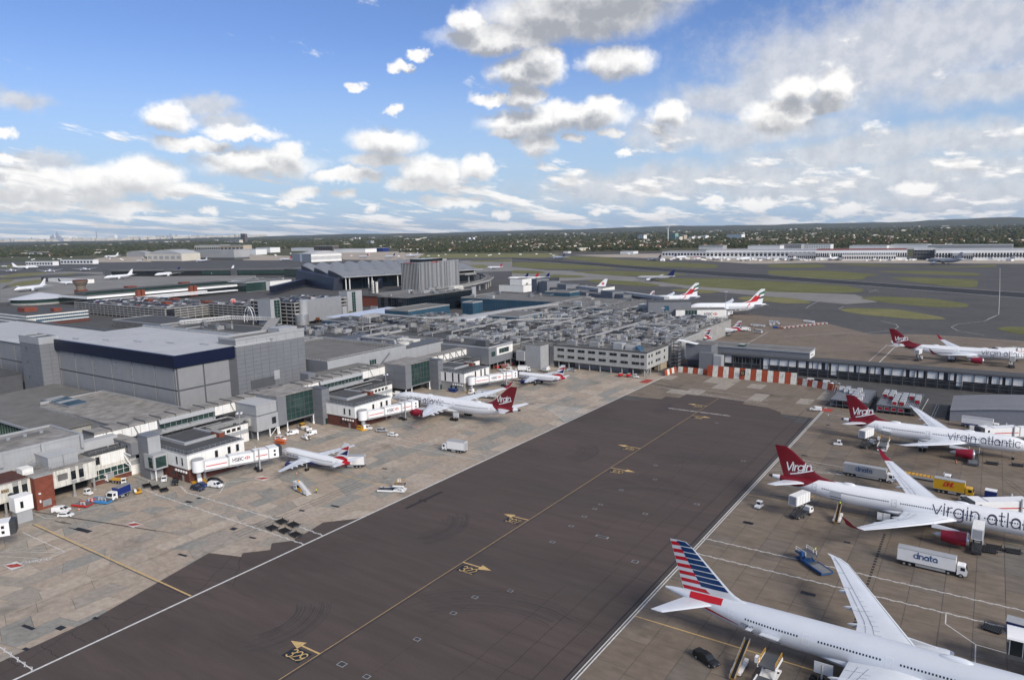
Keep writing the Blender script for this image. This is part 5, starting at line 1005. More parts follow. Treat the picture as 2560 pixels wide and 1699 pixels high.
def rack(x0,x1,y0,y1,label,cols,rows,fill,lowfill,glabel,glow):
    t=B_('container_rack',label,'rack',(x0+x1)/2,(y0+y1)/2); z=3.6; mb=MB()
    for i in range(cols+1):
        for y in (y0,y0+(y1-y0)*.33,y0+(y1-y0)*.66,y1): xx=x0+(x1-x0)*i/cols; mb.box(xx-.12,xx+.12,y-.12,y+.12,0,z)
    mb.obj('post',m_greyd,t,kind='stuff'); MB().box(x0-.2,x1+.2,y0-.2,y1+.2,z-.35,z).obj('deck',m_greyd,t); MB().box(x0-.2,x1+.2,y0-.2,y1+.2,1.1,1.3).obj('lower_deck',m_greyd,t); mb=MB()
    for i in range(cols*4): xx=x0+(x1-x0)*(i+.5)/(cols*4); mb.box(xx-.09,xx+.09,y0,y1,z,z+.1)
    mb.obj('roller_track',m_metal,t,kind='stuff'); rail(t,[(x0,y0),(x0,y1)],z,1.1,m_greyd); rail(t,[(x1,y0),(x1,y1),(x0,y1)],z,1.1,m_greyd)
    for i in range(cols):
        xc=x0+(x1-x0)*(i+.5)/cols
        for j in fill[i]: uld(xc,y0+1.2+j*1.75,z+.12,(5-(i%2)*5) if False else (3+(i+j)%3 if glow else (i+j)%3),glabel,'containers on top of the %s roller rack'%label.split()[0])
        for j in lowfill[i]: uld(xc,y0+.9+j*1.75,1.32,3+j%2,'container on the lower deck of the %s roller rack'%label.split()[0],'containers on the lower deck of the %s rack'%label.split()[0])
    return t
rack(-57,-41.5,342,370,'left steel roller rack of white containers beside the blast fence',6,1,[(12,11),(9,10,11,12,13),(8,9,10),(2,3,4,5,6,7,8,9,10,11,12),(1,2,3,6),()],[(),(),(1,),(),(0,1),()],'white container on the left roller rack',0)
rack(-38,-22,341,372,'right steel roller rack of red-doored containers behind the tail',6,1,[(9,10,11,12,13,14),(7,8,9,10,11,12,13,14),(1,2,3,4,5,6,7,8,9,10,11),(1,2,3,4,5,6,7,8,9,10,11,12),(9,10,11,12),(5,6,7,8,9,10,11)],[(0,),(0,),(0,1),(0,),(),()],'white container with red door on the right roller rack',1)
t=B_('container_dolly_park','low steel roller park behind the pier roof','rack',-10,438); MB().box(-38,60,428,446,.9,1.2).obj('deck',m_greyd,t)
for a,b in ((-36,-31.5),(-30,-25),(-23.5,-18.6),(-12.5,-8),(-7,-2),(5,8),(15,19),(20,23),(27,33),(35,38)):
    n=max(1,int((b-a)/2.2))
    for i in range(n):
        for j in range(5 if b<0 else 3): uld(a+1.1+i*2.2,431+j*2.4,1.25,(i+j)%3,'white container in the roller park beyond the pier roof','containers beyond the pier roof')
# ---------------------------------------------------------------- arched shed at right
t=B_('arched_shed','grey shed with a shallow arched roof behind the second red-tailed jet','building',24,354); x0,x1,y0,y1=-10.5,62,340.5,368
prof=[(x0+(x1-x0)*i/20,5.+3.6*math.sin(math.pi*min(i/20*1.,1))) for i in range(21)]
mb=MB(); mb.hexa([(u,y0,0) for u,z in prof[::-1]]+[(u,y0,z-.25) for u,z in prof],[(u,y1,0) for u,z in prof[::-1]]+[(u,y1,z-.25) for u,z in prof]); mb.obj('wall',mat('blue_grey_sheeting',(.24,.25,.28),.6,var=.05),t)
MB().loft([[(u,y,z-.2) for u,z in prof]+[(u,y,z+.15) for u,z in prof[::-1]] for y in (y0-.4,y1+.4)],cap=True).obj('roof',mat('grey_sheet_roof',(.20,.20,.205),.6,var=.06,scale=.2),t)
mb=MB()
for (a,b),(c,d) in zip(prof,prof[1:]): mb.beam((a,y0-.45,b-.05),(c,y0-.45,d-.05),.12,.7)
mb.obj('eaves_trim',m_greyl,t); mb=MB()
for i in range(16): mb.box(x0-1.6,x0-.1,y0+1+i*1.6,y0+1.25+i*1.6,0,.9)
mb.obj('bollard_row',m_char,t,kind='stuff')
# ---------------------------------------------------------------- multi-storey car parks
def car_park(label,x0,x1,y0,y1,h,n,name='car_park'):
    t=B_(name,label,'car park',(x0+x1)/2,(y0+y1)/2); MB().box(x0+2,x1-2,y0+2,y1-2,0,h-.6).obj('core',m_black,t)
    for k in range(n+1):
        z=h*k/n if k else .2; MB().box(x0,x1,y0,y1,z-.45,z-.05).obj('deck',m_cond,t)
        if k: MB().box(x0-.15,x1+.15,y0-.15,y0+.1,z-.5,z+.75).box(x1-.1,x1+.15,y0+.1,y1,z-.5,z+.75).obj('parapet_band',m_conc,t)
    mb=MB()
    for i in range(int((x1-x0)/8)+1): x=x0+.3+i*8; mb.box(x-.3,x+.3,y0+.15,y0+.7,0,h)
    for i in range(int((y1-y0)/8)+1): y=y0+.3+i*8; mb.box(x1-.7,x1-.15,y-.3,y+.3,0,h)
    mb.obj('column',m_conc,t,kind='stuff'); return t
cp1=car_park('long left multi-storey car park with five open decks',-860,-677,390,470,12,5)
cp2=car_park('middle multi-storey car park set back behind the white arch',-676.4,-606,437,500,13,5)
cp3=car_park('right multi-storey car park behind the louvred grey screen',-600,-531,430,494,20,6)
MB().box(-676.9,-676.6,391.5,399.5,3.4,12).obj('poster',mat('dark_poster',(.02,.022,.028),.5,var=.8,scale=.35),cp1)
for x,y in ((-790,432),(-735,420),(-770,450),(-702,445)): MB().box(x,x+9,y,y+7,12,14.6).obj('stair_hut',m_brick,cp1)
t=B_('louvred_screen','tall ribbed grey screen wall with rounded corner on the right car park','building',-526,460); mb=MB()
MB().box(-530.5,-526.5,439,483,2.2,22.4).obj('screen',m_greyl,t); MB().cyl(-529.5,438.5,3,22.6,4.,24).obj('rounded_corner',m_greyl,t,smooth=True)
for i in range(44): y=439.5+i; mb.box(-526.5,-526.35,y,y+.35,2.2,22.4)
mb.obj('louvre_rib',m_grey,t,kind='stuff'); MB().cyl(-527,434.5,0,9.6,6,28).obj('entrance_drum',m_metal,t,smooth=True); MB().box(-529,-526.2,483.5,489,1.5,12).obj('screen',m_greyl,t)
def stair(label,x0,x1,y0,y1,h,gl):
    t=B_('stair_tower',label,'building',(x0+x1)/2,(y0+y1)/2); MB().box(x0,x1,y0,y1,0,h).obj('wall',m_greyl,t); MB().box(x0+.3,x1-.3,y0+.3,y1-.3,h,h+.3).obj('roof',m_roofg,t); face,c,a,b=gl; curtain(t,face,c,a,b,1,h-.8,2,8,m_glassg,m_greyl); return t
stair('pale grey stair tower with green glass strip left of the louvred screen',-566,-547.5,416,427,24,('+X',-547.5,420,426.5)); stair('pale grey stair tower with green glass strip right of the louvred screen',-545,-533,497,517,25.4,('+X',-533,503,508))
stair('low dark stair core at the end of the middle car park',-606,-597,434,442,17,('+X',-597,435,441))
# roof-top cars
car_body={}
def small_car(col,i):
    if i not in car_body:
        m=mat('car_paint_%d'%i,col,.3,var=0,spec=.6); b=MB().box(-2.1,2.1,-.88,.88,.3,.85); b.hexa([(-1.5,-.8,.85),(1.2,-.8,.85),(1.2,.8,.85),(-1.5,.8,.85)],[(-1.1,-.68,1.42),(.6,-.68,1.42),(.6,.68,1.42),(-1.1,.68,1.42)])
        w=MB().hexa([(-1.42,-.83,.9),(1.1,-.83,.9),(1.1,.83,.9),(-1.42,.83,.9)],[(-1.14,-.72,1.32),(.66,-.72,1.32),(.66,.72,1.32),(-1.14,.72,1.32)]); q=MB()
        for x in (-1.35,1.35):
            for y in (-.8,.8): q.wheel(x,y,.32,.32,.2,k=8)
        car_body[i]=(b.mesh('body',m),w.mesh('windows',m_glass),q.mesh('wheels',m_tyre))
    return car_body[i]
CC=[((.02,.022,.026),'black'),((.08,.085,.09),'dark grey'),((.30,.31,.32),'silver'),((.72,.72,.72),'white'),((.02,.04,.11),'dark blue'),((.22,.02,.02),'red')]
cr=random.Random(9)
def park(x0,x1,y0,y1,z,n,where,grp):
    rows=int((y1-y0)/5.6); cols=int((x1-x0)/2.7); cells=[(i,j) for i in range(cols) for j in range(rows) if j%3!=2]; cr.shuffle(cells)
    for i,j in cells[:n]:
        k=cr.choices(range(6),(5,5,3,2.2,3,.7))[0]; me=small_car(CC[k][0],k)
        o=thing('parked_car','%s parked car on the roof of %s'%(CC[k][1],where),'car',(x0+1.3+i*2.7,y0+2.8+j*5.6,z),rad(90+180*(j%2)),'%s cars on %s'%(CC[k][1],grp)); inst(me[0],'body',(0,0,0),o); inst(me[1],'windows',(0,0,0),o); inst(me[2],'wheels',(0,0,0),o)
park(-850,-680,393,466,12,150,'the long left car park','the left car park'); park(-672,-610,440,498,13,50,'the middle car park','the middle car park'); park(-596,-534,433,492,20,70,'the right car park','the right car park')
# striped inflatable ball-like tent
t=B_('striped_ball','red and white patterned ball on the car park roof','ball',-655,452); MB().loft([[(-655+2.6*math.cos(rad(e))*math.cos(2*math.pi*j/16),452+2.6*math.cos(rad(e))*math.sin(2*math.pi*j/16),15.4+2.4*math.sin(rad(e))) for j in range(16)] for e in range(-80,81,16)]).obj('ball',m_redl,t,smooth=True); mb=MB()
for j in range(0,16,2): a=2*math.pi*j/16; mb.tube([(-655+2.65*math.cos(rad(e))*math.cos(a),452+2.65*math.cos(rad(e))*math.sin(a),15.4+2.45*math.sin(rad(e))) for e in range(-80,81,16)],.16,4)
mb.obj('white_band',m_whitec,t)
# ---------------------------------------------------------------- arch footbridge
t=B_('arch_footbridge','white lattice footbridge hung from a slender white arch','bridge',-585,415); mb=MB()
for s in (0,1):
    pts=[(-592+14*s*.0+ (7-7*math.cos(rad(a)))*1.0, 419+s*3, 1+14.5*math.sin(rad(a))) for a in range(0,181,15)]; MB().tube(pts,.4,8).obj('arch_leg',m_whitec,t,smooth=True)
A1=Vector((-606,362,5));A2=Vector((-596,408,5)); A3=Vector((-545,418,5))
def truss(a,b,w=3.,h=2.8):
    mb=MB(); d=(b-a); L=d.length; u=d.normalized(); n=Vector((-u.y,u.x,0))*w/2; k=int(L/2.6)
    for s in (-1,1):
        for z in (0,h): mb.beam(a+n*s+Vector((0,0,z)),b+n*s+Vector((0,0,z)),.28)
        for i in range(k): p=a+u*(L*i/k)+n*s; q=a+u*(L*(i+1)/k)+n*s; mb.beam(p,q+Vector((0,0,h)),.16); mb.beam(p,p+Vector((0,0,h)),.16)
    return mb
truss(A1,A2).obj('lattice_span',m_whitec,t); truss(A2,A3).obj('lattice_span',m_whitec,t); mb=MB(); mb.beam(A1,A2,3,.3); mb.beam(A2,A3,3,.3); mb.obj('deck',m_conc,t)
for p in (A2,A2.lerp(A3,.5),A3): MB().cyl(p.x,p.y,0,5,.5,8).obj('pier',m_conc,t)
t=B_('elevated_road','grey elevated road deck with box girders behind the halls','bridge',-470,360)
for a,b in (((-545,418,6),(-470,350,6)),((-470,350,6),(-400,300,6))): MB().beam(a,b,9,1.1).obj('deck',m_cond,t); MB().beam((a[0],a[1],7),(b[0],b[1],7),9.4,.3).obj('parapet',m_conc,t)
for i in range(7): p=Vector((-540,414,0)).lerp(Vector((-405,304,0)),i/6); MB().box(p.x-.8,p.x+.8,p.y-.8,p.y+.8,0,5.5).obj('pier',m_conc,t)
hall('low dark-roofed shed behind the lattice footbridge',-690,-608,345,385,6,m_cond,m_roofd,.0)
hall('flat grey service building behind the pale hall roof',-560,-470,240,330,9,m_cond,m_roofg,.3)
hall('low grey service building between the halls and car parks',-600,-480,335,385,4,m_cond,m_roofd,.15)
# ---------------------------------------------------------------- wavy-roofed terminal
t=B_('wave_roof_terminal','large terminal with rows of arched silver roof vaults on tall columns','building',-795,738)
fx=Vector((77,232,0)).normalized(); wv=Vector((-fx.y,fx.x,0)); t.rotation_euler=(0,0,math.atan2(fx.y,fx.x)); m_vault=mat('ribbed_zinc_roof',(.33,.34,.35),.45,metal=.4,var=.08,scale=.2); m_lun=mat('blue_grey_lunette',(.30,.37,.46),.3,var=.05)
nb=10; bw=24.6; rowd=54.
for r in range(3):
    for b in range(nb):
        x0=b*bw; rings=[]
        for j in range(9):
            f=j/8; y=r*rowd+4+rowd*f*1.02; zb=19.5+2.2*r+5.5*math.sin(f*math.pi/2); amp=(.6+6.2*f**1.2)
            rings.append([(x0+bw*i/14,y,zb+amp*(math.sin(math.pi*i/14)**.8)) for i in range(15)])
        MB().loft(rings,cap=False,closed=False).obj('roof_vault',m_vault,t,False,smooth=True)
        e=rings[-1]; MB().poly([(p[0],p[1]-.02,p[2]) for p in e]+[(e[-1][0],e[-1][1]-.02,e[-1][2]-1.5),(e[0][0],e[0][1]-.02,e[0][2]-1.5)]).obj('lunette',m_lun,t,False)
        MB().loft([[(p[0],p[1]+dy,p[2]-dz) for p in e] for dy,dz in ((0,0),(1.5,.6))],cap=False,closed=False).obj('vault_trim',m_whitec,t,False)
        mb=MB()
        for i in range(2,14,2): mb.tube([(rg[i][0],rg[i][1],rg[i][2]+.05) for rg in rings],.12,4)
        mb.obj('standing_seam',m_greyd,t,False,kind='stuff')
MB().box(-2,nb*bw+4,-2,6,18.4,19.7).obj('eaves',m_greyl,t,False); MB().box(6,nb*bw-4,14,rowd*3,0,21.5).obj('glazed_hall',m_glassk,t,False)
for x in (3,9,40,46,90,140,190,236): MB().cyl(x,3,0,18.4,.8,12).obj('column',m_whitec,t,False)
MB().hexa([(-14,12,0),(2,12,0),(2,rowd*3,0),(-14,rowd*3,0)],[(-10,14,17),(2,14,19),(2,rowd*3,27),(-10,rowd*3,25)]).obj('side_wall',mat('midnight_panel',(.012,.016,.034),.45),t,False); mb=MB()
for r in range(3): mb.poly([(-.2,r*rowd+4+rowd*j/8,19.+2.2*r+5.5*math.sin(j/8*math.pi/2)+(.6+6.2*(j/8)**1.2)*.5) for j in range(9)]+[(-.2,r*rowd+4+rowd,14),(-.2,r*rowd+4,14)])
mb.obj('gable',m_char,t,False); MB().hexa([(20,-40,0),(26,-40,0),(60,-4,0),(54,-4,0)],[(20,-40,2),(26,-40,2),(60,-4,15),(54,-4,15)]).obj('canopy_wing',mat('midnight_panel',(.012,.016,.034)),t,False)
t=B_('dark_ramp_bridge','curving dark navy enclosed walkway left of the wave-roofed terminal','bridge',-860,690); mb=MB()
pp=[G(640+x/3.692,550+y/3.692,8) for x,y in ((150,640),(350,590),(500,555),(620,550),(740,570))]
for a,b in zip(pp,pp[1:]): mb.beam(a,b,8,9)
mb.obj('walkway',mat('midnight_panel',(.012,.016,.034)),t)
hall('white perforated block left of the wave-roofed terminal',-1000,-905,690,730,14,m_white,m_roofg,.2); hall('grey block with green glazing beside the white roof edge',-960,-915,655,690,14,m_greyl,m_roofg,.1,cur=(m_glassg,3))
# ---------------------------------------------------------------- finned hotel
t=B_('finned_hotel','tall block sheathed in pale vertical fins with plant room on top','building',-668,790); MB().box(-686,-652.6,742.6,831,0,39.5).obj('core',m_glassk,t); MB().box(-686.6,-652,742,831.6,39.5,40.4).obj('roof',m_greyd,t); fn=MB().box(-.42,.42,-.5,.5,0,42).mesh('fin',m_greyl); fn2=MB().box(-.5,.5,-.42,.42,0,42).mesh('fin',m_greyl); hx=random.Random(4)
for i in range(13): inst(fn,'fin',(-685.5+i*2.75+18,742.2-50+2,0) if False else (-685.2+i*2.7-t.location.x,742.3-t.location.y,0),t,scale=(hx.choice((.7,1,1.3)),1,1))
for i in range(40): inst(fn2,'fin',(-652.3-t.location.x,743.4+i*2.22-t.location.y,0),t,scale=(1,hx.choice((.6,.9,1.5,2.)),1))
MB().box(-680,-658,755,800,40.4,45.4).obj('plant_room',m_glass,t); MB().box(-672,-660,802,812,40.4,44).obj('plant_room',m_greyl,t); vtext('sign_lettering','HILTON GARDEN',1.7,.3,m_redl,t,(-651.5,775,40.2),(0,1,0),(0,0,1)); vtext('sign_lettering','HILTON GARDEN',1.7,.3,m_redl,t,(-671,741.6,40.2),(1,0,0),(0,0,1))
# curved access ramp
t=B_('access_ramp','curving concrete access ramp raised on columns right of the hotel','road bridge',-600,790)
pt=[G(640+x/3.692,550+y/3.692,z) for x,y,z in ((1370,690,6),(1560,668,7),(1800,622,9),(2000,585,11),(2120,555,13),(2160,525,14),(2120,500,15),(2020,490,16),(1900,500,17))]
for k,(w,dz) in enumerate(((11,0),)):
    L_=[];R_=[]
    for i,p in enumerate(pt):
        d=(pt[min(i+1,len(pt)-1)]-pt[max(i-1,0)]); d.z=0; d.normalize(); n=Vector((-d.y,d.x,0)); L_.append(p+n*w/2);R_.append(p-n*w/2)
    MB().loft([[a,b,b-Vector((0,0,1.4)),a-Vector((0,0,1.4))] for a,b in zip(L_,R_)]).obj('deck',m_cond,t)
    for S in (L_,R_): MB().loft([[a+Vector((0,0,-1.5)),a+Vector((.4,0,-1.5)),a+Vector((.4,0,1)),a+Vector((0,0,1))] for a in S]).obj('parapet',m_conc,t)
for i,p in enumerate(pt[1:-1]):
    q=p.lerp(pt[i+2],.5)
    for w in (p,q): MB().box(w.x-.9,w.x+.9,w.y-.9,w.y+.9,0,w.z-1.4).obj('column',m_conc,t)
hall('white blank box building at the end of the access ramp',-545,-525,805,835,17,m_white,m_roofg,0,par=False); hall('black box building with white lettering beside the access ramp',-528,-505,842,870,16,m_char,m_roofd,0,par=False)
vtext('sign_lettering','HSBC',3,.5,m_whitec,bpy.data.objects[[o.name for o in bpy.data.objects if o.get('label','').startswith('black box building')][0]],(-516,841.6,10),(1,0,0),(0,0,1))
# boiler house, chimney stack, hoarding
t=B_('boiler_house','dark red brick boiler house with sloping grey roof','building',-575,600); MB().box(-600,-557,580,640,0,12).obj('wall',m_brick,t); MB().hexa([(-601,579,12),(-556,579,12),(-556,641,12),(-601,641,12)],[(-601,579,12.3),(-578,579,15.5),(-578,641,15.5),(-601,641,12.3)]).obj('roof',m_roofg,t); windows(t,'+X',-557,[590+i*7 for i in range(6)],[6],3,4,m=m_cond)
t=B_('flue_stack','twin pale flue stacks with a bent duct beside the boiler house','chimney',-618,620); 
for k in range(2): MB().cyl(-620+k*4.5,620+k*2,0,26-k*1.5,1.7,14).obj('flue',m_off,t)
duct(t,[(-615.5,622,6),(-600,628,6)],1.7,m_off); mb=MB()
for z in range(2,24,3): mb.box(-623,-612,616,617,z,z+.3)
for x in (-623,-612): mb.box(x-.2,x+.2,616,616.6,0,22)
mb.obj('steel_frame',m_char,t)
t=B_('hoarding','blank pale billboard standing in front of the boiler house','billboard',-506,507); MB().box(-511,-502,506.5,507.2,2.4,11).obj('board',m_greyl,t); mb=MB()
for i in range(1,3): mb.box(-511+i*3-.06,-511+i*3+.06,506.4,506.5,2.4,11)
mb.obj('seam',m_grey,t); MB().cyl(-509,507.6,0,3,.25,8).cyl(-504,507.6,0,3,.25,8).obj('post',m_greyd,t)
# ---------------------------------------------------------------- left background buildings
t=B_('old_control_tower','squat brown concrete tower with a flared red top','tower',-994,461); MB().loft([[(-994+6.4*s*math.cos(2*math.pi*j/12),461+6.4*s*math.sin(2*math.pi*j/12),z) for j in range(12)] for s,z in ((1,0),(.86,18),(.9,22),(1.35,26.5),(1.45,28.5))]).obj('shaft',mat('brown_concrete_render',(.20,.165,.13),.9,var=.12,streak=.2),t); MB().cyl(-994,461,28.5,30,8.6,12).obj('cab',m_brickd,t)
t=B_('banded_office','white-banded three-storey office block in front of the left car park','building',-810,330); x0,x1,y0,y1=-840,-766,303,360
MB().box(x0+.5,x1-.5,y0+.5,y1-.5,0,10.4).obj('core',m_glassb,t)
for z,h in ((3.2,.8),(6.4,1.),(9.4,1.2)): MB().box(x0,x1,y0,y1,z,z+h).obj('white_band',m_white,t)
MB().box(x0+.3,x1-.3,y0+.3,y1-.3,10.6,10.9).obj('roof',m_roofd,t); MB().box(-822,-806,318,330,10.9,15).obj('brick_stack',m_brick,t); MB().box(-790,-782,335,342,10.9,14).obj('brick_stack',m_brick,t); MB().box(x1-8,x1+.2,y0-.4,y0+8,5.,7.6).obj('white_box',m_off,t); MB().box(x1-8,x1+.2,y0-.4,y0+8,1.6,4).obj('white_box',m_off,t); mb=MB()
for i in range(40): x=x0+i*1.86; mb.box(x,x+.25,y0+.3,y0+.52,0,10.4)
for i in range(30): y=y0+i*1.9; mb.box(x1-.52,x1-.3,y,y+.25,0,10.4)
mb.obj('mullion',m_greyl,t,kind='stuff'); MB().box(x1-.6,x1+1.5,y0,y1,0,2.4).obj('brick_plinth',m_brickd,t)
t=B_('round_building','round building with shallow conical white roof and green glass drum','building',-1046,433); MB().cyl(-1046,433,0,7,33,40).obj('drum',m_glassg,t); MB().cyl(-1046,433,7,14,35,40,1.).obj('roof',mat('pale_conical_roof',(.55,.56,.60),.6,var=.04),t,smooth=True); MB().cyl(-1046,433,0,2.4,34,40).obj('plinth',m_conc,t)
hall('pale green glazed link building left of the round building',-1120,-1085,330,400,9,m_glassg,m_roofw,0,par=False)
t=B_('white_banded_terminal','long low terminal with a bright white roof edge and brick stacks','building',-940,555); MB().box(-1010,-938,440,662,0,8).obj('wall',m_glass,t); MB().box(-1010,-936,440,664,8.4,11.2).obj('white_fascia',m_whitec,t); MB().box(-1009,-937,441,663,11.2,11.5).obj('roof',m_roofg,t); MB().box(-985,-960,450,655,11.5,15).obj('glazed_clerestory',m_glassg,t); MB().box(-986,-959,449,656,15,15.4).obj('roof',m_roofd,t)
for y in (455,520,600): MB().box(-1000,-988,y,y+12,11.5,17).obj('brick_stack',m_brick,t)
for i,(a,b) in enumerate(((450,600),(475,640))): MB().box(-936+14*i,-928+14*i,a,b,5.2-1.4*i,6.6-1.4*i).obj('white_canopy',m_whitec,t)
for y in (500,506,575,581): MB().box(-934,-929,y,y+4.4,0,15).obj('brick_tower',m_brick,t)
hall('dark flat-roofed block between the round building and the brown tower',-1030,-1000,455,520,8,m_cond,m_roofd,.2)
t=B_('satellite_pier','long dark glazed satellite pier with grey boxes behind the old tower','building',-1450,890); A_=Vector((-1635,814,0));B2=Vector((-1180,1000,0)); d=B2-A_; t.location=tuple(A_); t.rotation_euler=(0,0,math.atan2(d.y,d.x)); LL=d.length
MB().box(0,LL,0,26,0,12).obj('glazed_hall',m_glass,t,False); MB().box(-1,LL+1,-1,27,12,13).obj('roof',m_roofg,t,False)
for x in (0,150,310,455): MB().box(x,x+14,-3,27,0,15).obj('stair_core',m_greyd,t,False)
MB().box(240,LL,-.4,0,3,10).obj('glazing',m_glassg,t,False); MB().box(0,LL,-.6,-.2,10.5,12.2).obj('fascia',m_greyd,t,False)
hall('long white-roofed boarding pier on the far left apron',-1570,-1420,668,684,7,m_white,m_roofw,0,par=False); hall('dark end block of the white-roofed boarding pier',-1590,-1571,664,686,9,m_char,m_roofd,0,par=False)
hall('dark green glazed terminal wing left of the wave-roofed terminal',-1180,-1010,935,985,16,m_glassg,m_roofg,.05,par=False,cur=(m_glassg,3))
# old tree bits between
# ---------------------------------------------------------------- aircraft
m_skinw=mat('gloss_white_fuselage',(.78,.79,.80),.28,var=.025,scale=.15,spec=.5,obj=True)
m_skins=mat('silver_mica_fuselage',(.66,.69,.73),.3,metal=.15,var=.03,scale=.15,spec=.5,obj=True)
m_wing=mat('pale_grey_wing',(.66,.69,.73),.35,var=.06,scale=.2,spec=.45,obj=True)
m_wingw=mat('white_wing',(.72,.745,.78),.32,var=.05,scale=.2,spec=.45,obj=True)
m_pl=mat('panel_line',(.25,.27,.3),.6,var=0)
m_crim=mat('deep_crimson_tail',(.165,.006,.014),.28,var=.06,scale=.2,spec=.5,obj=True)
m_engr=mat('metallic_red_nacelle',(.27,.010,.030),.25,metal=.2,var=.05,spec=.5,obj=True)
m_flag_b=mat('flag_blue',(.006,.035,.12),.35,var=.06,obj=True); m_flag_r=mat('flag_red',(.45,.012,.022),.35,var=.03,obj=True)
m_nav=mat('navy_livery',(.010,.018,.10),.3,var=.04,obj=True)
m_door=mat('door_outline',(.40,.42,.45),.5,var=0)
m_doorw=mat('door_outline_white',(.8,.8,.8),.5,var=0)
PROF=[(0,.02,0),(.006,.13,-.17),(.02,.27,-.13),(.04,.42,-.095),(.065,.60,-.055),(.09,.76,-.03),(.115,.89,-.012),(.145,.97,-.003),(.18,1,0),(.45,1,0),(.64,1,0),(.70,.975,.012),(.76,.90,.05),(.82,.77,.105),(.87,.62,.16),(.92,.43,.225),(.96,.27,.275),(.985,.16,.305),(1,.08,.32)]
def lerpt(T,x,k):
    for a,b in zip(T,T[1:]):
        if x<=b[0]:
            f=(x-a[0])/(b[0]-a[0]+1e-9); return a[k]+(b[k]-a[k])*f
    return T[-1][k]
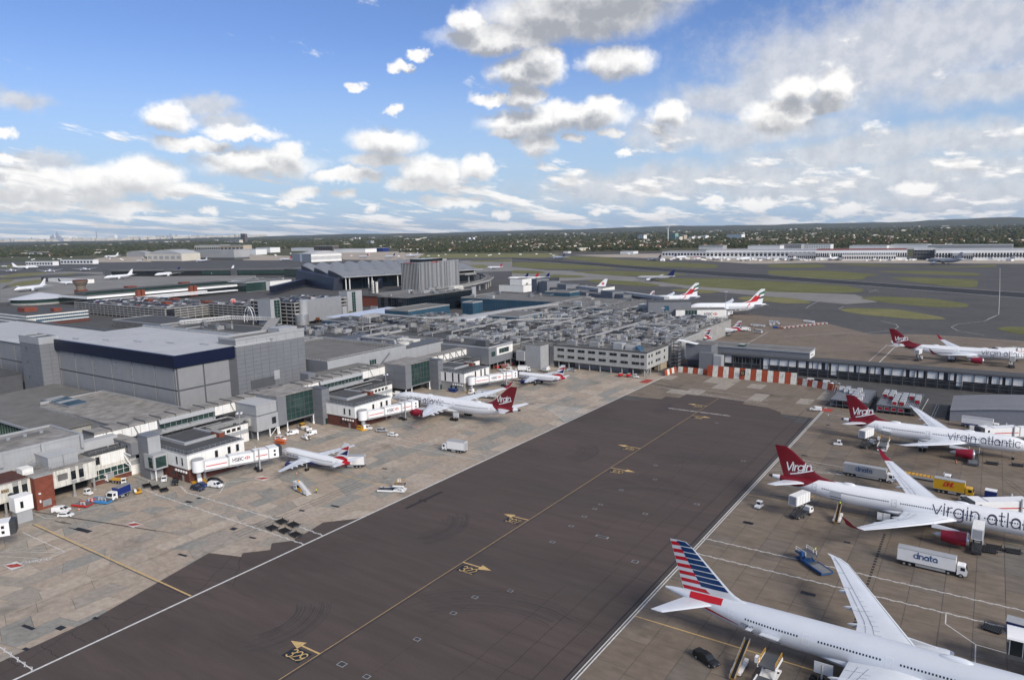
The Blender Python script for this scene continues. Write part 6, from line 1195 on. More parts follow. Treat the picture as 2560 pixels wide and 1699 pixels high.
class Plane:
    def __init__(s,name,label,spec,xt,y,head,group=None,z=0.,detail=2,cat='airplane',pos=None):
        s.__dict__.update(spec); s.L0=s.L*.52; s.d=detail
        if pos: loc=pos; rz=head
        elif head>0: loc=(xt-(s.L0-s.L),y,z); rz=0.
        else: loc=(xt-(s.L-s.L0),y,z); rz=math.pi
        s.t=thing(name,label,cat,loc,rz,group); s.build()
    def rr(s,f): r=lerpt(PROF,f,1)*s.D/2; return r, r*s.hr, s.zc+lerpt(PROF,f,2)*s.D*s.hr
    def fp(s,f,phi,off=0.):
        """point on the fuselage: f along the length from the nose, phi degrees from the top (+ to port)"""
        ry,rz,zc=s.rr(f); a=rad(phi); return Vector((s.L0-f*s.L,(ry+off)*math.sin(a),zc+(rz+off)*math.cos(a)))
    def shell(s,name,f0,f1,p0,p1,m,off=.025,nf=8,npx=12,parent=None):
        """painted area on the fuselage skin; f0,f1 may be functions of phi"""
        F0=f0 if callable(f0) else (lambda p:f0); F1=f1 if callable(f1) else (lambda p:f1)
        rings=[[s.fp(F0(p0+(p1-p0)*j/npx)+(F1(p0+(p1-p0)*j/npx)-F0(p0+(p1-p0)*j/npx))*i/nf,p0+(p1-p0)*j/npx,off) for j in range(npx+1)] for i in range(nf+1)]
        return MB().loft(rings,cap=False,closed=False).obj(name,m,parent or s.fus,False,smooth=True)
    def band(s,name,f0,f1,lo,hi,m,side,off=.03,n=12,parent=None,sub=6):
        """stripe between two phi functions of f on one side"""
        rings=[]
        for i in range(n+1):
            f=f0+(f1-f0)*i/n; a,b=lo(f),hi(f); rings.append([s.fp(f,side*(a+(b-a)*j/sub),off) for j in range(sub+1)])
        return MB().loft(rings,cap=False,closed=False).obj(name,m,parent or s.fus,False,smooth=True)
    def fus_text(s,txt,f,phi,h,w,m,side,slant=0.,name='lettering',xs=1.,track=1.):
        mb=MB(); R=s.D/2
        # side +1 = port (+y local) reads towards the tail, side -1 = starboard reads towards the nose
        def fn(u,v):
            ff=f+(u*xs/s.L if side>0 else -u*xs/s.L); ry,rz,zc=s.rr(ff); a=rad(phi)-(v/max(ry,.3)); return Vector((s.L0-ff*s.L,side*(ry+.04+.004*(TXI%5))*math.sin(a),zc+(rz+.04+.004*(TXI%5))*math.cos(a)))
        text(mb,txt,h,w,fn,slant=slant,sub=.35,track=track); return mb.obj(name,m,s.fus,False)
    # wings -----------------------------------------------------------------------------------
    UP=[(0,0),(.02,.32),(.08,.62),(.2,.9),(.38,1.),(.6,.78),(.8,.42),(1,.03)]
    def wsec(s,y,sle,ch,z,th,side,c0=0.,c1=1.):
        pts=[]
        for c,u in s.UP: pts.append((s.L0-(sle+c*ch),side*y,z+u*th*ch*.62))
        for c,u in reversed(s.UP[1:-1]): pts.append((s.L0-(sle+c*ch),side*y,z-u*th*ch*.38))
        return pts
    def wing(s):
        w=s.wing_; s.ws=w
        for side in (1,-1):
            o=MB().loft([s.wsec(*q,side) for q in w]).obj('wing',s.mw,s.t,False,smooth=True)
            if s.wl:
                MB().loft([s.wsec(*q,side) if q[4]<1 else None for q in s.wl]).obj('winglet',s.mwl,s.t,False,smooth=True) if not s.wlv else MB().loft([[(p[0],side*(q[0]+(p[2]-q[3])*q[5]),q[3]+(p[2]-q[3])*(1-abs(q[5]))) for p in s.wsec(*q[:5],1)] for q in s.wl]).obj('winglet',s.mwl,s.t,False,smooth=True)
            if s.d>=1:
                mb=MB()
                def wp(y,c,dz=.03):
                    for a,b in zip(w,w[1:]):
                        if a[0]<=y<=b[0]+1e-6:
                            f=(y-a[0])/(b[0]-a[0]); sl=a[1]+(b[1]-a[1])*f; ch=a[2]+(b[2]-a[2])*f; z=a[3]+(b[3]-a[3])*f; th=a[4]+(b[4]-a[4])*f; u=0
                            for k in range(len(s.UP)-1):
                                if s.UP[k][0]<=c<=s.UP[k+1][0]: g=(c-s.UP[k][0])/(s.UP[k+1][0]-s.UP[k][0]); u=s.UP[k][1]+(s.UP[k+1][1]-s.UP[k][1])*g
                            return Vector((s.L0-(sl+c*ch),side*y,z+u*th*ch*.62+dz))
                y0,y1=w[0][0]+1.2,w[-1][0]-.5; n=10
                for c,a0,a1 in ((.1,.05,1),(.70,.05,.98),(.84,.05,.62)):
                    P=[wp(y0+(y1-y0)*(a0+(a1-a0)*i/n),c) for i in range(n+1)]
                    for p,q in zip(P,P[1:]): mb.beam(p,q,.09,.02)
                for a in (.12,.38,.63,.8,.95):
                    mb.beam(wp(y0+(y1-y0)*a,.70),wp(y0+(y1-y0)*a,.985),.08,.02)
                for i in range(9): mb.beam(wp(y0+(y1-y0)*(.14+.05*i),.58),wp(y0+(y1-y0)*(.14+.05*i),.70),.06,.02)
                mb.obj('panel_lines',m_pl,o,False,kind='stuff')
                for a in (.24,.42,.6):
                    y=y0+(y1-y0)*a; p=wp(y,.62,0); q=wp(y,1.0,0); d=(q-p); k=s.D*.055
                    MB().loft([[(p.x+d.x*f*1.35,p.y+k*r*math.cos(2*math.pi*j/8),(p.z+(q.z-p.z)*min(f,1)-.45*k*3+k*r*1.6*math.sin(2*math.pi*j/8))) for j in range(8)] for f,r in ((-.2,.05),(.15,.8),(.6,1),(1.,.6),(1.15,.05))]).obj('flap_fairing',s.mw,s.t,False,smooth=True)
    def build(s):
        n=36 if s.d==2 else (20 if s.d==1 else 12); T=[p[0] for p in PROF] if s.d<2 else sorted(set([p[0] for p in PROF]+[.03,.053,.078,.16,.2,.3,.55,.67,.73,.79,.845,.895,.94]))
        s.fus=MB().loft([[s.fp(f,360*j/n) for j in range(n)] for f in T]).obj('fuselage',s.mf,s.t,False,smooth=True)
        if s.d>=1:   # belly fairing
            rings=[]
            for i in range(9):
                f=.30+.34*i/8; k=math.sin(math.pi*i/8)**.6 if 0<i<8 else .02; rings.append([(s.L0-f*s.L,s.D*.54*k*math.cos(2*math.pi*j/16),s.zc-s.D*s.hr*.34+s.D*.24*k*math.sin(2*math.pi*j/16)) for j in range(16)])
            MB().loft(rings).obj('belly_fairing',s.mb,s.t,False,smooth=True)
        s.wing()
        # tailplane
        y0,sl,c0,y1,sl1,c1,z0,z1=s.stab
        for side in (1,-1): MB().loft([s.wsec(y0,sl,c0,z0,.1,side),s.wsec(y1,sl1,c1,z1,.09,side)]).obj('tailplane',s.mst,s.t,False,smooth=True)
        # fin
        s.fin_part=MB().loft([[tuple(s.finp(c,t,sd)) for sd,c in [(1,c) for c in (0,.03,.1,.25,.45,.7,1)]+[(-1,c) for c in (.7,.45,.25,.1,.03)]] for t in (0,.04,.08,.14,.22,.35,.6,.85,1.)]).obj('tail_fin',s.mfin,s.t,False,smooth=True)
        # engines
        for e in s.eng:
            y,fx,ln,dia,zc=e
            for side in (1,-1):
                p=[(0,.80),(.015,.93),(.05,1.),(.2,1.06),(.45,1.05),(.75,.93),(1.,.74)]
                def ring(f,r): return [(s.L0-(fx+f*ln),side*y+dia/2*r*math.cos(2*math.pi*j/24),zc+dia/2*r*math.sin(2*math.pi*j/24)) for j in range(24)]
                o=MB().loft([ring(f,r) for f,r in p],cap=False).loft([ring(1.,.74),ring(.98,.5)],cap=False).obj('engine_nacelle',s.me,s.t,False,smooth=True)
                MB().loft([ring(.11,1.022),ring(.05,1.012),ring(.015,.945),ring(0,.80),ring(.02,.76),ring(.1,.74)],cap=False).obj('intake_lip',m_steel,o,False,smooth=True)
                MB().loft([ring(.1,.75),ring(.16,.2),ring(.12,.02)],cap=True).obj('fan',m_char,o,False); MB().loft([ring(.97,.52),ring(1.12,.45),ring(1.3,.15)],cap=True).obj('exhaust_cone',m_metal,o,False,smooth=True)
                zt=zc+dia*.5; MB().hexa([(s.L0-(fx+ln*.15),side*y-.18,zt-.3),(s.L0-(fx+ln*1.35),side*y-.18,zt-.2),(s.L0-(fx+ln*1.35),side*y+.18,zt-.2),(s.L0-(fx+ln*.15),side*y+.18,zt-.3)],[(s.L0-(fx+ln*.45),side*y-.14,zt+.25),(s.L0-(fx+ln*1.35),side*y-.14,zt+.9),(s.L0-(fx+ln*1.35),side*y+.14,zt+.9),(s.L0-(fx+ln*.45),side*y+.14,zt+.25)]).obj('pylon',s.mw,s.t,False)
        # gear
        def gear(f,y,n,r):
            x=s.L0-f*s.L; MB().tube([(x,y,r),(x,y,s.zc-s.D*.3)],r*.28,8).obj('gear_leg',m_greyl,s.t,False); mb=MB()
            for k in range(n):
                for sd in (-1,1): mb.wheel(x+(k-(n-1)/2)*r*2.3,y+sd*r*.75,r,r,r*.7,k=10)
            mb.obj('wheels',m_tyre,s.t,False)
        gear(.12,0,1,s.D*.075)
        for sd in (1,-1): gear(s.gf,sd*s.D*.86,s.gn,s.D*.1 if s.D>5 else s.D*.14)
        if s.D>5 and s.d: 
            for sd in (1,-1): x=s.L0-s.gf*s.L; MB().box(x-1.6,x+1.6,sd*s.D*.62-.06,sd*s.D*.62+.06,1.2,s.zc-s.D*.38).obj('gear_door',s.mb,s.t,False)
        if s.d>=1:
            # cockpit glass
            for sd in (1,-1): s.band('cockpit_window',.018,.045,lambda f:24+400*(.045-f),lambda f:62,m_glass,sd,off=.015,n=4)
            # windows
            for sd in (1,-1):
                mb=MB(); pit=.53 if s.D>4.5 else .52; hw,hh=(.14,.19) if s.D>4.5 else (.13,.17)
                for a,b in s.wins:
                    for k in range(int((b-a)*s.L/pit)):
                        f=a+k*pit/s.L; ph=s.wphi
                        def q(df,dz): ry=s.rr(f)[0]; return s.fp(f+df/s.L,sd*(ph-math.degrees(dz/max(ry,.5))),.02)
                        mb.poly([q(-hw,-hh*.6),q(-hw*.6,-hh),q(hw*.6,-hh),q(hw,-hh*.6),q(hw,hh*.6),q(hw*.6,hh),q(-hw*.6,hh),q(-hw,hh*.6)])
                mb.obj('cabin_windows',m_glass,s.fus,False,kind='stuff')
            for f in s.doors:
                for sd in (1,-1):
                    mb=MB(); w,h=(.55,.95) if s.D>4.5 else (.42,.85); ph=s.wphi+ (4 if s.D>4.5 else 8)
                    def q(u,v,f=f,sd=sd): ry=s.rr(f)[0]; return s.fp(f+u/s.L,sd*(ph-math.degrees(v/ry)),.03)
                    for pl in ([(-w,-h),(w,-h)],[(w,-h),(w,h)],[(w,h),(-w,h)],[(-w,h),(-w,-h)]): stroke(mb,pl,.09,q,.3)
                    mb.poly([q(-w*.55,-.05),q(-w*.2,-.05),q(-w*.2,.3),q(-w*.55,.3)]); mb.obj('door',s.mdoor,s.fus,False)
    def finp(s,c,t,side=1,off=0.):
        r0,r1,t0,t1,zr,zt=s.fin; le=r0+(t0-r0)*t; 
        if t<.2: le-=s.dorsal*((.2-t)/.2)**2.2
        te=r1+(t1-r1)*t; ch=te-le; th=.045*ch*2.6*(math.sqrt(max(c,0))*(1-c)+.02*(1-c))*.5
        if t<.14: th=min(th,.5)
        z=zr+(zt-zr)*t
        if t>.94: le+= (t-.94)*ch*2.2; ch=te-le
        return Vector((s.L0-(le+c*ch),side*(th+off),z))
    def stripe(s,name,lo,hi,c0,c1,m,n=10,nt=4):
        for sd in (1,-1):
            rings=[]
            for i in range(n+1):
                c=c0+(c1-c0)*i/n; a,b=lo(c),hi(c); rings.append([s.finp(c,max(0,min(1,a+(b-a)*j/nt)),sd,.03) for j in range(nt+1)])
            MB().loft(rings,cap=False,closed=False).obj(name,m,s.fin_part,False,smooth=True)
    def fin_text(s,txt,c,t,h,w,m,slant,ul=True):
        r0,r1,t0,t1,zr,zt=s.fin; H=zt-zr
        for sd in (1,-1):
            mb=MB(); base=s.finp(c,t,1)
            def fn(u,v,sd=sd):
                z=base.z+v; tt=min(max((z-zr)/H,0),.97); x=base.x+(-u if sd>0 else u)   # port side reads towards the tail
                le=s.finp(0,tt).x; te=s.finp(1,tt).x; cc=min(max((le-x)/(le-te),.02),.98); p=s.finp(cc,tt,sd,.05+.004*(TXI%5)); return Vector((x,p.y,z))
            tw=textw(txt,h,.86); 
            def fc(u,v): return fn(u-tw/2,v+(u-tw/2)*.16*(1))
            text(mb,txt,h,w,fc,slant=slant,sub=.3,track=.86)
            if ul: stroke(mb,[(tw*.2,-h*.42),(tw*.55,-h*.30),(tw*1.05,-h*.02)],w,fc,.3)
            mb.obj('tail_lettering',m,s.fin_part,False)
def wings(L,D,span,xr,cr,yk,ck,ct,sweep,z,dih,ext=.0):
    h=span/2; y0=D*.30; t=math.tan(rad(sweep)); sl=lambda y:xr+(y-y0)*t; zz=lambda y:z+(y-y0)*math.tan(rad(dih))+ .0011*(y-y0)**2*(1 if span>50 else 0)
    W=[(y0,xr,cr,z,.13),(yk,sl(yk),ck,zz(yk),.115),(h*.72,sl(h*.72),ck+(ct-ck)*((h*.72-yk)/(h-yk)),zz(h*.72),.10),(h*.93,sl(h*.93)+.15,ck+(ct-ck)*((h*.93-yk)/(h-yk)),zz(h*.93),.09)]
    return W,sl,zz
def spec(kind):
    S=dict(hr=1.,mf=m_skinw,mw=m_wing,mwl=m_wing,mst=m_wing,mfin=m_skinw,me=m_skinw,mb=m_skinw,mdoor=m_door,dorsal=4.,wphi=72,gn=2,wl=None,wlv=False,gf=.55,doors=(.09,.28,.52,.8),wins=((.12,.27),(.295,.50),(.535,.78)))
    if kind=='777':
        W,sl,zz=wings(73.9,6.2,64.8,24.6,13.6,10.5,8.4,2.6,33.5,4.4,5.2); h=32.4; W+=[(h*.975,sl(h*.975)+1.1,2.0,zz(h*.97)+.1,.08),(h,sl(h)+2.9,.55,zz(h)+.15,.07)]
        S.update(L=73.9,D=6.2,zc=5.75,wing_=W,stab=(1.2,63.,6.6,10.9,70.2,2.5,7.2,8.3),fin=(58.2,70.,69.2,73.1,8.3,18.6),eng=[(9.9,22.5,7.2,3.7,2.75)],gn=3,gf=.57,mf=m_skins,mb=m_skins,mfin=m_skins,mst=m_wing,me=m_skins,mdoor=m_doorw,dorsal=3.2,doors=(.085,.25,.43,.616,.805),wins=((.11,.235),(.27,.415),(.45,.60),(.637,.778)))
    elif kind=='a350':
        W,sl,zz=wings(73.8,6.,64.7,24.4,13.0,10.2,8.0,2.4,34,4.3,5.5); h=31.2; W=W[:3]+[(h*.97,sl(h*.97),2.5,zz(h*.97),.09)]
        WL=[(h*.97,sl(h*.97),2.5,zz(h*.97),.085),(h*.99,sl(h*.99)+.5,2.1,zz(h*.99)+.25,.08),(h+.5,sl(h+.5)+1.3,1.6,zz(h)+1.1,.08),(h+1.0,sl(h)+2.6,1.05,zz(h)+2.2,.08),(h+1.3,sl(h)+3.9,.4,zz(h)+3.1,.08)]
        S.update(L=73.8,D=6.,zc=5.6,wing_=W,wl=WL,stab=(1.2,62.8,6.4,9.8,69.6,2.4,7.1,8.),fin=(58.,69.6,68.6,72.4,8.2,17.2),eng=[(10.2,22.,6.2,3.6,2.7)],gn=3,gf=.57,mwl=m_engr,mw=m_wingw,mst=m_wingw,me=m_engr,mfin=m_crim,dorsal=6.,doors=(.09,.28,.54,.82),wins=((.115,.27),(.295,.525),(.56,.80)))
    elif kind=='787':
        W,sl,zz=wings(62.8,5.8,60.1,20.6,11.6,9.4,7.2,2.2,33.5,4.2,6.); h=30.05; W+=[(h*.97,sl(h*.97)+.9,1.5,zz(h*.97)+.2,.08),(h*1.005,sl(h)+2.7,.4,zz(h)+.5,.07)]
        S.update(L=62.8,D=5.8,zc=5.5,wing_=W,stab=(1.1,53.2,5.6,9.6,59.,2.1,6.9,7.8),fin=(48.6,59.4,58.2,61.6,8.,17.),eng=[(9.7,18.6,5.6,3.4,2.6)],mw=m_wingw,mst=m_wingw,me=m_engr,mfin=m_crim,dorsal=6.,doors=(.09,.27,.53,.80),wins=((.115,.26),(.285,.515),(.55,.775)))
    elif kind=='a320':
        W,sl,zz=wings(37.6,3.95,34.6,12.2,6.6,6.4,3.9,1.5,26.5,2.9,5.); h=17.; W+=[(h,sl(h),1.5,zz(h),.09)]
        S.update(L=37.6,D=3.95,zc=3.75,wing_=W,stab=(.8,31.6,3.6,6.2,34.6,1.5,4.7,5.2),fin=(29.4,35.4,34.3,37.,5.5,11.8),eng=[(5.75,10.6,3.7,2.2,1.75)],gn=1,gf=.49,mb=m_nav,me=m_nav,dorsal=2.,wphi=70,doors=(.12,.84),wins=((.16,.80),))
    elif kind=='a380':
        W,sl,zz=wings(72.7,7.1,79.8,21.,17.6,13.,11.,3.6,35,4.9,6.); h=39.4; W+=[(h,sl(h),3.2,zz(h),.09)]
        S.update(L=72.7,D=7.1,hr=1.18,zc=7.2,wing_=W,stab=(1.4,61.6,8.,15.,69.4,3.,9.6,11.),fin=(55.6,69.4,67.4,71.6,11.2,24.1),eng=[(14.9,22.,6.2,3.9,2.9),(25.7,30.,6.,3.8,3.6)],gn=2,gf=.56,dorsal=5.,wphi=86,wl=[(h,sl(h),3.,zz(h)-1.4,.06,0),(h,sl(h)+1.2,1.,zz(h)+1.6,.06,0)],wlv=True,doors=(.1,.3,.55,.8))
    return S
V0='virgin atlantic'
def virgin(p,f_text,th,xs=.84,fwd=True,ph=96):
    L=p.L
    fb=lambda ph:min(.90,.806+.07*(abs(ph)/110)**1.4)
    p.shell('crimson_rear',fb,.955,-180,180,m_crim,off=.03,nf=8,npx=28); MB().loft([[p.fp(f,360*j/12,.035) for j in range(12)] for f in (.985,1.)]).obj('tail_cone',m_char,p.fus,False)
    for sd in (1,-1):
        wd=textw(V0,th)*xs/L; f=(f_text-wd if sd>0 else f_text) if fwd else (f_text if sd>0 else f_text+wd)
        p.fus_text(V0,f,ph,th,th*.07,m_ink,sd,xs=xs)
    p.fin_text('Virgin',.50,.24,2.5,.34,m_whitec,.12)
    if p.L>70: pass
    s=p.fp(.33,0); MB().loft([[(s.x+1.8*math.cos(a)*k,.55*math.sin(a)*k,s.z+z) for a in [2*math.pi*j/14 for j in range(14)]] for k,z in ((1,-.05),(.8,.25),(.3,.38))]).obj('antenna_dome',m_skinw,p.fus,False,smooth=True)
    s=p.fp(.70,0); MB().loft([[(s.x+1.8*math.cos(a)*k,.7*math.sin(a)*k,s.z+z) for a in [2*math.pi*j/14 for j in range(14)]] for k,z in ((1,-.05),(.8,.3),(.3,.45))]).obj('antenna_dome',m_skinw,p.fus,False,smooth=True)
    for i,z in ((0,1),): pass
def ba(p):
    for sd in (1,-1):
        p.fus_text('BRITISH AIRWAYS',.165 if sd>0 else .165+textw('BRITISH AIRWAYS',.62)/p.L,98,.62,.1,m_nav,sd); p.band('red_ribbon',.10,.155,lambda f:50+ (f-.1)*60,lambda f:56+(f-.1)*10,m_flag_r,sd,n=5,sub=2)
    p.shell('blue_belly',.06,.86,122,238,m_nav,off=.02,nf=20,npx=10); p.shell('red_tail_cone',lambda ph:.885+.02*math.cos(rad(ph)),.985,-150,150,m_flag_r,off=.03,nf=5,npx=16)
    w=lambda a,b,k:(lambda c:a+b*c+k*math.sin(c*5.5))
    p.stripe('red_ribbon',lambda c:0,lambda c:.12+.10*math.sin(c*3.2)*(c>.0),.05,1,m_flag_r); p.stripe('blue_ribbon',lambda c:.30+.02*c,lambda c:.30+.30*c-.05*math.sin(c*6),.10,.94,m_nav); p.stripe('red_ribbon',lambda c:.60+.03*c,lambda c:.60+.30*c**.8-.02,.12,.97,m_flag_r)
def emirates(p):
    p.stripe('red_ribbon',lambda c:0+.35*max(0,c-.25),lambda c:.55-.9*(c-.05)*(c>.05)*.2 if c<.45 else .62*1.-.2*(c-.45),.12,.62,m_redl)
    p.stripe('green_ribbon',lambda c:.58+.2*(c-.5),lambda c:.70+.32*(c-.4),.42,1,m_green); p.stripe('black_ribbon',lambda c:.22+.25*(c-.45),lambda c:.34+.28*(c-.4),.5,1,m_black)
    for sd in (1,-1): p.band('red_ribbon',.74,.80,lambda f:108-60*(f-.74)/.06*1.4,lambda f:113-60*(f-.74)/.06,m_redl,sd,n=8,sub=3)
# --- aircraft at the right-hand stands
p=Plane('airliner','silver airliner with striped red, white and blue tail in the right foreground',spec('777'),-52.3,133.2,1)
for k in range(7):   # aft half: red stripes on silver
    a=.03+k*.142; p.stripe('red_stripe',lambda c,a=a:a+.05*(1-c),lambda c,a=a:a+.071+.05*(1-c),.60 if k else .55,.99,m_flag_r,n=6)
for k in range(8):
    a=.155+k*.106; p.stripe('blue_stripe',lambda c,a=a:a+.02*(1-c),lambda c,a=a:a+.088+.02*(1-c),.055,.60,m_flag_b,n=8)
for sd in (1,-1):
    p.band('red_flank',.834,.925,lambda f:12,lambda f:52+22*(f-.834)/.09,m_flag_r,sd,n=10); p.band('red_flank',.785,.925,lambda f:108-200*(f-.785),lambda f:111-75*(f-.785),m_flag_r,sd,n=10,sub=3)
    p.fus_text('N736AT',.778 if sd<0 else .735,102,.55,.09,m_ink,sd)
MB().loft([[(p.fp(.30,0).x+2.6*math.cos(a)*k,.75*math.sin(a)*k,p.fp(.30,0).z+z) for a in [2*math.pi*j/16 for j in range(16)]] for k,z in ((1,-.05),(.8,.3),(.3,.45))]).obj('antenna_dome',m_wing,p.fus,False,smooth=True)
AA=p
# open hold door with its bay on the camera side
def hold(p,f,w,side,m,up=True):
    mb=MB(); q=lambda df,ph:p.fp(f+df/p.L,side*ph,.03); mb.poly([q(-w,104),q(w,104),q(w,128),q(-w,128)]); mb.obj('hold_opening',m_black,p.fus,False)
    a=p.fp(f-w/p.L,side*102,.05);b=p.fp(f+w/p.L,side*102,.05); out=Vector((0,side*1.9,.5)) if up else Vector((0,side*.5,1.7)); MB().hexa([a,b,b+out,a+out],[a+Vector((0,0,.14)),b+Vector((0,0,.14)),b+out+Vector((0,0,.14)),a+out+Vector((0,0,.14))]).obj('hold_door',m,p.fus,False)
hold(p,.70,1.7,-1,m_skins); hold(p,.752,.5,-1,m_skins)
p=Plane('airliner','white airliner with crimson tail and upswept red wingtips on the right',spec('a350'),-51.9,214.6,1); virgin(p,.417,4.1); hold(p,.74,1.5,-1,m_skinw,False); VA=p
p=Plane('airliner','white crimson-tailed jet with raked wings in front of the container racks',spec('787'),-44.8,294,1); virgin(p,.4315,3.3); hold(p,.30,1.6,-1,m_skinw); hold(p,.745,1.5,-1,m_skinw); V7=p
p=Plane('airliner','white crimson-tailed jet beyond the pier at the right edge',dict(spec('a350'),L=66.8),-45.2,495,1,detail=1); virgin(p,.35,3.6)
# --- left-hand stands
p=Plane('airliner','white crimson-tailed jet nosed in at the left terminal',spec('a350'),-160.5,243,-1); virgin(p,.168,3.4,fwd=False)
p=Plane('airliner','small white jet with flag-ribbon tail and blue belly at the nearest left gate',spec('a320'),-176.3,162.3,-1); ba(p); BA1=p
s9=spec('a320'); s9.update(L=33.8,doors=(.13,.83)); s9['wing_']=[(a,b-2.,c,d,e) for a,b,c,d,e in s9['wing_']]; s9['eng']=[(5.75,8.8,3.7,2.2,1.75)]; s9['fin']=(25.8,31.7,30.6,33.3,5.5,11.8); s9['stab']=(.8,28.,3.6,6.2,31.,1.5,4.7,5.2)
p=Plane('airliner','small white jet with flag-ribbon tail at the furthest left gate',s9,-182,320,-1); ba(p)
# --- beyond the pier
q=G(1855,843); p=Plane('airliner','white jet with flag-ribbon tail parked behind the pier head',spec('a320'),q.x-1,q.y+4,-1,detail=1); ba(p)
q=G(1779,862); p=Plane('airliner','white jet mostly hidden behind the pier, only its ribbon tail showing',s9,q.x,q.y,-1,detail=1); ba(p)
def at_tail(px,py,h,ang,kind,label,name='airliner',detail=1,upd=None,len_=None):
    """airliner whose fin top (height h) stands at the given photo point, pointing along ang"""
    c=G(px,py,h); S=spec(kind); 
    if upd: S.update(upd)
    f=Vector((math.cos(ang),math.sin(ang),0)); dx=S['L']-S['L']*.52-1.5; o=c+f*dx; return Plane(name,label,S,0,0,ang,pos=(o.x,o.y,0),detail=detail)
e=dict(me=m_skinw,mb=m_skinw)
p=at_tail(1912,722,24.1,rad(206),'a380','huge double-deck white airliner with flag tail right of the logo gate room',upd=e); emirates(p)
p=at_tail(1747,707,24.1,rad(206),'a380','huge double-deck white airliner with flag tail behind the logo gate room',upd=e); emirates(p)
p=at_tail(1518,697,18.6,rad(212),'777','white airliner with red circle on its tail behind the gate chain',upd=dict(mf=m_skinw,mfin=m_skinw,mb=m_skinw,me=m_skinw)); 
for sd in (1,-1):
    mb=MB(); c=p.finp(.5,.42,sd,.06); mb.poly([(c.x+1.7*math.cos(2*math.pi*j/20),c.y,c.z+1.7*math.sin(2*math.pi*j/20)) for j in range(20)]); mb.obj('red_disc',m_redl,p.fin_part,False); mb=MB(); stroke(mb,[(-.9,-.6),(0,.1),(.9,-.6)],.3,lambda u,v:Vector((c.x+u,c.y+sd*.02,c.z+v))); mb.obj('white_crane',m_whitec,p.fin_part,False)
p=at_tail(1635,727,11.8,rad(206),'a320','jet with ribbon tail peeping over the gate chain beside the double-decker'); ba(p)
p=at_tail(1512,0+730,11.8,rad(206),'a320','distant jet behind the gate chain with white tail') if False else None
lo=dict(me=m_greyl,mb=m_skinw)
def far(px,py,ang,kind,label,tail,detail=0,sc=1.,upd=None):
    c=G(px,py); S=spec(kind); S.update(dict(mfin=tail,mf=m_skinw,me=m_skinw,mb=m_skinw,mw=m_wingw,mst=m_wingw,mwl=m_wingw)); 
    if upd: S.update(upd)
    p=Plane('airliner',label,S,0,0,ang,pos=(c.x,c.y,-.1),detail=detail); p.t.scale=(sc,)*3; return p
far(1297,700,rad(200),'a320','jet with dark blue and white tail behind the left end of the gate chain',m_nav); far(1322,700,rad(200),'a320','jet with red and white tail behind the left end of the gate chain',m_flag_r); far(1349,700,rad(200),'a320','jet with small dark blue tail behind the left end of the gate chain',m_nav)
rw=math.atan2((G(2163,714)-G(1700,680)).y,(G(2163,714)-G(1700,680)).x)
far(1640,702,rad(196),'787','grey and white airliner with dark tail taxiing across the grass islands',m_nav,upd=dict(mf=m_greyl)); far(1398,648,rw+math.pi,'777','long white airliner with dark tail rolling on the far runway',m_nav); far(1636,652,rw+math.pi,'787','grey airliner with dark tail near the far runway',m_nav,upd=dict(mf=m_greyl)); far(1238,672,rad(196),'a320','small white jet with red tail taxiing right of the hotel',m_flag_r,upd=dict(mb=m_skinw)); far(2362,660,rad(150),'a380','grey airliner parked on the far right apron below the terminal',m_greyl,upd=dict(mf=m_greyl))
GL=[(62,672,40,'777',m_skinw,'white jet with plain tail on the far left taxiway near the white pier'),(28,680,-20,'787',m_flag_r,'leftmost white jet on the far left taxiway'),(125,681,-25,'787',m_nav,'second white jet on the far left taxiway'),(212,677,-20,'787',m_flag_r,'third white jet on the far left taxiway near the boarding pier'),(80,727,-60,'777',m_skinw,'white jet facing the camera on the left apron beside the round building'),(165,711,20,'a320',m_char,'white jet with black tail left of the old tower'),(300,697,-75,'777',m_skinw,'left jet docked at the satellite pier'),(422,690,-75,'777',m_nav,'middle jet docked at the satellite pier'),(560,686,-75,'777',m_skinw,'right jet docked at the satellite pier'),(280,645,205,'a380',m_skinw,'large white jet on the sunlit stand far left'),(350,654,190,'a320',m_char,'white jet with dark tail beside the left hangar'),(715,652,185,'787',m_flag_r,'white jet with red tail in front of the white hangar'),(505,655,185,'787',m_skinw,'white jet in front of the grey hangar with lettering'),(910,645,170,'787',m_flag_r,'left of three jets on the sunlit stands behind the wave roof'),(975,645,170,'787',m_nav,'middle of three jets on the sunlit stands behind the wave roof'),(1030,643,170,'777',m_skinw,'right of three jets on the sunlit stands behind the wave roof'),(10,668,0,'a320',m_nav,'jet cut by the left edge with dark tail')]
for px,py,a,k,m,l in GL: far(px,py,rad(a),k,l,m)
for i,(px,py) in enumerate(((1700,648),(1745,650),(1790,650),(1860,652),(1920,650),(1985,651),(2085,651),(2185,652),(2400,650),(2440,648),(2480,650),(2530,650))):
    far(px,py,rad(80+i%3*9),('787','a320','777')[i%3],'white jet parked nose-in at the sunlit far terminal, %s from the left'%('first second third fourth fifth sixth seventh eighth ninth tenth eleventh twelfth'.split()[i]),(m_nav,m_flag_r,m_skinw,m_greyl)[i%4])
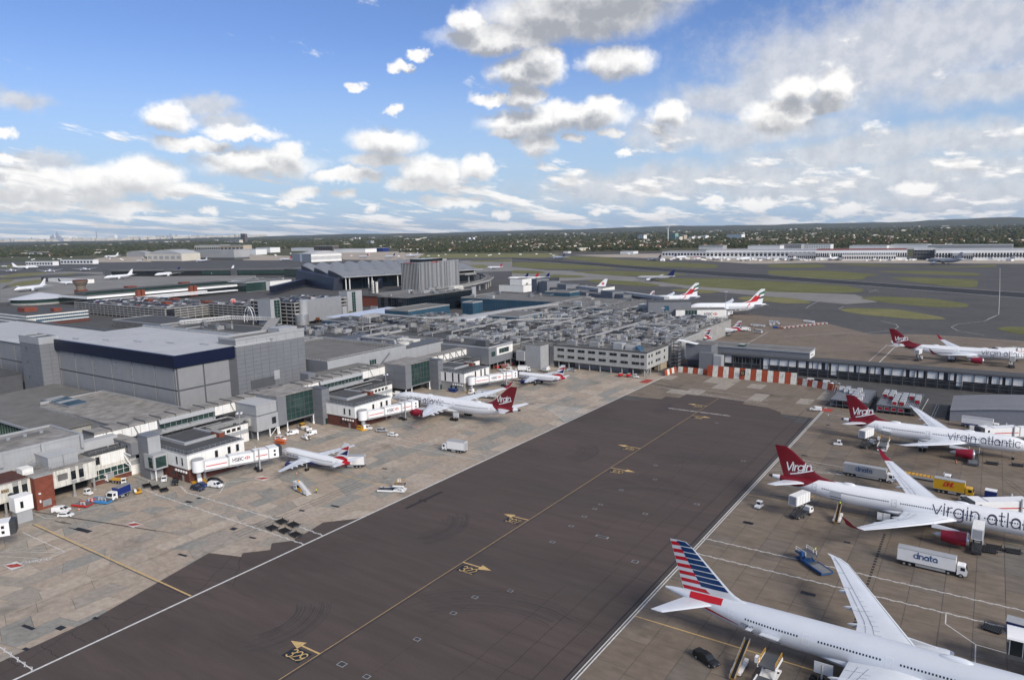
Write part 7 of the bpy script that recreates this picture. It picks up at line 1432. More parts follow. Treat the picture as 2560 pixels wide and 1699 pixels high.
# ---------------------------------------------------------------- ground vehicles
def wheels(t,xs,w,r,tw=.28,rim=True):
    for x in xs:
        for sd in (1,-1):
            o=MB().wheel(x,sd*(w-tw/2),r,r,tw,k=14).obj('wheel',m_tyre,t,False)
            if rim: MB().wheel(x,sd*(w+.005),r,r*.55,.04,k=10).obj('rim',m_metal,o,False)
def veh(name,label,cat,p,ang,group=None): return thing(name,label,cat,(p.x,p.y,.0),rad(ang),group)
def car(label,p,ang,m,kind='hatch',name=None,stripe=None,group=None):
    D=dict(hatch=(4.3,.88,.34,[(-2.1,.35),(-2.15,.75),(-2.0,.95),(-1.5,.98),(1.0,.92),(1.9,.8),(2.15,.55),(2.1,.3)],[(-2.0,.95),(-1.55,1.42),(-.4,1.5),(.35,1.44),(1.15,.92)],(-1.25,1.35)),
     suv=(4.7,.95,.38,[(-2.3,.4),(-2.35,.9),(-2.2,1.08),(1.0,1.05),(2.1,.92),(2.35,.65),(2.3,.35)],[(-2.25,1.08),(-2.0,1.68),(-.3,1.74),(.4,1.66),(1.2,1.05)],(-1.4,1.45)),
     van=(5.0,.98,.36,[(-2.5,.4),(-2.5,1.2),(1.3,1.15),(2.3,.95),(2.5,.6),(2.45,.35)],[(-2.48,1.2),(-2.4,1.85),(-.2,1.95),(.7,1.85),(1.6,1.12)],(-1.5,1.55)),
     bus=(7.0,1.02,.4,[(-3.5,.5),(-3.5,1.35),(2.6,1.3),(3.3,1.05),(3.5,.7),(3.45,.4)],[(-3.48,1.35),(-3.4,2.45),(1.8,2.5),(2.6,2.3),(3.1,1.3)],(-2.2,2.3)),
     pickup=(5.4,.95,.42,[(-2.7,.5),(-2.75,1.05),(-1.0,1.08),(1.1,1.1),(2.4,1.0),(2.7,.7),(2.65,.42)],[(-2.7,1.08),(-2.55,1.5),(-1.15,1.62),(-.9,1.82),(.3,1.85),(.6,1.75),(1.35,1.1)],(-1.7,1.65)))[kind]
    L,w,r,lo,hi,wx=D; t=veh(name or {'hatch':'car','suv':'car','van':'van','bus':'minibus','pickup':'pickup_truck'}[kind],label,{'hatch':'car','suv':'car','van':'van','bus':'minibus','pickup':'pickup'}[kind],p,ang,group)
    b=MB().ext(lo,'y',-w,w); up=[(x,z) for x,z in hi]; n=len(up)
    b.hexa([(x,-w*.93,z) for x,z in up],[(x,w*.93,z) for x,z in up]) if False else b.hexa([(x,-w*(.96-.14*(z-hi[0][1])),z) for x,z in up],[(x,w*(.96-.14*(z-hi[0][1])),z) for x,z in up])
    body=b.obj('body',m,t,False); zb=hi[0][1]; zt=max(z for x,z in hi)
    g=MB()
    for sd in (1,-1):
        y0=sd*(w*.965+.012); y1=sd*(w*(.96-.14*(zt-zb))+.03)
        if kind in('van',): rng=[(.05,1.0,.75)]
        else: rng=None
        xa=hi[0][0]+.35 if not rng else .15; xb=hi[-1][0]-.3; xc=hi[-2][0]-.02; xd=hi[1][0]+.15 if not rng else .1
        if kind=='pickup': xa,xd=-1.05,-.85
        g.poly([(xa,y0,zb+.05),(xb,y0,zb+.03),(xc,y1,zt-.12),(xd,y1,zt-.12)])
    g.obj('side_windows',m_glass,t,False)
    (x1,z1),(x0,z0)=hi[-2],hi[-1]; MB().poly([(x0+.02,-w*.86,z0+.06),(x0+.02,w*.86,z0+.06),(x1+.03,w*.76,z1-.03),(x1+.03,-w*.76,z1-.03)]).obj('windscreen',m_glass,t,False)
    (x1,z1),(x0,z0)=hi[1],hi[0]; MB().poly([(x0-.02,-w*.8,z0+.1),(x0-.02,w*.8,z0+.1),(x1-.02,w*.7,z1-.08),(x1-.02,-w*.7,z1-.08)]).obj('rear_window',m_glass,t,False)
    if kind=='pickup': MB().box(-2.6,-1.1,-w*.8,w*.8,1.5,1.53).obj('bed_cover',m_black,t,False)
    for sd in (1,-1): MB().box(lo[-2][0]-.12,lo[-2][0]+.02,sd*w*.62-.18,sd*w*.62+.18,.6,.8).obj('headlight',m_steel,t,False); MB().box(lo[1][0]-.02,lo[1][0]+.06,sd*w*.78-.1,sd*w*.78+.1,.7,.95).obj('tail_light',m_redl,t,False)
    wheels(t,wx,w,r); 
    if stripe: MB().box(-1.4,1.2,-w-.02,w+.02,.6,.78).obj('stripe',stripe,t,False)
    return t
def cab(t,x,w,h,m,z=.5,l=2.):
    b=MB().ext([(x,z),(x+l,z),(x+l+.05,z+h*.45),(x+l-.35,z+h*.95),(x+l-.6,z+h),(x,z+h)],'y',-w,w).obj('cab',m,t,False)
    MB().poly([(x+l+.06,-w*.88,z+h*.48),(x+l+.06,w*.88,z+h*.48),(x+l-.30,w*.85,z+h*.92),(x+l-.30,-w*.85,z+h*.92)]).obj('windscreen',m_glass,b,False)
    for sd in (1,-1): MB().box(x+l-1.3,x+l-.4,sd*(w+.012)-.01,sd*(w+.012)+.01,z+h*.5,z+h*.85).obj('side_window',m_glass,b,False); MB().box(x+l-.05,x+l+.08,sd*w*.7-.16,sd*w*.7+.16,z+.25,z+.5).obj('headlight',m_steel,b,False)
    MB().box(x+l-.1,x+l+.1,-w,w,z-.15,z+.2).obj('bumper',m_greyd,b,False); return b
def truck(label,p,ang,L=9.,bh=2.9,bm=None,cm=None,txt=None,tm=None,th=1.,name='box_truck',slant=0,roof=None,trail=False,flat=None,tw=.2,z0=1.15,base=None,w=1.27):
    t=veh(name,label,'truck',p,ang); bm=bm or m_whitec; cm=cm or m_whitec; x0=-L/2; x1=L/2-2.3
    MB().box(x0,L/2-.2,-.5,.5,.55,z0).obj('chassis',m_char,t,False); cab(t,L/2-2.05,w*.95,2.3,cm,.6)
    if flat is None:
        b=MB().box(x0,x1,-w,w,z0,z0+bh).obj('cargo_box',bm,t,False); MB().box(x0+.05,x1-.05,-w+.05,w-.05,z0+bh,z0+bh+.05).obj('roof',roof or m_greyl,b,False)
        MB().box(x0-.04,x0,-w*.92,-.04,z0+.15,z0+bh-.15).box(x0-.04,x0,.04,w*.92,z0+.15,z0+bh-.15).obj('rear_door',m_greyl,b,False); fr=MB()
        for sd in (1,-1):
            fr.box(x0,x1,sd*w-.03,sd*w+.03,z0,z0+.12).box(x0,x1,sd*w-.03,sd*w+.03,z0+bh-.1,z0+bh).box(x0,x0+.1,sd*w-.03,sd*w+.03,z0+.12,z0+bh-.1)
        fr.obj('box_frame',m_greyl,b,False)
        if base: MB().box(x0,x1,-w-.02,w+.02,z0,z0+bh*.2).obj('lower_band',base,b,False)
        if txt:
            for sd in (1,-1): vtext('lettering',txt,th,tw,tm or m_ink,b,((x0+x1)/2,sd*(w+.05),z0+bh*.42),(1,0,0) if sd<0 else (-1,0,0),(0,0,1),world=False,slant=slant)
    else:
        MB().box(x0,x1,-w,w,z0-.2,z0).obj('flatbed',flat,t,False); mb=MB()
        for i in range(int((x1-x0)/1.1)): x=x0+.3+i*1.1; mb.box(x,x+.8,-w*.9,w*.9,z0,z0+.22)
        mb.obj('roller_bed',m_yel,t,False); MB().box(x1-.1,x1+.05,-w,w,z0,z0+2.2).obj('headboard',m_greyl,t,False)
    xs=[L/2-1.2,x0+1.6,x0+2.8]+([x1-1.4] if L>11 else []); wheels(t,xs,w*.97,.5,.35); mb=MB()
    for sd in (1,-1): mb.box(x0+4,x1-2,sd*w-.05,sd*w+.05,.5,1.)
    mb.obj('side_guard',m_greyl,t,False); return t
def scissor(t,x0,x1,z0,z1,w,m):
    mb=MB()
    for sd in (1,-1): mb.beam((x0,sd*w,z0),(x1,sd*w,z1),.22); mb.beam((x1,sd*w*.85,z0),(x0,sd*w*.85,z1),.22)
    mb.beam(((x0+x1)/2,-w,(z0+z1)/2),((x0+x1)/2,w,(z0+z1)/2),.2); mb.obj('scissor_lift',m,t,False)
def highloader(label,p,ang,up=3.2,L=8.5,front=True,txt=True):
    t=veh('catering_truck',label,'catering truck',p,ang); MB().box(-L/2,L/2,-1.,1.,.6,1.15).obj('chassis',m_char,t,False); cab(t,L/2-2,1.15,1.7,m_whitec,.6); zb=1.3+up; scissor(t,-L/2+.6,L/2-3,1.15,zb,.9,m_char)
    b=MB().box(-L/2-.4,L/2-2.2,-1.25,1.25,zb,zb+2.7).obj('raised_box',m_whitec,t,False); MB().box(-L/2-.4,L/2-2.2,-1.22,1.22,zb+2.7,zb+2.76).obj('roof',m_white,b,False); mb=MB()
    for i in range(5): x=-L/2-.2+i*1.4; mb.box(x,x+.08,-1.29,1.29,zb,zb+2.7)
    mb.obj('box_rib',m_greyl,b,False); MB().box(-L/2-.44,-L/2-.4,-1.,1.,zb+.2,zb+2.5).obj('roller_shutter',m_greyl,b,False)
    MB().box(L/2-2.2,L/2-.2,-1.2,1.2,zb-.15,zb).obj('front_platform',m_greyd,t,False); mb=MB()
    for sd in (1,-1): mb.beam((L/2-2.2,sd*1.15,zb+1.1),(L/2-.3,sd*1.15,zb+1.1),.07); mb.beam((L/2-.3,sd*1.15,zb),(L/2-.3,sd*1.15,zb+1.1),.07)
    mb.obj('guard_rail',m_yel,t,False); wheels(t,(L/2-1.1,-L/2+1.4),1.1,.5,.35)
    for sd in (1,-1): MB().box(-1.2,-.7,sd*1.4-.1,sd*1.4+.1,0,.8).box(2,2.5,sd*1.4-.1,sd*1.4+.1,0,.8).obj('outrigger',m_char,t,False)
    return t
def tug(label,p,ang,m=None,group=None):
    t=veh('baggage_tug',label,'tug',p,ang,group); m=m or m_whitec; MB().ext([(-1.5,.35),(1.5,.35),(1.5,.85),(.3,.95),(-.2,.95),(-1.5,.8)],'y',-.75,.75).obj('body',m,t,False); b=MB().box(-.9,.25,-.72,.72,.9,1.95).obj('cab',m,t,False); MB().box(.25,.28,-.6,.6,1.1,1.8).box(-.93,-.9,-.6,.6,1.1,1.8).obj('windscreen',m_glass,b,False)
    for sd in (1,-1): MB().box(-.75,.1,sd*.735-.012,sd*.735+.012,1.1,1.8).obj('side_window',m_glass,b,False)
    MB().box(-1.,.35,-.76,.76,1.95,2.05).obj('roof',m,t,False); wheels(t,(-1.,1.),.74,.34,.24); return t
def pushback(label,p,ang):
    t=veh('pushback_tractor',label,'tractor',p,ang); MB().ext([(-3.4,.4),(3.4,.4),(3.4,1.3),(1.6,1.4),(-3.4,1.25)],'y',-1.3,1.3).obj('body',m_whitec,t,False); b=MB().box(1.4,3.2,-1.,1.,1.4,2.5).obj('cab',m_yel,t,False)
    MB().box(1.38,3.22,-1.02,1.02,1.7,2.3).obj('windows',m_glass,b,False); wheels(t,(-2.1,2.1),1.3,.75,.5); MB().box(-7,-3.4,-.15,.15,.5,.75).obj('towbar',m_orange,t,False); return t
def belt(label,p,ang,z1=3.,L=8.,m=None,up=.6):
    t=veh('belt_loader',label,'belt loader',p,ang); MB().box(-2.6,2.,-.95,.95,.45,.95).obj('chassis',m or m_whitec,t,False); c=Vector((-L/2,0,up)); d=Vector((L/2,0,z1))
    MB().beam(c,d,.95,.28).obj('belt_frame',mat('ochre_machine_paint',(.38,.22,.05),.6,var=.2),t,False); MB().beam(c+Vector((0,0,.16)),d+Vector((0,0,.16)),.62,.06).obj('belt',m_tyre,t,False); mb=MB()
    for sd in (1,-1): mb.beam(c+Vector((0,sd*.5,.6)),d+Vector((0,sd*.5,.6)),.06); [mb.beam(c.lerp(d,k/6)+Vector((0,sd*.5,.1)),c.lerp(d,k/6)+Vector((0,sd*.5,.6)),.05) for k in range(7)]
    mb.obj('hand_rail',m_greyl,t,False); MB().box(.4,1.7,-1.15,-.45,.95,1.7).obj('driver_seat',m_whitec,t,False); wheels(t,(-1.9,1.4),.95,.4,.28); mb=MB(); mb.beam((.8,.4,.95),(1.6,.3,z1*.72),.12); mb.beam((.8,-.4,.95),(1.6,-.3,z1*.72),.12); mb.obj('lift_strut',m_greyl,t,False); return t
def cargo_loader(label,p,ang,m,zb=1.1,zf=2.6,L=8.,rail_m=None,deck=None):
    """two-deck lift: long rear platform and raised front bridge"""
    t=veh('cargo_loader',label,'cargo loader',p,ang); dk=deck or m_greyd
    MB().box(-L/2,L/2,-1.5,1.5,.35,.7).obj('chassis',m,t,False); r=MB().box(-L/2,.6,-1.35,1.35,zb-.25,zb).obj('main_platform',dk,t,False); f=MB().box(.8,L/2,-1.5,1.5,zf-.3,zf).obj('bridge_platform',dk,t,False); mb=MB()
    for i in range(9): x=-L/2+.2+i*.5; mb.box(x,x+.1,-1.25,1.25,zb,zb+.05)
    mb.obj('roller',m_metal,r,False,kind='stuff'); mb=MB()
    for sd in (1,-1): mb.box(-L/2,.6,sd*1.5-.12,sd*1.5+.12,zb-.4,zb+.12)
    mb.obj('side_beam',m,r,False); mb=MB()
    for sd in (1,-1): mb.box(.8,L/2,sd*1.55-.1,sd*1.55+.1,zf-.5,zf)
    mb.obj('side_beam',m,f,False); scissor(t,1.,L/2-.4,.7,zf-.3,1.2,m); scissor(t,-L/2+.6,0,.5,zb-.2,1.1,m_char); mb=MB()
    for sd in (1,-1):
        mb.beam((1,sd*1.5,zf+1.),(L/2-.2,sd*1.5,zf+1.),.08); mb.beam((1,sd*1.5,zf+.5),(L/2-.2,sd*1.5,zf+.5),.07)
        for x in (1,2.2,L/2-.2): mb.beam((x,sd*1.5,zf),(x,sd*1.5,zf+1.),.08)
    mb.obj('guard_rail',rail_m or m_whitec,t,False); MB().box(1.4,2.4,1.55,2.3,zf-.2,zf+.9).obj('control_stand',m,t,False); wheels(t,(-L/2+1.2,L/2-1.2),1.4,.42,.3); return t
def dolly(label,p,ang,group,m=None):
    t=veh('cargo_dolly',label,'dolly',p,ang,group); MB().box(-1.7,1.7,-1.2,1.2,.42,.56).obj('frame',m or m_char,t,False); mb=MB()
    for i in range(8): mb.box(-1.5+i*.4,-1.42+i*.4,-1.1,1.1,.56,.64)
    for a in ((-1.7,-1.2),(1.7,-1.2),(-1.7,1.2),(1.7,1.2)): mb.box(a[0]-.06,a[0]+.06,a[1]-.06,a[1]+.06,.56,.9)
    mb.obj('roller_deck',m_greyd,t,False)
    for x in (-1.2,1.2):
        for y in (-.9,.9): mb.wheel(x,y,.22,.22,.16,k=8)
    mb.obj('wheels',m_tyre,t,False); MB().box(1.7,2.8,-.05,.05,.35,.45).obj('towbar',m_blue,t,False); return t
def cart(label,p,ang,m,group=None):
    t=veh('baggage_cart',label,'baggage cart',p,ang,group); MB().box(-1.5,1.5,-.8,.8,.4,.55).obj('deck',m_char,t,False); b=MB().box(-1.45,-.02,-.78,.78,.55,1.9).box(.02,1.45,-.78,.78,.55,1.9).obj('curtain_body',m,t,False); MB().box(-1.5,1.5,-.82,.82,1.9,1.98).obj('roof',m_greyl,t,False); wheels(t,(-1.,1.),.7,.25,.18,False); return t
def stairs(label,p,ang):
    t=veh('stairs_truck',label,'stairs truck',p,ang); MB().box(-3.4,3.2,-.9,.9,.5,.9).obj('chassis',m_whitec,t,False); cab(t,-4.0+.2,1.,1.5,m_whitec,.6,1.9); MB().box(-4.2,-1.6,-.9,.9,2.3,3.1).obj('upper_platform',m_whitec,t,False); MB().box(-1.2,.9,-1.05,1.05,.8,1.6).obj('engine_cover',m_yel,t,False); mb=MB(); a=Vector((-1.6,0,3.0)); b=Vector((4.4,0,.45)); mb.beam(a,b,1.7,.3); mb.obj('stringer',m_whitec,t,False); mb=MB()
    for i in range(12): c=a.lerp(b,(i+.5)/12); mb.box(c.x-.25,c.x+.25,-.8,.8,c.z+.12,c.z+.2)
    mb.obj('steps',m_greyl,t,False); mb=MB()
    for sd in (1,-1):
        mb.beam(a+Vector((0,sd*.85,1)),b+Vector((0,sd*.85,1)),.08); [mb.beam(a.lerp(b,k/9)+Vector((0,sd*.85,0)),a.lerp(b,k/9)+Vector((0,sd*.85,1)),.06) for k in range(10)]; mb.beam((-4.2,sd*.85,4.1),(-1.6,sd*.85,4.1),.07); mb.beam((-4.2,sd*.85,3.1),(-4.2,sd*.85,4.1),.07)
    mb.obj('hand_rail',m_metal,t,False); MB().box(-2.6,-2.1,-.3,.3,3.1,3.6).obj('beacon',m_yel,t,False); wheels(t,(-2.9,1.8),.95,.42,.3); return t
def person(label,p,ang,vest,arm=0.):
    """one continuous figure grown from a joint skeleton"""
    me=bpy.data.meshes.new('person'); V=[(0,0,.95),(0,0,1.15),(.01,0,1.38),(.01,0,1.5),(.03,0,1.66),(0,.19,1.4),(.04,.24,1.12),(.12+arm,.22,.9+arm),(0,-.19,1.4),(.03,-.25,1.12),(.1,-.24,.88),(0,.1,.88),(.02,.11,.48),(-.02,.12,.07),(.12,.13,.04),(0,-.1,.88),(.08,-.11,.48),(.04,-.12,.07),(.18,-.12,.04)]
    Ed=[(0,1),(1,2),(2,3),(3,4),(2,5),(5,6),(6,7),(2,8),(8,9),(9,10),(0,11),(11,12),(12,13),(13,14),(0,15),(15,16),(16,17),(17,18)]; Rr=[.15,.15,.17,.06,.105,.07,.05,.04,.07,.05,.04,.1,.07,.05,.045,.1,.07,.05,.045]
    me.from_pydata(V,Ed,[]); o=bpy.data.objects.new('person',me); COL.objects.link(o); o.location=(p.x,p.y,p.z); o.rotation_euler=(0,0,rad(ang)); tag(o,label,'person'); me.materials.append(m_dark)
    md=o.modifiers.new('skin','SKIN'); lay=me.skin_vertices[0].data
    for i,r in enumerate(Rr): lay[i].radius=(r,r); lay[i].use_root=(i==0)
    s=o.modifiers.new('sub','SUBSURF'); s.levels=1; s.render_levels=1
    MB().loft([[(.0+.17*k*math.cos(2*math.pi*j/12),.24*k*math.sin(2*math.pi*j/12),z) for j in range(12)] for k,z in ((.95,.98),(1.,1.15),(1.08,1.34),(.7,1.47))]).obj('vest',vest,o,False,smooth=True); MB().loft([[(.03+.1*k*math.cos(2*math.pi*j/10),.085*k*math.sin(2*math.pi*j/10),z) for j in range(10)] for k,z in ((.5,1.53),(.95,1.58),(1,1.66),(.9,1.73),(.3,1.78))]).obj('head',m_skin,o,False,smooth=True); MB().loft([[(.02+.11*k*math.cos(2*math.pi*j/10),.095*k*math.sin(2*math.pi*j/10),z) for j in range(10)] for k,z in ((1.,1.69),(.95,1.75),(.4,1.8))]).obj('hair',m_black,o,False,smooth=True)
    return o
kp=mat('car_black',(.012,.013,.015),.25,var=0,spec=.6); kn=mat('car_navy',(.012,.02,.06),.3,var=0,spec=.6); kb=mat('car_blue',(.02,.05,.2),.3,var=0,spec=.6); ks=mat('car_silver',(.45,.46,.47),.3,var=0,metal=.3); kw=m_whitec
# left side -------------------------------------------------------------------
car('white service van beside the white hatchback near the brick panel',G(*L1(605,1095)),40,kw,'van'); car('white hatchback parked on the apron below the brick panel',G(*L1(648,1140)),35,kw,'hatch')
truck('white-cabbed box truck with a deep blue body by the stand frontage',G(*L1(1170,955)),-75,7.2,2.6,m_blud,roof=m_roofb)
cargo_loader('light blue cargo loader parked below the stand frontage',G(*L1(985,1000)),20,m_blul,1.,1.3,7.5); cargo_loader('low red scissor lift beside the light blue loader',G(*L1(810,1035)),20,m_redl,.8,1.0,5.5)
tug('white tug parked in front of the dark open bay',G(*L1(865,925)),10); tug('white tug beside the flatbed truck at the frontage',G(*L1(1215,822)),-30); truck('white flatbed tipper truck under the link bridge',G(*L1(1135,805)),200,8.,2,flat=m_greyd)
belt('yellow conveyor loader beside the blue box truck',G(*L1(1350,905)),-20,2.4,6.5,m_yel)
for i,(p,l) in enumerate(((L1(1440,845),'left of three empty dark dollies near the lift tower'),(L1(1522,865),'middle of three empty dark dollies near the lift tower'),(L1(1607,888),'right of three empty dark dollies near the lift tower'))): dolly(l,G(*p),-20,'dollies near the lift tower')
car('white hatchback parked at the foot of the lift tower',G(*L1(1612,785)),-35,kw); car('black estate car parked beside the brick gate block',G(*L1(1720,820)),-35,kp,'suv'); car('dark navy car in front of the bridge pedestal',G(*L2(370,880)),10,kn,'suv'); car('bright blue car behind the navy car at the pedestal',G(*L2(415,845)),10,kb); car('white panel van at the corner of the painted bay',G(*L2(545,850)),15,kw,'van'); car('dark van half hidden behind the white panel van',G(*L2(545,818)),15,kp,'van')
stairs('white passenger stairs truck with yellow cover on the left apron',G(*L2(1395,905)),-12); person('person in yellow vest standing by the passenger stairs truck',G(*L2(1532,912)),180,m_vest)
for i,(p,l) in enumerate(((L2(1195,1200),'left dolly of the upper pair on the zigzag lines'),(L2(1308,1230),'right dolly of the upper pair on the zigzag lines'),(L2(1100,1262),'left dolly of the lower row on the zigzag lines'),(L2(1222,1290),'middle dolly of the lower row on the zigzag lines'),(L2(1330,1328),'right dolly of the lower row on the zigzag lines'))): dolly(l,G(*p),-8,'dollies on the zigzag lines')
cargo_loader('dark-decked white cargo loader standing near the taxilane edge',G(*L2(2275,890)),25,m_whitec,.7,2.6,9.,m_yel)
truck('white catering truck behind the tail of the nearest left jet',G(*L2(1870,655)),213,10.5,3.2,roof=m_greyl); 
car('left white van parked in front of the glazed gate room',G(*E6(335,1130)),-110,kw,'van'); car('right white van parked in front of the glazed gate room',G(*E6(505,1135)),-95,kw,'van'); pushback('white pushback tractor with yellow cab under the glazed gate room',G(*E6(455,1085)),170); belt('yellow and white belt loader in front of the right van',G(*E6(465,1172)),-10,1.4,7.)
car('white and red car behind the orange lift',G(*E6(230,1180)),10,kw,'suv',stripe=m_redl); t=veh('lift_platform','orange lifting platform in front of the white and red car','lift',G(*E6(225,1212)),5); MB().box(-2.4,2.4,-1.2,1.2,1.3,1.5).obj('platform',m_orange,t,False); scissor(t,-1.8,1.8,.4,1.3,.9,m_orange); MB().box(-2.3,2.3,-1.1,1.1,.3,.5).obj('base',m_orange,t,False); mb=MB(); [mb.beam((x,sd*1.15,1.5),(x,sd*1.15,2.5),.08) for x in (-2.3,0,2.3) for sd in (1,-1)]; [mb.beam((-2.3,sd*1.15,2.5),(2.3,sd*1.15,2.5),.08) for sd in (1,-1)]; mb.obj('guard_rail',m_orange,t,False)
car('silver estate car on the white line left of the white hatchback',G(*E6(1165,1105)),22,ks,'suv'); car('white hatchback on the white line by the red-tailed jet',G(*E6(1265,1142)),12,kw); truck('plain white box truck crossing the left apron',G(*E6(1835,1285)),187,10,3.2)
tug('white tug beside the middle jet bridge pedestal',G(*E6(1040,1082)),20); t=veh('power_unit','yellow ground power unit at the middle jet bridge pedestal','power unit',G(*E6(975,1080)),5); MB().box(-1.8,1.8,-.9,.9,.4,1.5).obj('body',m_yel,t,False); wheels(t,(-1.1,1.1),.85,.3,.2); MB().box(-1.7,.4,-.92,.92,.8,1.3).obj('vent',m_char,t,False)
t=veh('skip','blue skip against the grey base of the striped gate block','skip',G(*E6(1820,735)),0); MB().hexa([(-1.8,-1,.1),(1.8,-1,.1),(1.8,1,.1),(-1.8,1,.1)],[(-2.6,-1.1,1.7),(2.6,-1.1,1.7),(2.6,1.1,1.7),(-2.6,1.1,1.7)]).obj('tub',m_blud,t,False); MB().box(-2.6,2.6,-1.12,1.12,1.66,1.76).obj('rim',m_blue,t,False)
tug('white tug under the third jet bridge',G(*E6(1980,755)),-80); truck('white truck with blue lettering half hidden by the red-tailed jet wing',G(*E6(2110,790)),185,12,2.9,txt='dnata',tm=m_blue,th=1.3); car('white box van entering the undercroft of the glazed room',G(*E6(1295,760)),200,kw,'van')
for i,(x,y) in enumerate(((1470,895),(1500,880),(1545,870),(1600,862),(1650,858),(1560,890),(1610,880))): cart('red baggage cart in the cluster by the two light masts',G(960+x/5.2275,750+y/5.2275),10*i,m_brick if i%2 else m_redl,'red baggage carts by the light masts')
for i,(x,y) in enumerate(((1560,925),(1640,920),(1700,935))): belt('%s yellow belt loader by the light masts'%('left','middle','right')[i],G(960+x/5.2275,750+y/5.2275),10+20*i,1.3,6)
tug('white tug among the red baggage carts',G(960+1630/5.2275,750+885/5.2275),10); truck('white box truck beside the nose of the furthest left jet',G(960+1835/5.2275,750+935/5.2275),25,7.5,2.6)
for i,(p,l) in enumerate(((E7(1000,890),'left red and white cart in front of the office block'),(E7(1075,893),'right red and white cart in front of the office block'))): cart(l,G(*p),90,m_redl)
tug('white tug beside the red carts in front of the office block',G(*E7(1145,900)),0); truck('white cabbed truck at the foot of the ribbed cube',G(*E7(318,845)),100,6.5,2.3); car('silver van under the office block left bay',G(*E7(478,842)),20,ks,'van'); car('pale grey van under the office block second bay',G(*E7(552,842)),0,ks,'van')
# beyond the pier --------------------------------------------------------------
def I3(x,y): return (1620+x/6.533,680+y/6.533)
car('white minibus on the apron beyond the pier',G(*I3(1790,990)),170,kw,'bus',stripe=m_black)
for i,(x,y) in enumerate(((1700,880),(1740,885),(1780,888),(1820,890),(1860,895),(1900,898),(2000,860),(2060,865),(2140,855),(2010,880))):
    q=G(*I3(x,y)); uld(q.x,q.y,.3,1,'silver container in the row beyond the pier','silver containers beyond the pier')
for i in range(4): q=G(1920+(20+i*22)/3.692,780+(95+i*2)/3.692); uld(q.x,q.y,.3,1,'silver container in the left cluster near the taxiway','silver containers near the taxiway')
for i in range(4): q=G(1920+(340+i*26)/3.692,780+(92+i*3)/3.692); uld(q.x,q.y,.3,0,'white container in the right cluster near the taxiway','white containers near the taxiway')
t=veh('barrier_row','row of red and white barriers edging the far apron','barrier',G(1920+330/3.692,780+125/3.692),0); a=G(1920+110/3.692,780+150/3.692); b=G(1920+535/3.692,780+105/3.692)
for i in range(22): c=a.lerp(b,(i+.5)/22); MB().box(c.x-2,c.x+2,c.y-.4,c.y+.4,0,1.).obj('barrier',(m_oran,m_whitec)[i%2],t)
car('blue van at the end of the far barrier row',G(1920+75/3.692,780+150/3.692),10,kb,'van'); truck('white airport truck beside the ribbon-tailed jet beyond the pier',G(*I3(1600,965)),20,7,2.4)
for i,(x,y,m,l) in enumerate(((405,645,kw,'white van behind the low blast fence'),(475,652,kp,'black van behind the low blast fence'),(555,665,kw,'second white van behind the low blast fence'),(625,665,ks,'silver car behind the end of the blast fence'))): car(l,G(*E8(x,y),.0),-8,m,'van' if i<3 else 'hatch')
car('small white van beside the white double line',G(*E8(440,908)),-175,kw,'van')
# right side -------------------------------------------------------------------
tug('white tug on the open apron behind the second red-tailed jet',G(*E8(645,1228)),190); tug('small white tug beside the double line',G(*cr7(125,738)),-100)
truck('grey-sided trailer truck with blue lettering behind the upswept wing',G(*cr7(1050,490)),-4,15,2.9,bm=m_greyl,txt='dnata',tm=m_blue,th=1.5,tw=.22); truck('white-cabbed flatbed trailer with yellow roller bed',G(*cr7(1510,498)),-4,16,2.5,flat=m_greyl); truck('yellow delivery truck with red lettering',G(*cr7(1765,622)),-5,10.5,3.3,bm=mat('courier_yellow',(.62,.36,.02),.4,var=.04),cm=mat('courier_yellow',(.62,.36,.02)),txt='DHL',tm=m_redl,th=1.25,slant=.35,tw=.3); truck('white semi-trailer truck with blue lettering near the red engine',G(*cr7(1580,1255)),-2,14.5,3.1,txt='dnata',tm=m_blue,th=1.5,tw=.22)
truck('white truck with blue corner panels in front of the arched shed',G(2240+1500/7.128,1000+505/7.128),-5,13,3.2,base=m_blud); 
for i in range(3): q=G(2240+(1360+i*145)/7.128,1000+540/7.128); uld(q.x,q.y,.4,0,('left','middle','right')[i]+' white and blue container in front of the arched shed',None); 
cargo_loader('blue cargo loader with long rear deck on the right apron',G(*cr7(585,1235)),138,m_blue,.9,2.4,10.,m_whitec); pq=G(*cr7(605,1110)); pq.z=2.0; pq=G(*cr7(600,1120),2.); person('person in yellow vest on the blue cargo loader',pq,160,m_vest,.15)
car('black pickup truck on the right foreground apron',G(*cr5(1525,1425)),-25,kp,'pickup')
# equipment docked to the aircraft: all on their near (-y) sides
def at(P_,f,off): return Vector((P_.t.location.x+(P_.L0-f*P_.L),P_.t.location.y-off,0))
highloader('raised catering truck at the rear door of the upswept-wingtip jet',at(VA,.845,9.),70,3.); highloader('raised white catering box at the forward door of the upswept-wingtip jet',at(VA,.275,8.8),88,3.1); highloader('raised catering truck at the rear door of the middle red-tailed jet',at(V7,.83,8.6),72,3.)
belt('yellow belt loader at the rear hold of the upswept-wingtip jet',at(VA,.72,7.),92,3.3,7.); person('person in yellow vest at the top of the belt loader',Vector((at(VA,.72,4.2).x,at(VA,.72,4.2).y,3.1)),90,m_vest,.1)
cargo_loader('white cargo loader at the rear hold of the middle red-tailed jet',at(V7,.745,8.6),90,m_whitec,2.2,3.,9.,m_yel); cargo_loader('long dark cargo loader at the forward hold of the middle red-tailed jet',at(V7,.30,9.5),90,m_greyd,1.,3.,11.)
belt('long black belt loader at the rear hold of the striped-tail airliner',Vector((-34.2,124.6,0)),89,3.6,9.); cargo_loader('white and yellow cargo loader at the hold of the striped-tail airliner',Vector((-29,122.,0)),88,m_whitec,1.4,3.3,11.,m_yel)
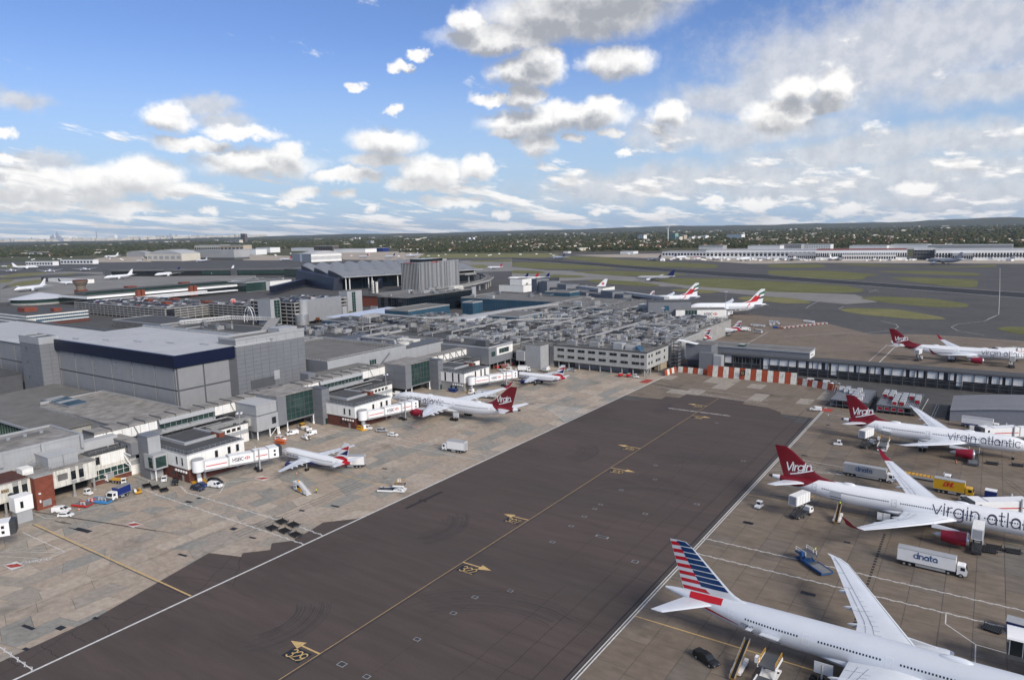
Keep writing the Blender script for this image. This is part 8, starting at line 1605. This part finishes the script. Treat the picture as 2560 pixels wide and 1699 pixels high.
p4=[o for o in bpy.data.objects if o.get('label','').startswith('white crimson-tailed jet beyond')][0]; highloader('raised catering truck at the tail of the jet beyond the pier',Vector((p4.location.x-20,p4.location.y-8.5,0)),80,3.); highloader('raised catering truck at the nose of the jet beyond the pier',Vector((p4.location.x+26,p4.location.y-8.5,0)),92,3.)
person('person in orange vest beside the red engine of the middle jet',G(2240+1065/7.128,1000+1130/7.128),200,m_vesto); dolly('dark empty dolly inside the painted bay at lower right',G(*cr6(2080,985)),-12,None); t=veh('equipment_box','grey-topped dark blue equipment trailer at the right edge','trailer',G(*cr6(2285,995)),-5); MB().box(-1.5,1.5,-1.4,1.4,.5,2.4).obj('body',m_blud,t,False); MB().box(-1.6,1.6,-1.5,1.5,2.4,2.5).obj('roof',m_greyl,t,False); wheels(t,(-1,1),1.3,.3,.2)
for i,(p,l) in enumerate(((cr7(2065,1110),'left dark dolly in the shade of the right airliner'),(cr7(2110,1080),'middle dark dolly in the shade of the right airliner'),(cr7(2270,1115),'right dark dolly in the shade of the right airliner'),(cr7(2095,370),'left dark dolly under the nose of the middle red-tailed jet'),(cr7(2310,385),'right dark dolly under the nose of the middle red-tailed jet'))): dolly(l,G(*p),5,None)
t=veh('container_trolley','dark blue and white container beside the yellow truck','container',G(*cr7(2080,660)),-5); MB().box(-1.5,1.5,-1.2,1.2,.5,2.6).obj('body',m_blud,t,False); MB().box(-1.5,1.5,-1.25,1.25,2.6,2.75).obj('roof',m_whitec,t,False); wheels(t,(-1,1),1.1,.25,.2,False); car('silver estate car beside the far jet bridge at right',G(*cr7(1890,690)),-10,ks,'suv')
# traffic cones near the jets
cn=MB().cyl(0,0,.04,.75,.2,8,.04).box(-.25,.25,-.25,.25,0,.05).mesh('traffic_cone',m_orange); cnw=MB().cyl(0,0,.3,.5,.15,8,.1).mesh('white_band',m_whitec)
for p,l in ((L1(775,1075),'orange and white cone left of the loaders'),(E6(1535,1180),'orange cone on the apron right of the white hatchback'),((742,1185),'cone under the near wing of the nearest left jet'),(cr7(1790,360),'cone beside the person near the red engine')):
    c=G(*p); o=bpy.data.objects.new('traffic_cone',cn); COL.objects.link(o); o.location=(c.x,c.y,0); tag(o,l,'cone'); inst(cnw,'white_band',(0,0,0),o)
# ---------------------------------------------------------------- far buildings, each a block standing on the ground where the photo shows its foot
m_cream=mat('cream_wall',(.62,.58,.50),.8,var=.08,scale=.02); m_tanw=mat('buff_wall',(.46,.38,.29),.8,var=.08,scale=.02); m_greyw=mat('weathered_grey_wall',(.34,.345,.35),.8,var=.1,scale=.02); m_brn=mat('brown_block_wall',(.11,.095,.085),.8,var=.15,scale=.05); m_grnb=mat('sea_green_cladding',(.20,.38,.33),.6,var=.05); m_redr=mat('dull_red_roof',(.22,.05,.04),.8,var=.1,scale=.02); m_blueg=mat('blue_grey_tower',(.28,.32,.38),.6,var=.05,scale=.01)
def fblock(px0,px1,pyb,pyt,depth,m,label,cat='building',name='far_building',pyb1=None,roof=None,win=0,wm=None,wall=None,arch=0,group=None,wrow=1,bands=None):
    A=G(px0,pyb);B=G(px1,pyb1 if pyb1 is not None else pyb); d=B-A; L=d.length; a=math.atan2(d.y,d.x); dist=math.hypot((A.x+B.x)/2,(A.y+B.y)/2); h=(pyb-pyt)/FP*dist*1.0; n=Vector((-d.y,d.x,0)).normalized(); 
    t=thing(name,label,cat,(A.x,A.y,-.4),a,group); MB().box(0,L,0,depth,0,h).obj('wall',m,t,False)
    if arch: MB().loft([[(L*i/12,y,h+arch*math.sin(math.pi*i/12)) for i in range(13)]+[(L*i/12,y,h-.5) for i in range(12,-1,-1)] for y in (-.5,depth)],cap=True).obj('roof',roof or m_roofw,t,False)
    else: MB().box(-.6,L+.6,-.6,depth+.6,h,h+max(.6,h*.04)).obj('roof',roof or m_roofw,t,False)
    if win:
        mm=wm or m_glass
        for r in range(wrow):
            zz=h*(r+.5)/wrow; hh=h/wrow*.42; ww=L/win
            me=MB().box(-ww*.32,ww*.32,-.25,0,-hh/2,hh/2).mesh('window',mm)
            for i in range(win): inst(me,'window',((i+.5)*ww,0,zz),t)
    if bands:
        for z0,z1,bm in bands: MB().box(-.3,L+.3,-.4,depth+.3,h*z0,h*z1).obj('band',bm,t,False)
    return t
def X1(x): return x/3.692
FBL=[ # x0,x1,base,top,depth,material,label,kwargs
 (X1(1360),X1(1680),550+378/3.692,550+318/3.692,80,m_cream,'cream hangar with arched roof on the far left apron',dict(arch=14,win=6,wm=m_greyw)),
 (X1(1440),X1(1735),550+345/3.692,550+290/3.692,60,m_tanw,'buff hangar behind the cream hangar',{}),
 (X1(1170),X1(1340),550+338/3.692,550+305/3.692,40,m_greyw,'low grey arched shelter left of the cream hangar',dict(arch=8,roof=m_greyw)),
 (X1(1800),X1(2165),550+365/3.692,550+285/3.692,70,m_greyw,'grey hangar with dark door slot and faint lettering',dict(bands=[(0,.22,m_greyd)],roof=m_greyl)),
 (X1(1800),X1(2035),550+300/3.692,550+240/3.692,60,m_cream,'cream office slab with dark window strips behind the grey hangar',dict(win=12)),
 (X1(2035),X1(2250),550+300/3.692,550+240/3.692,50,m_tanw,'buff block right of the cream office slab',dict(win=6)),
 (640+335/3.692,640+510/3.692,550+380/3.692,550+312/3.692,90,m_greyl,'pale side wall of the white panelled hangar',dict(pyb1=550+388/3.692)),
 (640+512/3.692,640+792/3.692,550+388/3.692,550+318/3.692,80,m_white,'white hangar with ribbed doors behind the wave roof',dict(pyb1=550+375/3.692,win=26,wm=m_greyl,arch=9,roof=m_roofw)),
 (640+535/3.692,640+708/3.692,550+285/3.692,550+240/3.692,40,m_brn,'dark office block above the white hangar',dict(win=8)),
 (640+0,640+132/3.692,550+300/3.692,550+258/3.692,60,m_whitec,'white shed at the left of the white hangar',{}),(640+325/3.692,640+535/3.692,550+285/3.692,550+258/3.692,60,m_whitec,'long white warehouse left of the dark office block',{}),(640+720/3.692,640+1010/3.692,550+300/3.692,550+268/3.692,70,m_whitec,'long white warehouse right of the dark office block',{}),(640+1045/3.692,640+1170/3.692,550+290/3.692,550+258/3.692,40,m_blud,'blue-sided warehouse beyond the hotel',{}),(X1(2105),640,550+320/3.692,550+275/3.692,60,m_whitec,'white shed right of the grey hangar',{}),
 (X1(2225),X1(2265),550+212/3.692,550+135/3.692,30,m_brn,'tall brown tower block on the left horizon',dict(win=5,wrow=8,wm=m_cond)),
 (X1(2110),X1(2210),550+222/3.692,550+188/3.692,40,m_cream,'cream office block left of the brown tower',dict(win=6,wrow=2)),
 (1280+1160/3.692,1280+1215/3.692,550+185/3.692,550+140/3.692,30,m_whitec,'white tower block left of the crane',dict(win=3,wrow=5)),(1280+1458/3.692,1280+1505/3.692,550+187/3.692,550+128/3.692,30,m_grnb,'sea green tower block right of the crane',dict(win=3,wrow=6)),(1280+1508/3.692,1280+1545/3.692,550+190/3.692,550+155/3.692,30,m_cream,'cream block beside the sea green tower',dict(win=3,wrow=4)),(1280+1548/3.692,1280+1585/3.692,550+188/3.692,550+142/3.692,30,m_tanw,'orange-buff tower beside the cream block',dict(win=3,wrow=5)),(1280+1630/3.692,1280+1660/3.692,550+182/3.692,550+155/3.692,30,m_whitec,'small white tower right of the orange-buff tower',{}),(1280+1675/3.692,1280+1715/3.692,550+180/3.692,550+152/3.692,30,m_cream,'small cream tower block on the right horizon',{}),(1280+1742/3.692,1280+1786/3.692,550+178/3.692,550+145/3.692,30,m_whitec,'white block standing alone right of the crane',{}),(1280+1980/3.692,1280+2118/3.692,550+177/3.692,550+135/3.692,30,m_whitec,'wide white and green slab block on the right horizon',dict(win=8,wrow=4,wm=m_grnb)),
 (640+1945/3.692,640+1968/3.692,550+190/3.692,550+162/3.692,20,m_whitec,'left of twin white tower blocks on the horizon',dict(win=2,wrow=4)),(640+1982/3.692,640+2005/3.692,550+190/3.692,550+162/3.692,20,m_whitec,'right of twin white tower blocks on the horizon',dict(win=2,wrow=4)),(640+890/3.692,640+912/3.692,550+188/3.692,550+162/3.692,20,m_cream,'left of twin cream towers in the middle distance',{}),(640+928/3.692,640+952/3.692,550+190/3.692,550+162/3.692,20,m_cream,'right of twin cream towers in the middle distance',{}),(640+1018/3.692,640+1060/3.692,550+228/3.692,550+195/3.692,30,m_greyl,'pale office block above the hotel roof',dict(win=4,wrow=3)),
 # the sunlit terminal across the runways
 (1280+1385/3.692,1280+1790/3.692,550+335/3.692,550+292/3.692,60,m_whitec,'white left wing of the far sunlit terminal',dict(win=14,pyb1=550+338/3.692)),(1280+1790/3.692,1920+440/3.692,550+352/3.692,550+280/3.692,70,m_whitec,'white central hall of the far sunlit terminal',dict(win=26,bands=[(.55,.66,m_greyl)])),(1920+180/3.692,1920+440/3.692,550+368/3.692,550+318/3.692,30,m_greyl,'pale gate pier in front of the far terminal hall',dict(win=14)),(1920+440/3.692,1920+1280/3.692,550+368/3.692,550+285/3.692,80,m_whitec,'long white hall with dull red roof at the far terminal',dict(win=40,roof=m_redr,bands=[(.3,.42,m_greyd)])),(1920+680/3.692,1920+1180/3.692,550+372/3.692,550+325/3.692,25,m_white,'low glazed pier in front of the red-roofed hall',dict(win=22)),(1920+1345/3.692,1920+1540/3.692,550+365/3.692,550+278/3.692,50,m_greyd,'dark glazed cube of the far terminal in a white frame',dict(win=7,wrow=3,bands=[(.9,1.,m_whitec)])),(1920+1545/3.692,2560+60,550+372/3.692,550+290/3.692,70,m_whitec,'white right wing of the far sunlit terminal',dict(win=36,bands=[(.4,.5,m_greyd)])),(1920+1700/3.692,1920+1890/3.692,550+376/3.692,550+318/3.692,24,m_greyl,'pale pier in front of the white right wing',dict(win=9)),
 (1280+1722/3.692,1280+1945/3.692,550+282/3.692,550+238/3.692,40,m_greyw,'grey slatted hotel block behind the far terminal',dict(win=18,wm=m_whitec)),(1280+2175/3.692,1920+108/3.692,550+290/3.692,550+240/3.692,50,m_whitec,'white warehouse behind the far terminal',{}),(1920+110/3.692,1920+305/3.692,550+285/3.692,550+230/3.692,40,m_greyw,'grey-green multi-storey block behind the far terminal',dict(win=12,wrow=4)),(1920+308/3.692,1920+575/3.692,550+280/3.692,550+230/3.692,40,m_whitec,'white multi-storey block behind the far terminal',dict(win=12,wrow=4,wm=m_greyw)),(1920+750/3.692,1920+1095/3.692,550+272/3.692,550+240/3.692,60,m_whitec,'white shed with dark end behind the red roof',{}),(1920+1125/3.692,1920+1470/3.692,550+268/3.692,550+232/3.692,70,m_whitec,'left of two long white sheds on the far right',{}),(1920+1470/3.692,1920+2255/3.692,550+285/3.692,550+240/3.692,70,m_greyl,'right of two long pale sheds on the far right',dict(roof=m_roofw)),(1920+1910/3.692,1920+2090/3.692,550+285/3.692,550+265/3.692,30,m_whitec,'small white shed in front of the pale long shed',{}),
 (1280+1000/3.692,1280+1120/3.692,550+312/3.692,550+290/3.692,40,m_whitec,'lone white shed at the edge of the runway grass',{}),(1280+475/3.692,1280+520/3.692,550+306/3.692,550+290/3.692,20,m_white,'small white hut beyond the sunlit grass',{}),
 (X1(240),X1(490),550+420/3.692,550+388/3.692,20,m_whitec,'white boarding pier on the far left stands',dict(win=10)),(X1(560),X1(860),550+405/3.692,550+372/3.692,20,m_whitec,'second white boarding pier on the far left stands',dict(win=10)),(X1(255),X1(405),550+325/3.692,550+300/3.692,30,m_brn,'dark shed with two white doors in the left tree belt',dict(win=2,wm=m_whitec)),
]
for a in FBL: fblock(*a[:7],**a[7])
# tower crane
c=G(1280+1440/3.692,550+195/3.692); hh=130/3.692/FP*c.length; t=thing('tower_crane','tall thin tower crane beside the sea green tower','crane',(c.x,c.y,0)); MB().box(-2,2,-2,2,0,hh*.8).obj('mast',m_whitec,t,False); MB().beam((0,0,hh*.8),(10,0,hh*1.15),2.4).obj('jib',m_whitec,t,False); MB().beam((0,0,hh*.8),(-12,0,hh*.95),2.4).obj('counter_jib',m_whitec,t,False)
# city skyline
sk_=random.Random(17)
def tower(px,w,top,label,m=None,group=None,base=None):
    yb=603-.0203*px+6; c=G(px,yb); dist=c.length; W=w/FP*dist; H=(yb-top)/FP*dist; t=thing('skyscraper',label,'tower',(c.x,c.y,-1),math.atan2(-c.x,c.y),group); m=m or m_blueg
    MB().box(-W/2,W/2,0,W,0,H*.82).obj('shaft',m,t,False); MB().box(-W*.36,W*.36,W*.14,W*.86,H*.82,H).obj('crown',m,t,False); return t
for px,w,tp,l in ((145,6,584,'tallest tower of the left skyline cluster'),(134,5,590,'tower left of the tallest skyline tower'),(129,4,592,'slim tower at the left of the skyline cluster'),(152,5,592,'tower right of the tallest skyline tower'),(160,8,596,'broad tower at the right of the skyline cluster'),(243,2.2,581,'needle-thin spire on the skyline'),(291,6,589,'pale tower standing alone on the skyline'),(419,4,589,'left tower of the second skyline cluster'),(427,5,586,'middle tower of the second skyline cluster'),(441,4,588,'tall tower of the second skyline cluster'),(455,4,592,'short tower of the second skyline cluster'),(490,3,593,'small tower right of the second skyline cluster'),(80,4,596,'small tower at the far left of the skyline'),(323,4,592,'pale slim tower between the skyline clusters'),(177,6,593,'pale squat tower beside the main cluster'),(192,3,594,'thin pale tower beside the main cluster'),(1294,4,577,'left tower of the small cluster right of centre'),(1317,5,575,'tallest tower of the small cluster right of centre'),(1325,4,578,'right tower of the small cluster right of centre')): tower(px,w,tp,l,m_whitec if 'pale' in l else None)
# ---------------------------------------------------------------- wooded suburbs
import numpy as np
ico_v=np.array([(0,0,1),(.89,0,.45),(.28,.85,.45),(-.72,.53,.45),(-.72,-.53,.45),(.28,-.85,.45),(.72,.53,-.45),(-.28,.85,-.45),(-.89,0,-.45),(-.28,-.85,-.45),(.72,-.53,-.45),(0,0,-1)],float)
ico_f=np.array([(0,1,2),(0,2,3),(0,3,4),(0,4,5),(0,5,1),(1,6,2),(2,7,3),(3,8,4),(4,9,5),(5,10,1),(2,6,7),(3,7,8),(4,8,9),(5,9,10),(1,10,6)])
def blobs(name,P,S,H,m,rng):
    n=len(P); V=np.repeat(ico_v[None],n,0)*(1+rng.uniform(-.28,.28,(n,12,1))); ang=rng.uniform(0,6.28,n); c,s=np.cos(ang)[:,None],np.sin(ang)[:,None]; x=V[:,:,0]*c-V[:,:,1]*s; y=V[:,:,0]*s+V[:,:,1]*c
    V=np.stack([x*S[:,None]+P[:,0,None],y*S[:,None]+P[:,1,None],(V[:,:,2]*.5+.48)*H[:,None]-.6],2).reshape(-1,3); F=(ico_f[None]+12*np.arange(n)[:,None,None]).reshape(-1,3)
    me=bpy.data.meshes.new(name); me.vertices.add(len(V)); me.vertices.foreach_set('co',V.ravel()); me.loops.add(F.size); me.loops.foreach_set('vertex_index',F.ravel()); me.polygons.add(len(F)); me.polygons.foreach_set('loop_start',np.arange(len(F))*3); me.update(calc_edges=True); me.materials.append(m)
    o=bpy.data.objects.new(name,me); COL.objects.link(o); o['kind']='stuff'; o['label']='dense green tree belt covering the land beyond the airfield'; return o
def boxes(name,P,SX,SY,H,m,rm,rng,label):
    mb=MB(); rb=MB()
    for p,sx,sy,h in zip(P,SX,SY,H):
        a=rng.uniform(0,1.57); c,s=math.cos(a),math.sin(a); q=[(p[0]+c*u*sx-s*v*sy,p[1]+s*u*sx+c*v*sy) for u,v in ((-.5,-.5),(.5,-.5),(.5,.5),(-.5,.5))]; mb.hexa([(x,y,-.5) for x,y in q],[(x,y,h) for x,y in q])
        m0=((q[0][0]+q[3][0])/2,(q[0][1]+q[3][1])/2,h*1.5); m1=((q[1][0]+q[2][0])/2,(q[1][1]+q[2][1])/2,h*1.5)
        if rm: rb.poly([(*q[0],h),(*q[1],h),m1,m0]).poly([(*q[2],h),(*q[3],h),m0,m1])
    o=mb.obj(name,m,None); o['kind']='stuff'; o['label']=label
    if rm: rb.obj(name+'_roofs',rm,o)
    return o
nr=np.random.default_rng(5)
def sample(n,band):
    """ground points spread evenly over a strip of the view; band(x) -> (y near, y far)"""
    xs=nr.uniform(-260,2820,n); out=[]
    for x in xs:
        y0,y1=band(x); y=nr.uniform(y1,y0); p=G(x,y); out.append((p.x,p.y,math.hypot(p.x,p.y)))
    return np.array(out)
hz=lambda x:603-.0203*x
def near(x):
    if x<180: return 643
    if x<420: return 640-(x-180)*.03
    if x<640: return 621
    if x<1000: return 624-(x-640)*.004
    if x<1330: return 631
    if x<1650: return 628+(x-1330)*-.002
    return 621-(x-1650)*.004
gm=[ground_mat('tree_foliage_%d'%i,a,b,.02,.35,1.) for i,(a,b) in enumerate((((.030,.040,.014),(.045,.055,.018)),((.05,.058,.02),(.07,.07,.028)),((.075,.068,.03),(.05,.055,.022)),((.022,.030,.014),(.035,.04,.016))))]
for i,n in enumerate((5200,4200,2000,5200)):
    P=sample(n,lambda x:(near(x)-1,hz(x)+5)); d=P[:,2]; k=np.clip(d/3200,1,5); S=nr.uniform(4.5,9.5,n)*k; H=nr.uniform(7,15,n)*np.clip(d/4200,1,1.9); blobs('woodland',P,S,H,gm[i],nr)
P=sample(1500,lambda x:(near(x)+1,near(x)-7)); blobs('tree_belt',P,nr.uniform(4,8,1500),nr.uniform(8,15,1500),gm[3],nr)
P=sample(900,lambda x:(near(x)-3,hz(x)+13)); boxes('suburban_houses',P,nr.uniform(9,22,900),nr.uniform(7,9,900),nr.uniform(5.5,8,900),m_cream,mat('clay_tile_roofs',(.17,.07,.045),.9,var=.3,scale=.01),nr,'rows of red-roofed houses scattered among the far trees')
P=sample(260,lambda x:(near(x)-2,hz(x)+9)); k=np.clip(P[:,2]/4000,1,4); boxes('far_sheds',P,nr.uniform(18,60,260)*k,nr.uniform(12,25,260)*k,nr.uniform(5,10,260)*np.clip(P[:,2]/5000,1,2.5),m_cream,None,nr,'pale sheds and low blocks scattered among the far trees')
def cityx(n,a,b):
    o=[]
    for _ in range(n): x=nr.uniform(a,b); y=hz(x)+nr.uniform(4.2,8.); p=G(x,y); o.append((p.x,p.y,math.hypot(p.x,p.y)))
    return np.array(o)
P=cityx(330,-60,660); boxes('far_city',P,nr.uniform(40,160,330)*P[:,2]/16000,nr.uniform(40,90,330)*P[:,2]/16000,nr.uniform(25,95,330)*P[:,2]/18000,m_cream,None,nr,'pale mass of city blocks along the left horizon')
P=cityx(90,600,1500); boxes('far_city',P,nr.uniform(30,90,90)*P[:,2]/16000,nr.uniform(30,60,90)*P[:,2]/16000,nr.uniform(15,45,90)*P[:,2]/18000,m_cream,None,nr,'scattered pale blocks along the centre horizon')
P=cityx(110,1300,2700); P[:,0:2]*=.62; boxes('far_city',P,nr.uniform(30,70,110),nr.uniform(20,40,110),nr.uniform(8,20,110),m_cream,None,nr,'scattered pale blocks among the far right woods')
# low wooded ridge on the horizon
rings=[]
hn=lambda t,k:math.sin(t*7.3+k)+.6*math.sin(t*17.1+2*k)+.35*math.sin(t*41+k)+.2*math.sin(t*97+3*k)
for j,(dd,hk) in enumerate(((15500,0),(18500,.75),(21500,1.),(26000,.9))):
    row=[]
    for i in range(161):
        px=-300+3200*i/160; d=ray(px,603-.0203*px); u=Vector((d.x,d.y,0)).normalized(); lift=max(0,(px-300)/2300)**1.1; hgt=hk*(52+95*lift+ (10+10*lift)*hn(i/160*3,j*.4)); row.append((u.x*dd,u.y*dd,max(-.4,hgt)))
    rings.append(row)
o=MB().loft(rings,cap=False,closed=False).obj('hills',ground_mat('wooded_hills',(.03,.04,.018),(.05,.055,.022),.0012,.3,1.),None,smooth=True); o['kind']='structure'
# parked vehicles and dry verge on the far stands
P=sample(120,lambda x:(650 if x<400 else 641,643 if x<400 else 634)); P=P[(P[:,0]<-900)]; boxes('far_parked_vehicles',P,np.full(len(P),7.),np.full(len(P),3.),np.full(len(P),2.6),m_whitec,None,nr,'specks of pale vehicles on the far stands')
P=np.array([tuple(G(nr.uniform(1640,2560),nr.uniform(646,652)))[:2]+(0,) for _ in range(150)]); boxes('far_parked_vehicles',P,np.full(len(P),7.),np.full(len(P),3.),nr.uniform(2,4,len(P)),m_whitec,None,nr,'specks of pale vehicles in front of the far terminal')
# streets and yards between the car parks: shrubs with autumn colour
def tree(label,x,y,h,m,seed):
    t=thing('tree',label,'tree',(x,y,0)); rg_=random.Random(seed); MB().tube([(0,0,0),(.1,0,h*.45),(0,.1,h*.8)],[.22,.15,.05],6).obj('trunk',mat('bark',(.07,.05,.04),.9),t,False); mb=MB()
    for k in range(260):
        a=rg_.uniform(0,6.28); e=rg_.uniform(-.6,1); r=h*.33*rg_.uniform(.35,1)**.5; c=Vector((r*math.cos(a)*math.cos(e),r*math.sin(a)*math.cos(e),h*.62+r*math.sin(e)*1.1)); s=h*.055; u=Vector((rg_.uniform(-1,1),rg_.uniform(-1,1),rg_.uniform(-1,1))).normalized()*s; v=u.orthogonal().normalized()*s; mb.poly([c-u-v,c+u-v,c+u+v,c-u+v])
    mb.obj('crown',m,t,False); return t
mau=mat('autumn_foliage',(.17,.06,.025),.9,var=.4); myl=mat('yellow_green_foliage',(.13,.12,.02),.9,var=.3)
for px,py,h,m,l in ((880,802,10,myl,'yellow-green tree between the louvred screen and the terminal'),(835,815,8,mau,'rusty autumn tree in front of the louvred screen'),(920,795,8,mau,'rusty autumn tree below the stair tower'),(795,808,6,mau,'small rusty tree at the foot of the louvred screen')): c=G(px,py); tree(l,c.x,c.y,h,m,px)
# traffic on the inner roads
tr=random.Random(31)
for i,(px,py) in enumerate(((966,782),(985,781),(1000,779),(960,790),(940,792),(978,790))): car('%s car on the road in front of the boiler house'%('left white','second white','third white','nearest dark','far left silver','right dark')[i],G(px,py),tr.uniform(0,180),(kw,kw,kw,kp,ks,kp)[i])
for i in range(24): c=G(1290+tr.uniform(0,60),737+tr.uniform(0,16)); tug('small white tug in the crowded yard beside the gate chain',c,tr.uniform(0,360),None,'white tugs in the yard beside the gate chain')
# ---------------------------------------------------------------- air
hb=MB().box(-32000,12000,-400,31000,-1.9,470).obj('haze',None); hm=bpy.data.materials.new('haze_air'); hm.use_nodes=True; nt=hm.node_tree; nt.nodes.clear(); ov=nt.nodes.new('ShaderNodeOutputMaterial'); pv=nt.nodes.new('ShaderNodeVolumePrincipled'); pv.inputs['Color'].default_value=(.80,.88,1.,1); pv.inputs['Density'].default_value=1.9e-5; pv.inputs['Anisotropy'].default_value=.2; nt.links.new(pv.outputs[0],ov.inputs['Volume']); hb.data.materials.append(hm); hb['kind']='stuff'; hb['label']='thin blue haze over the land'
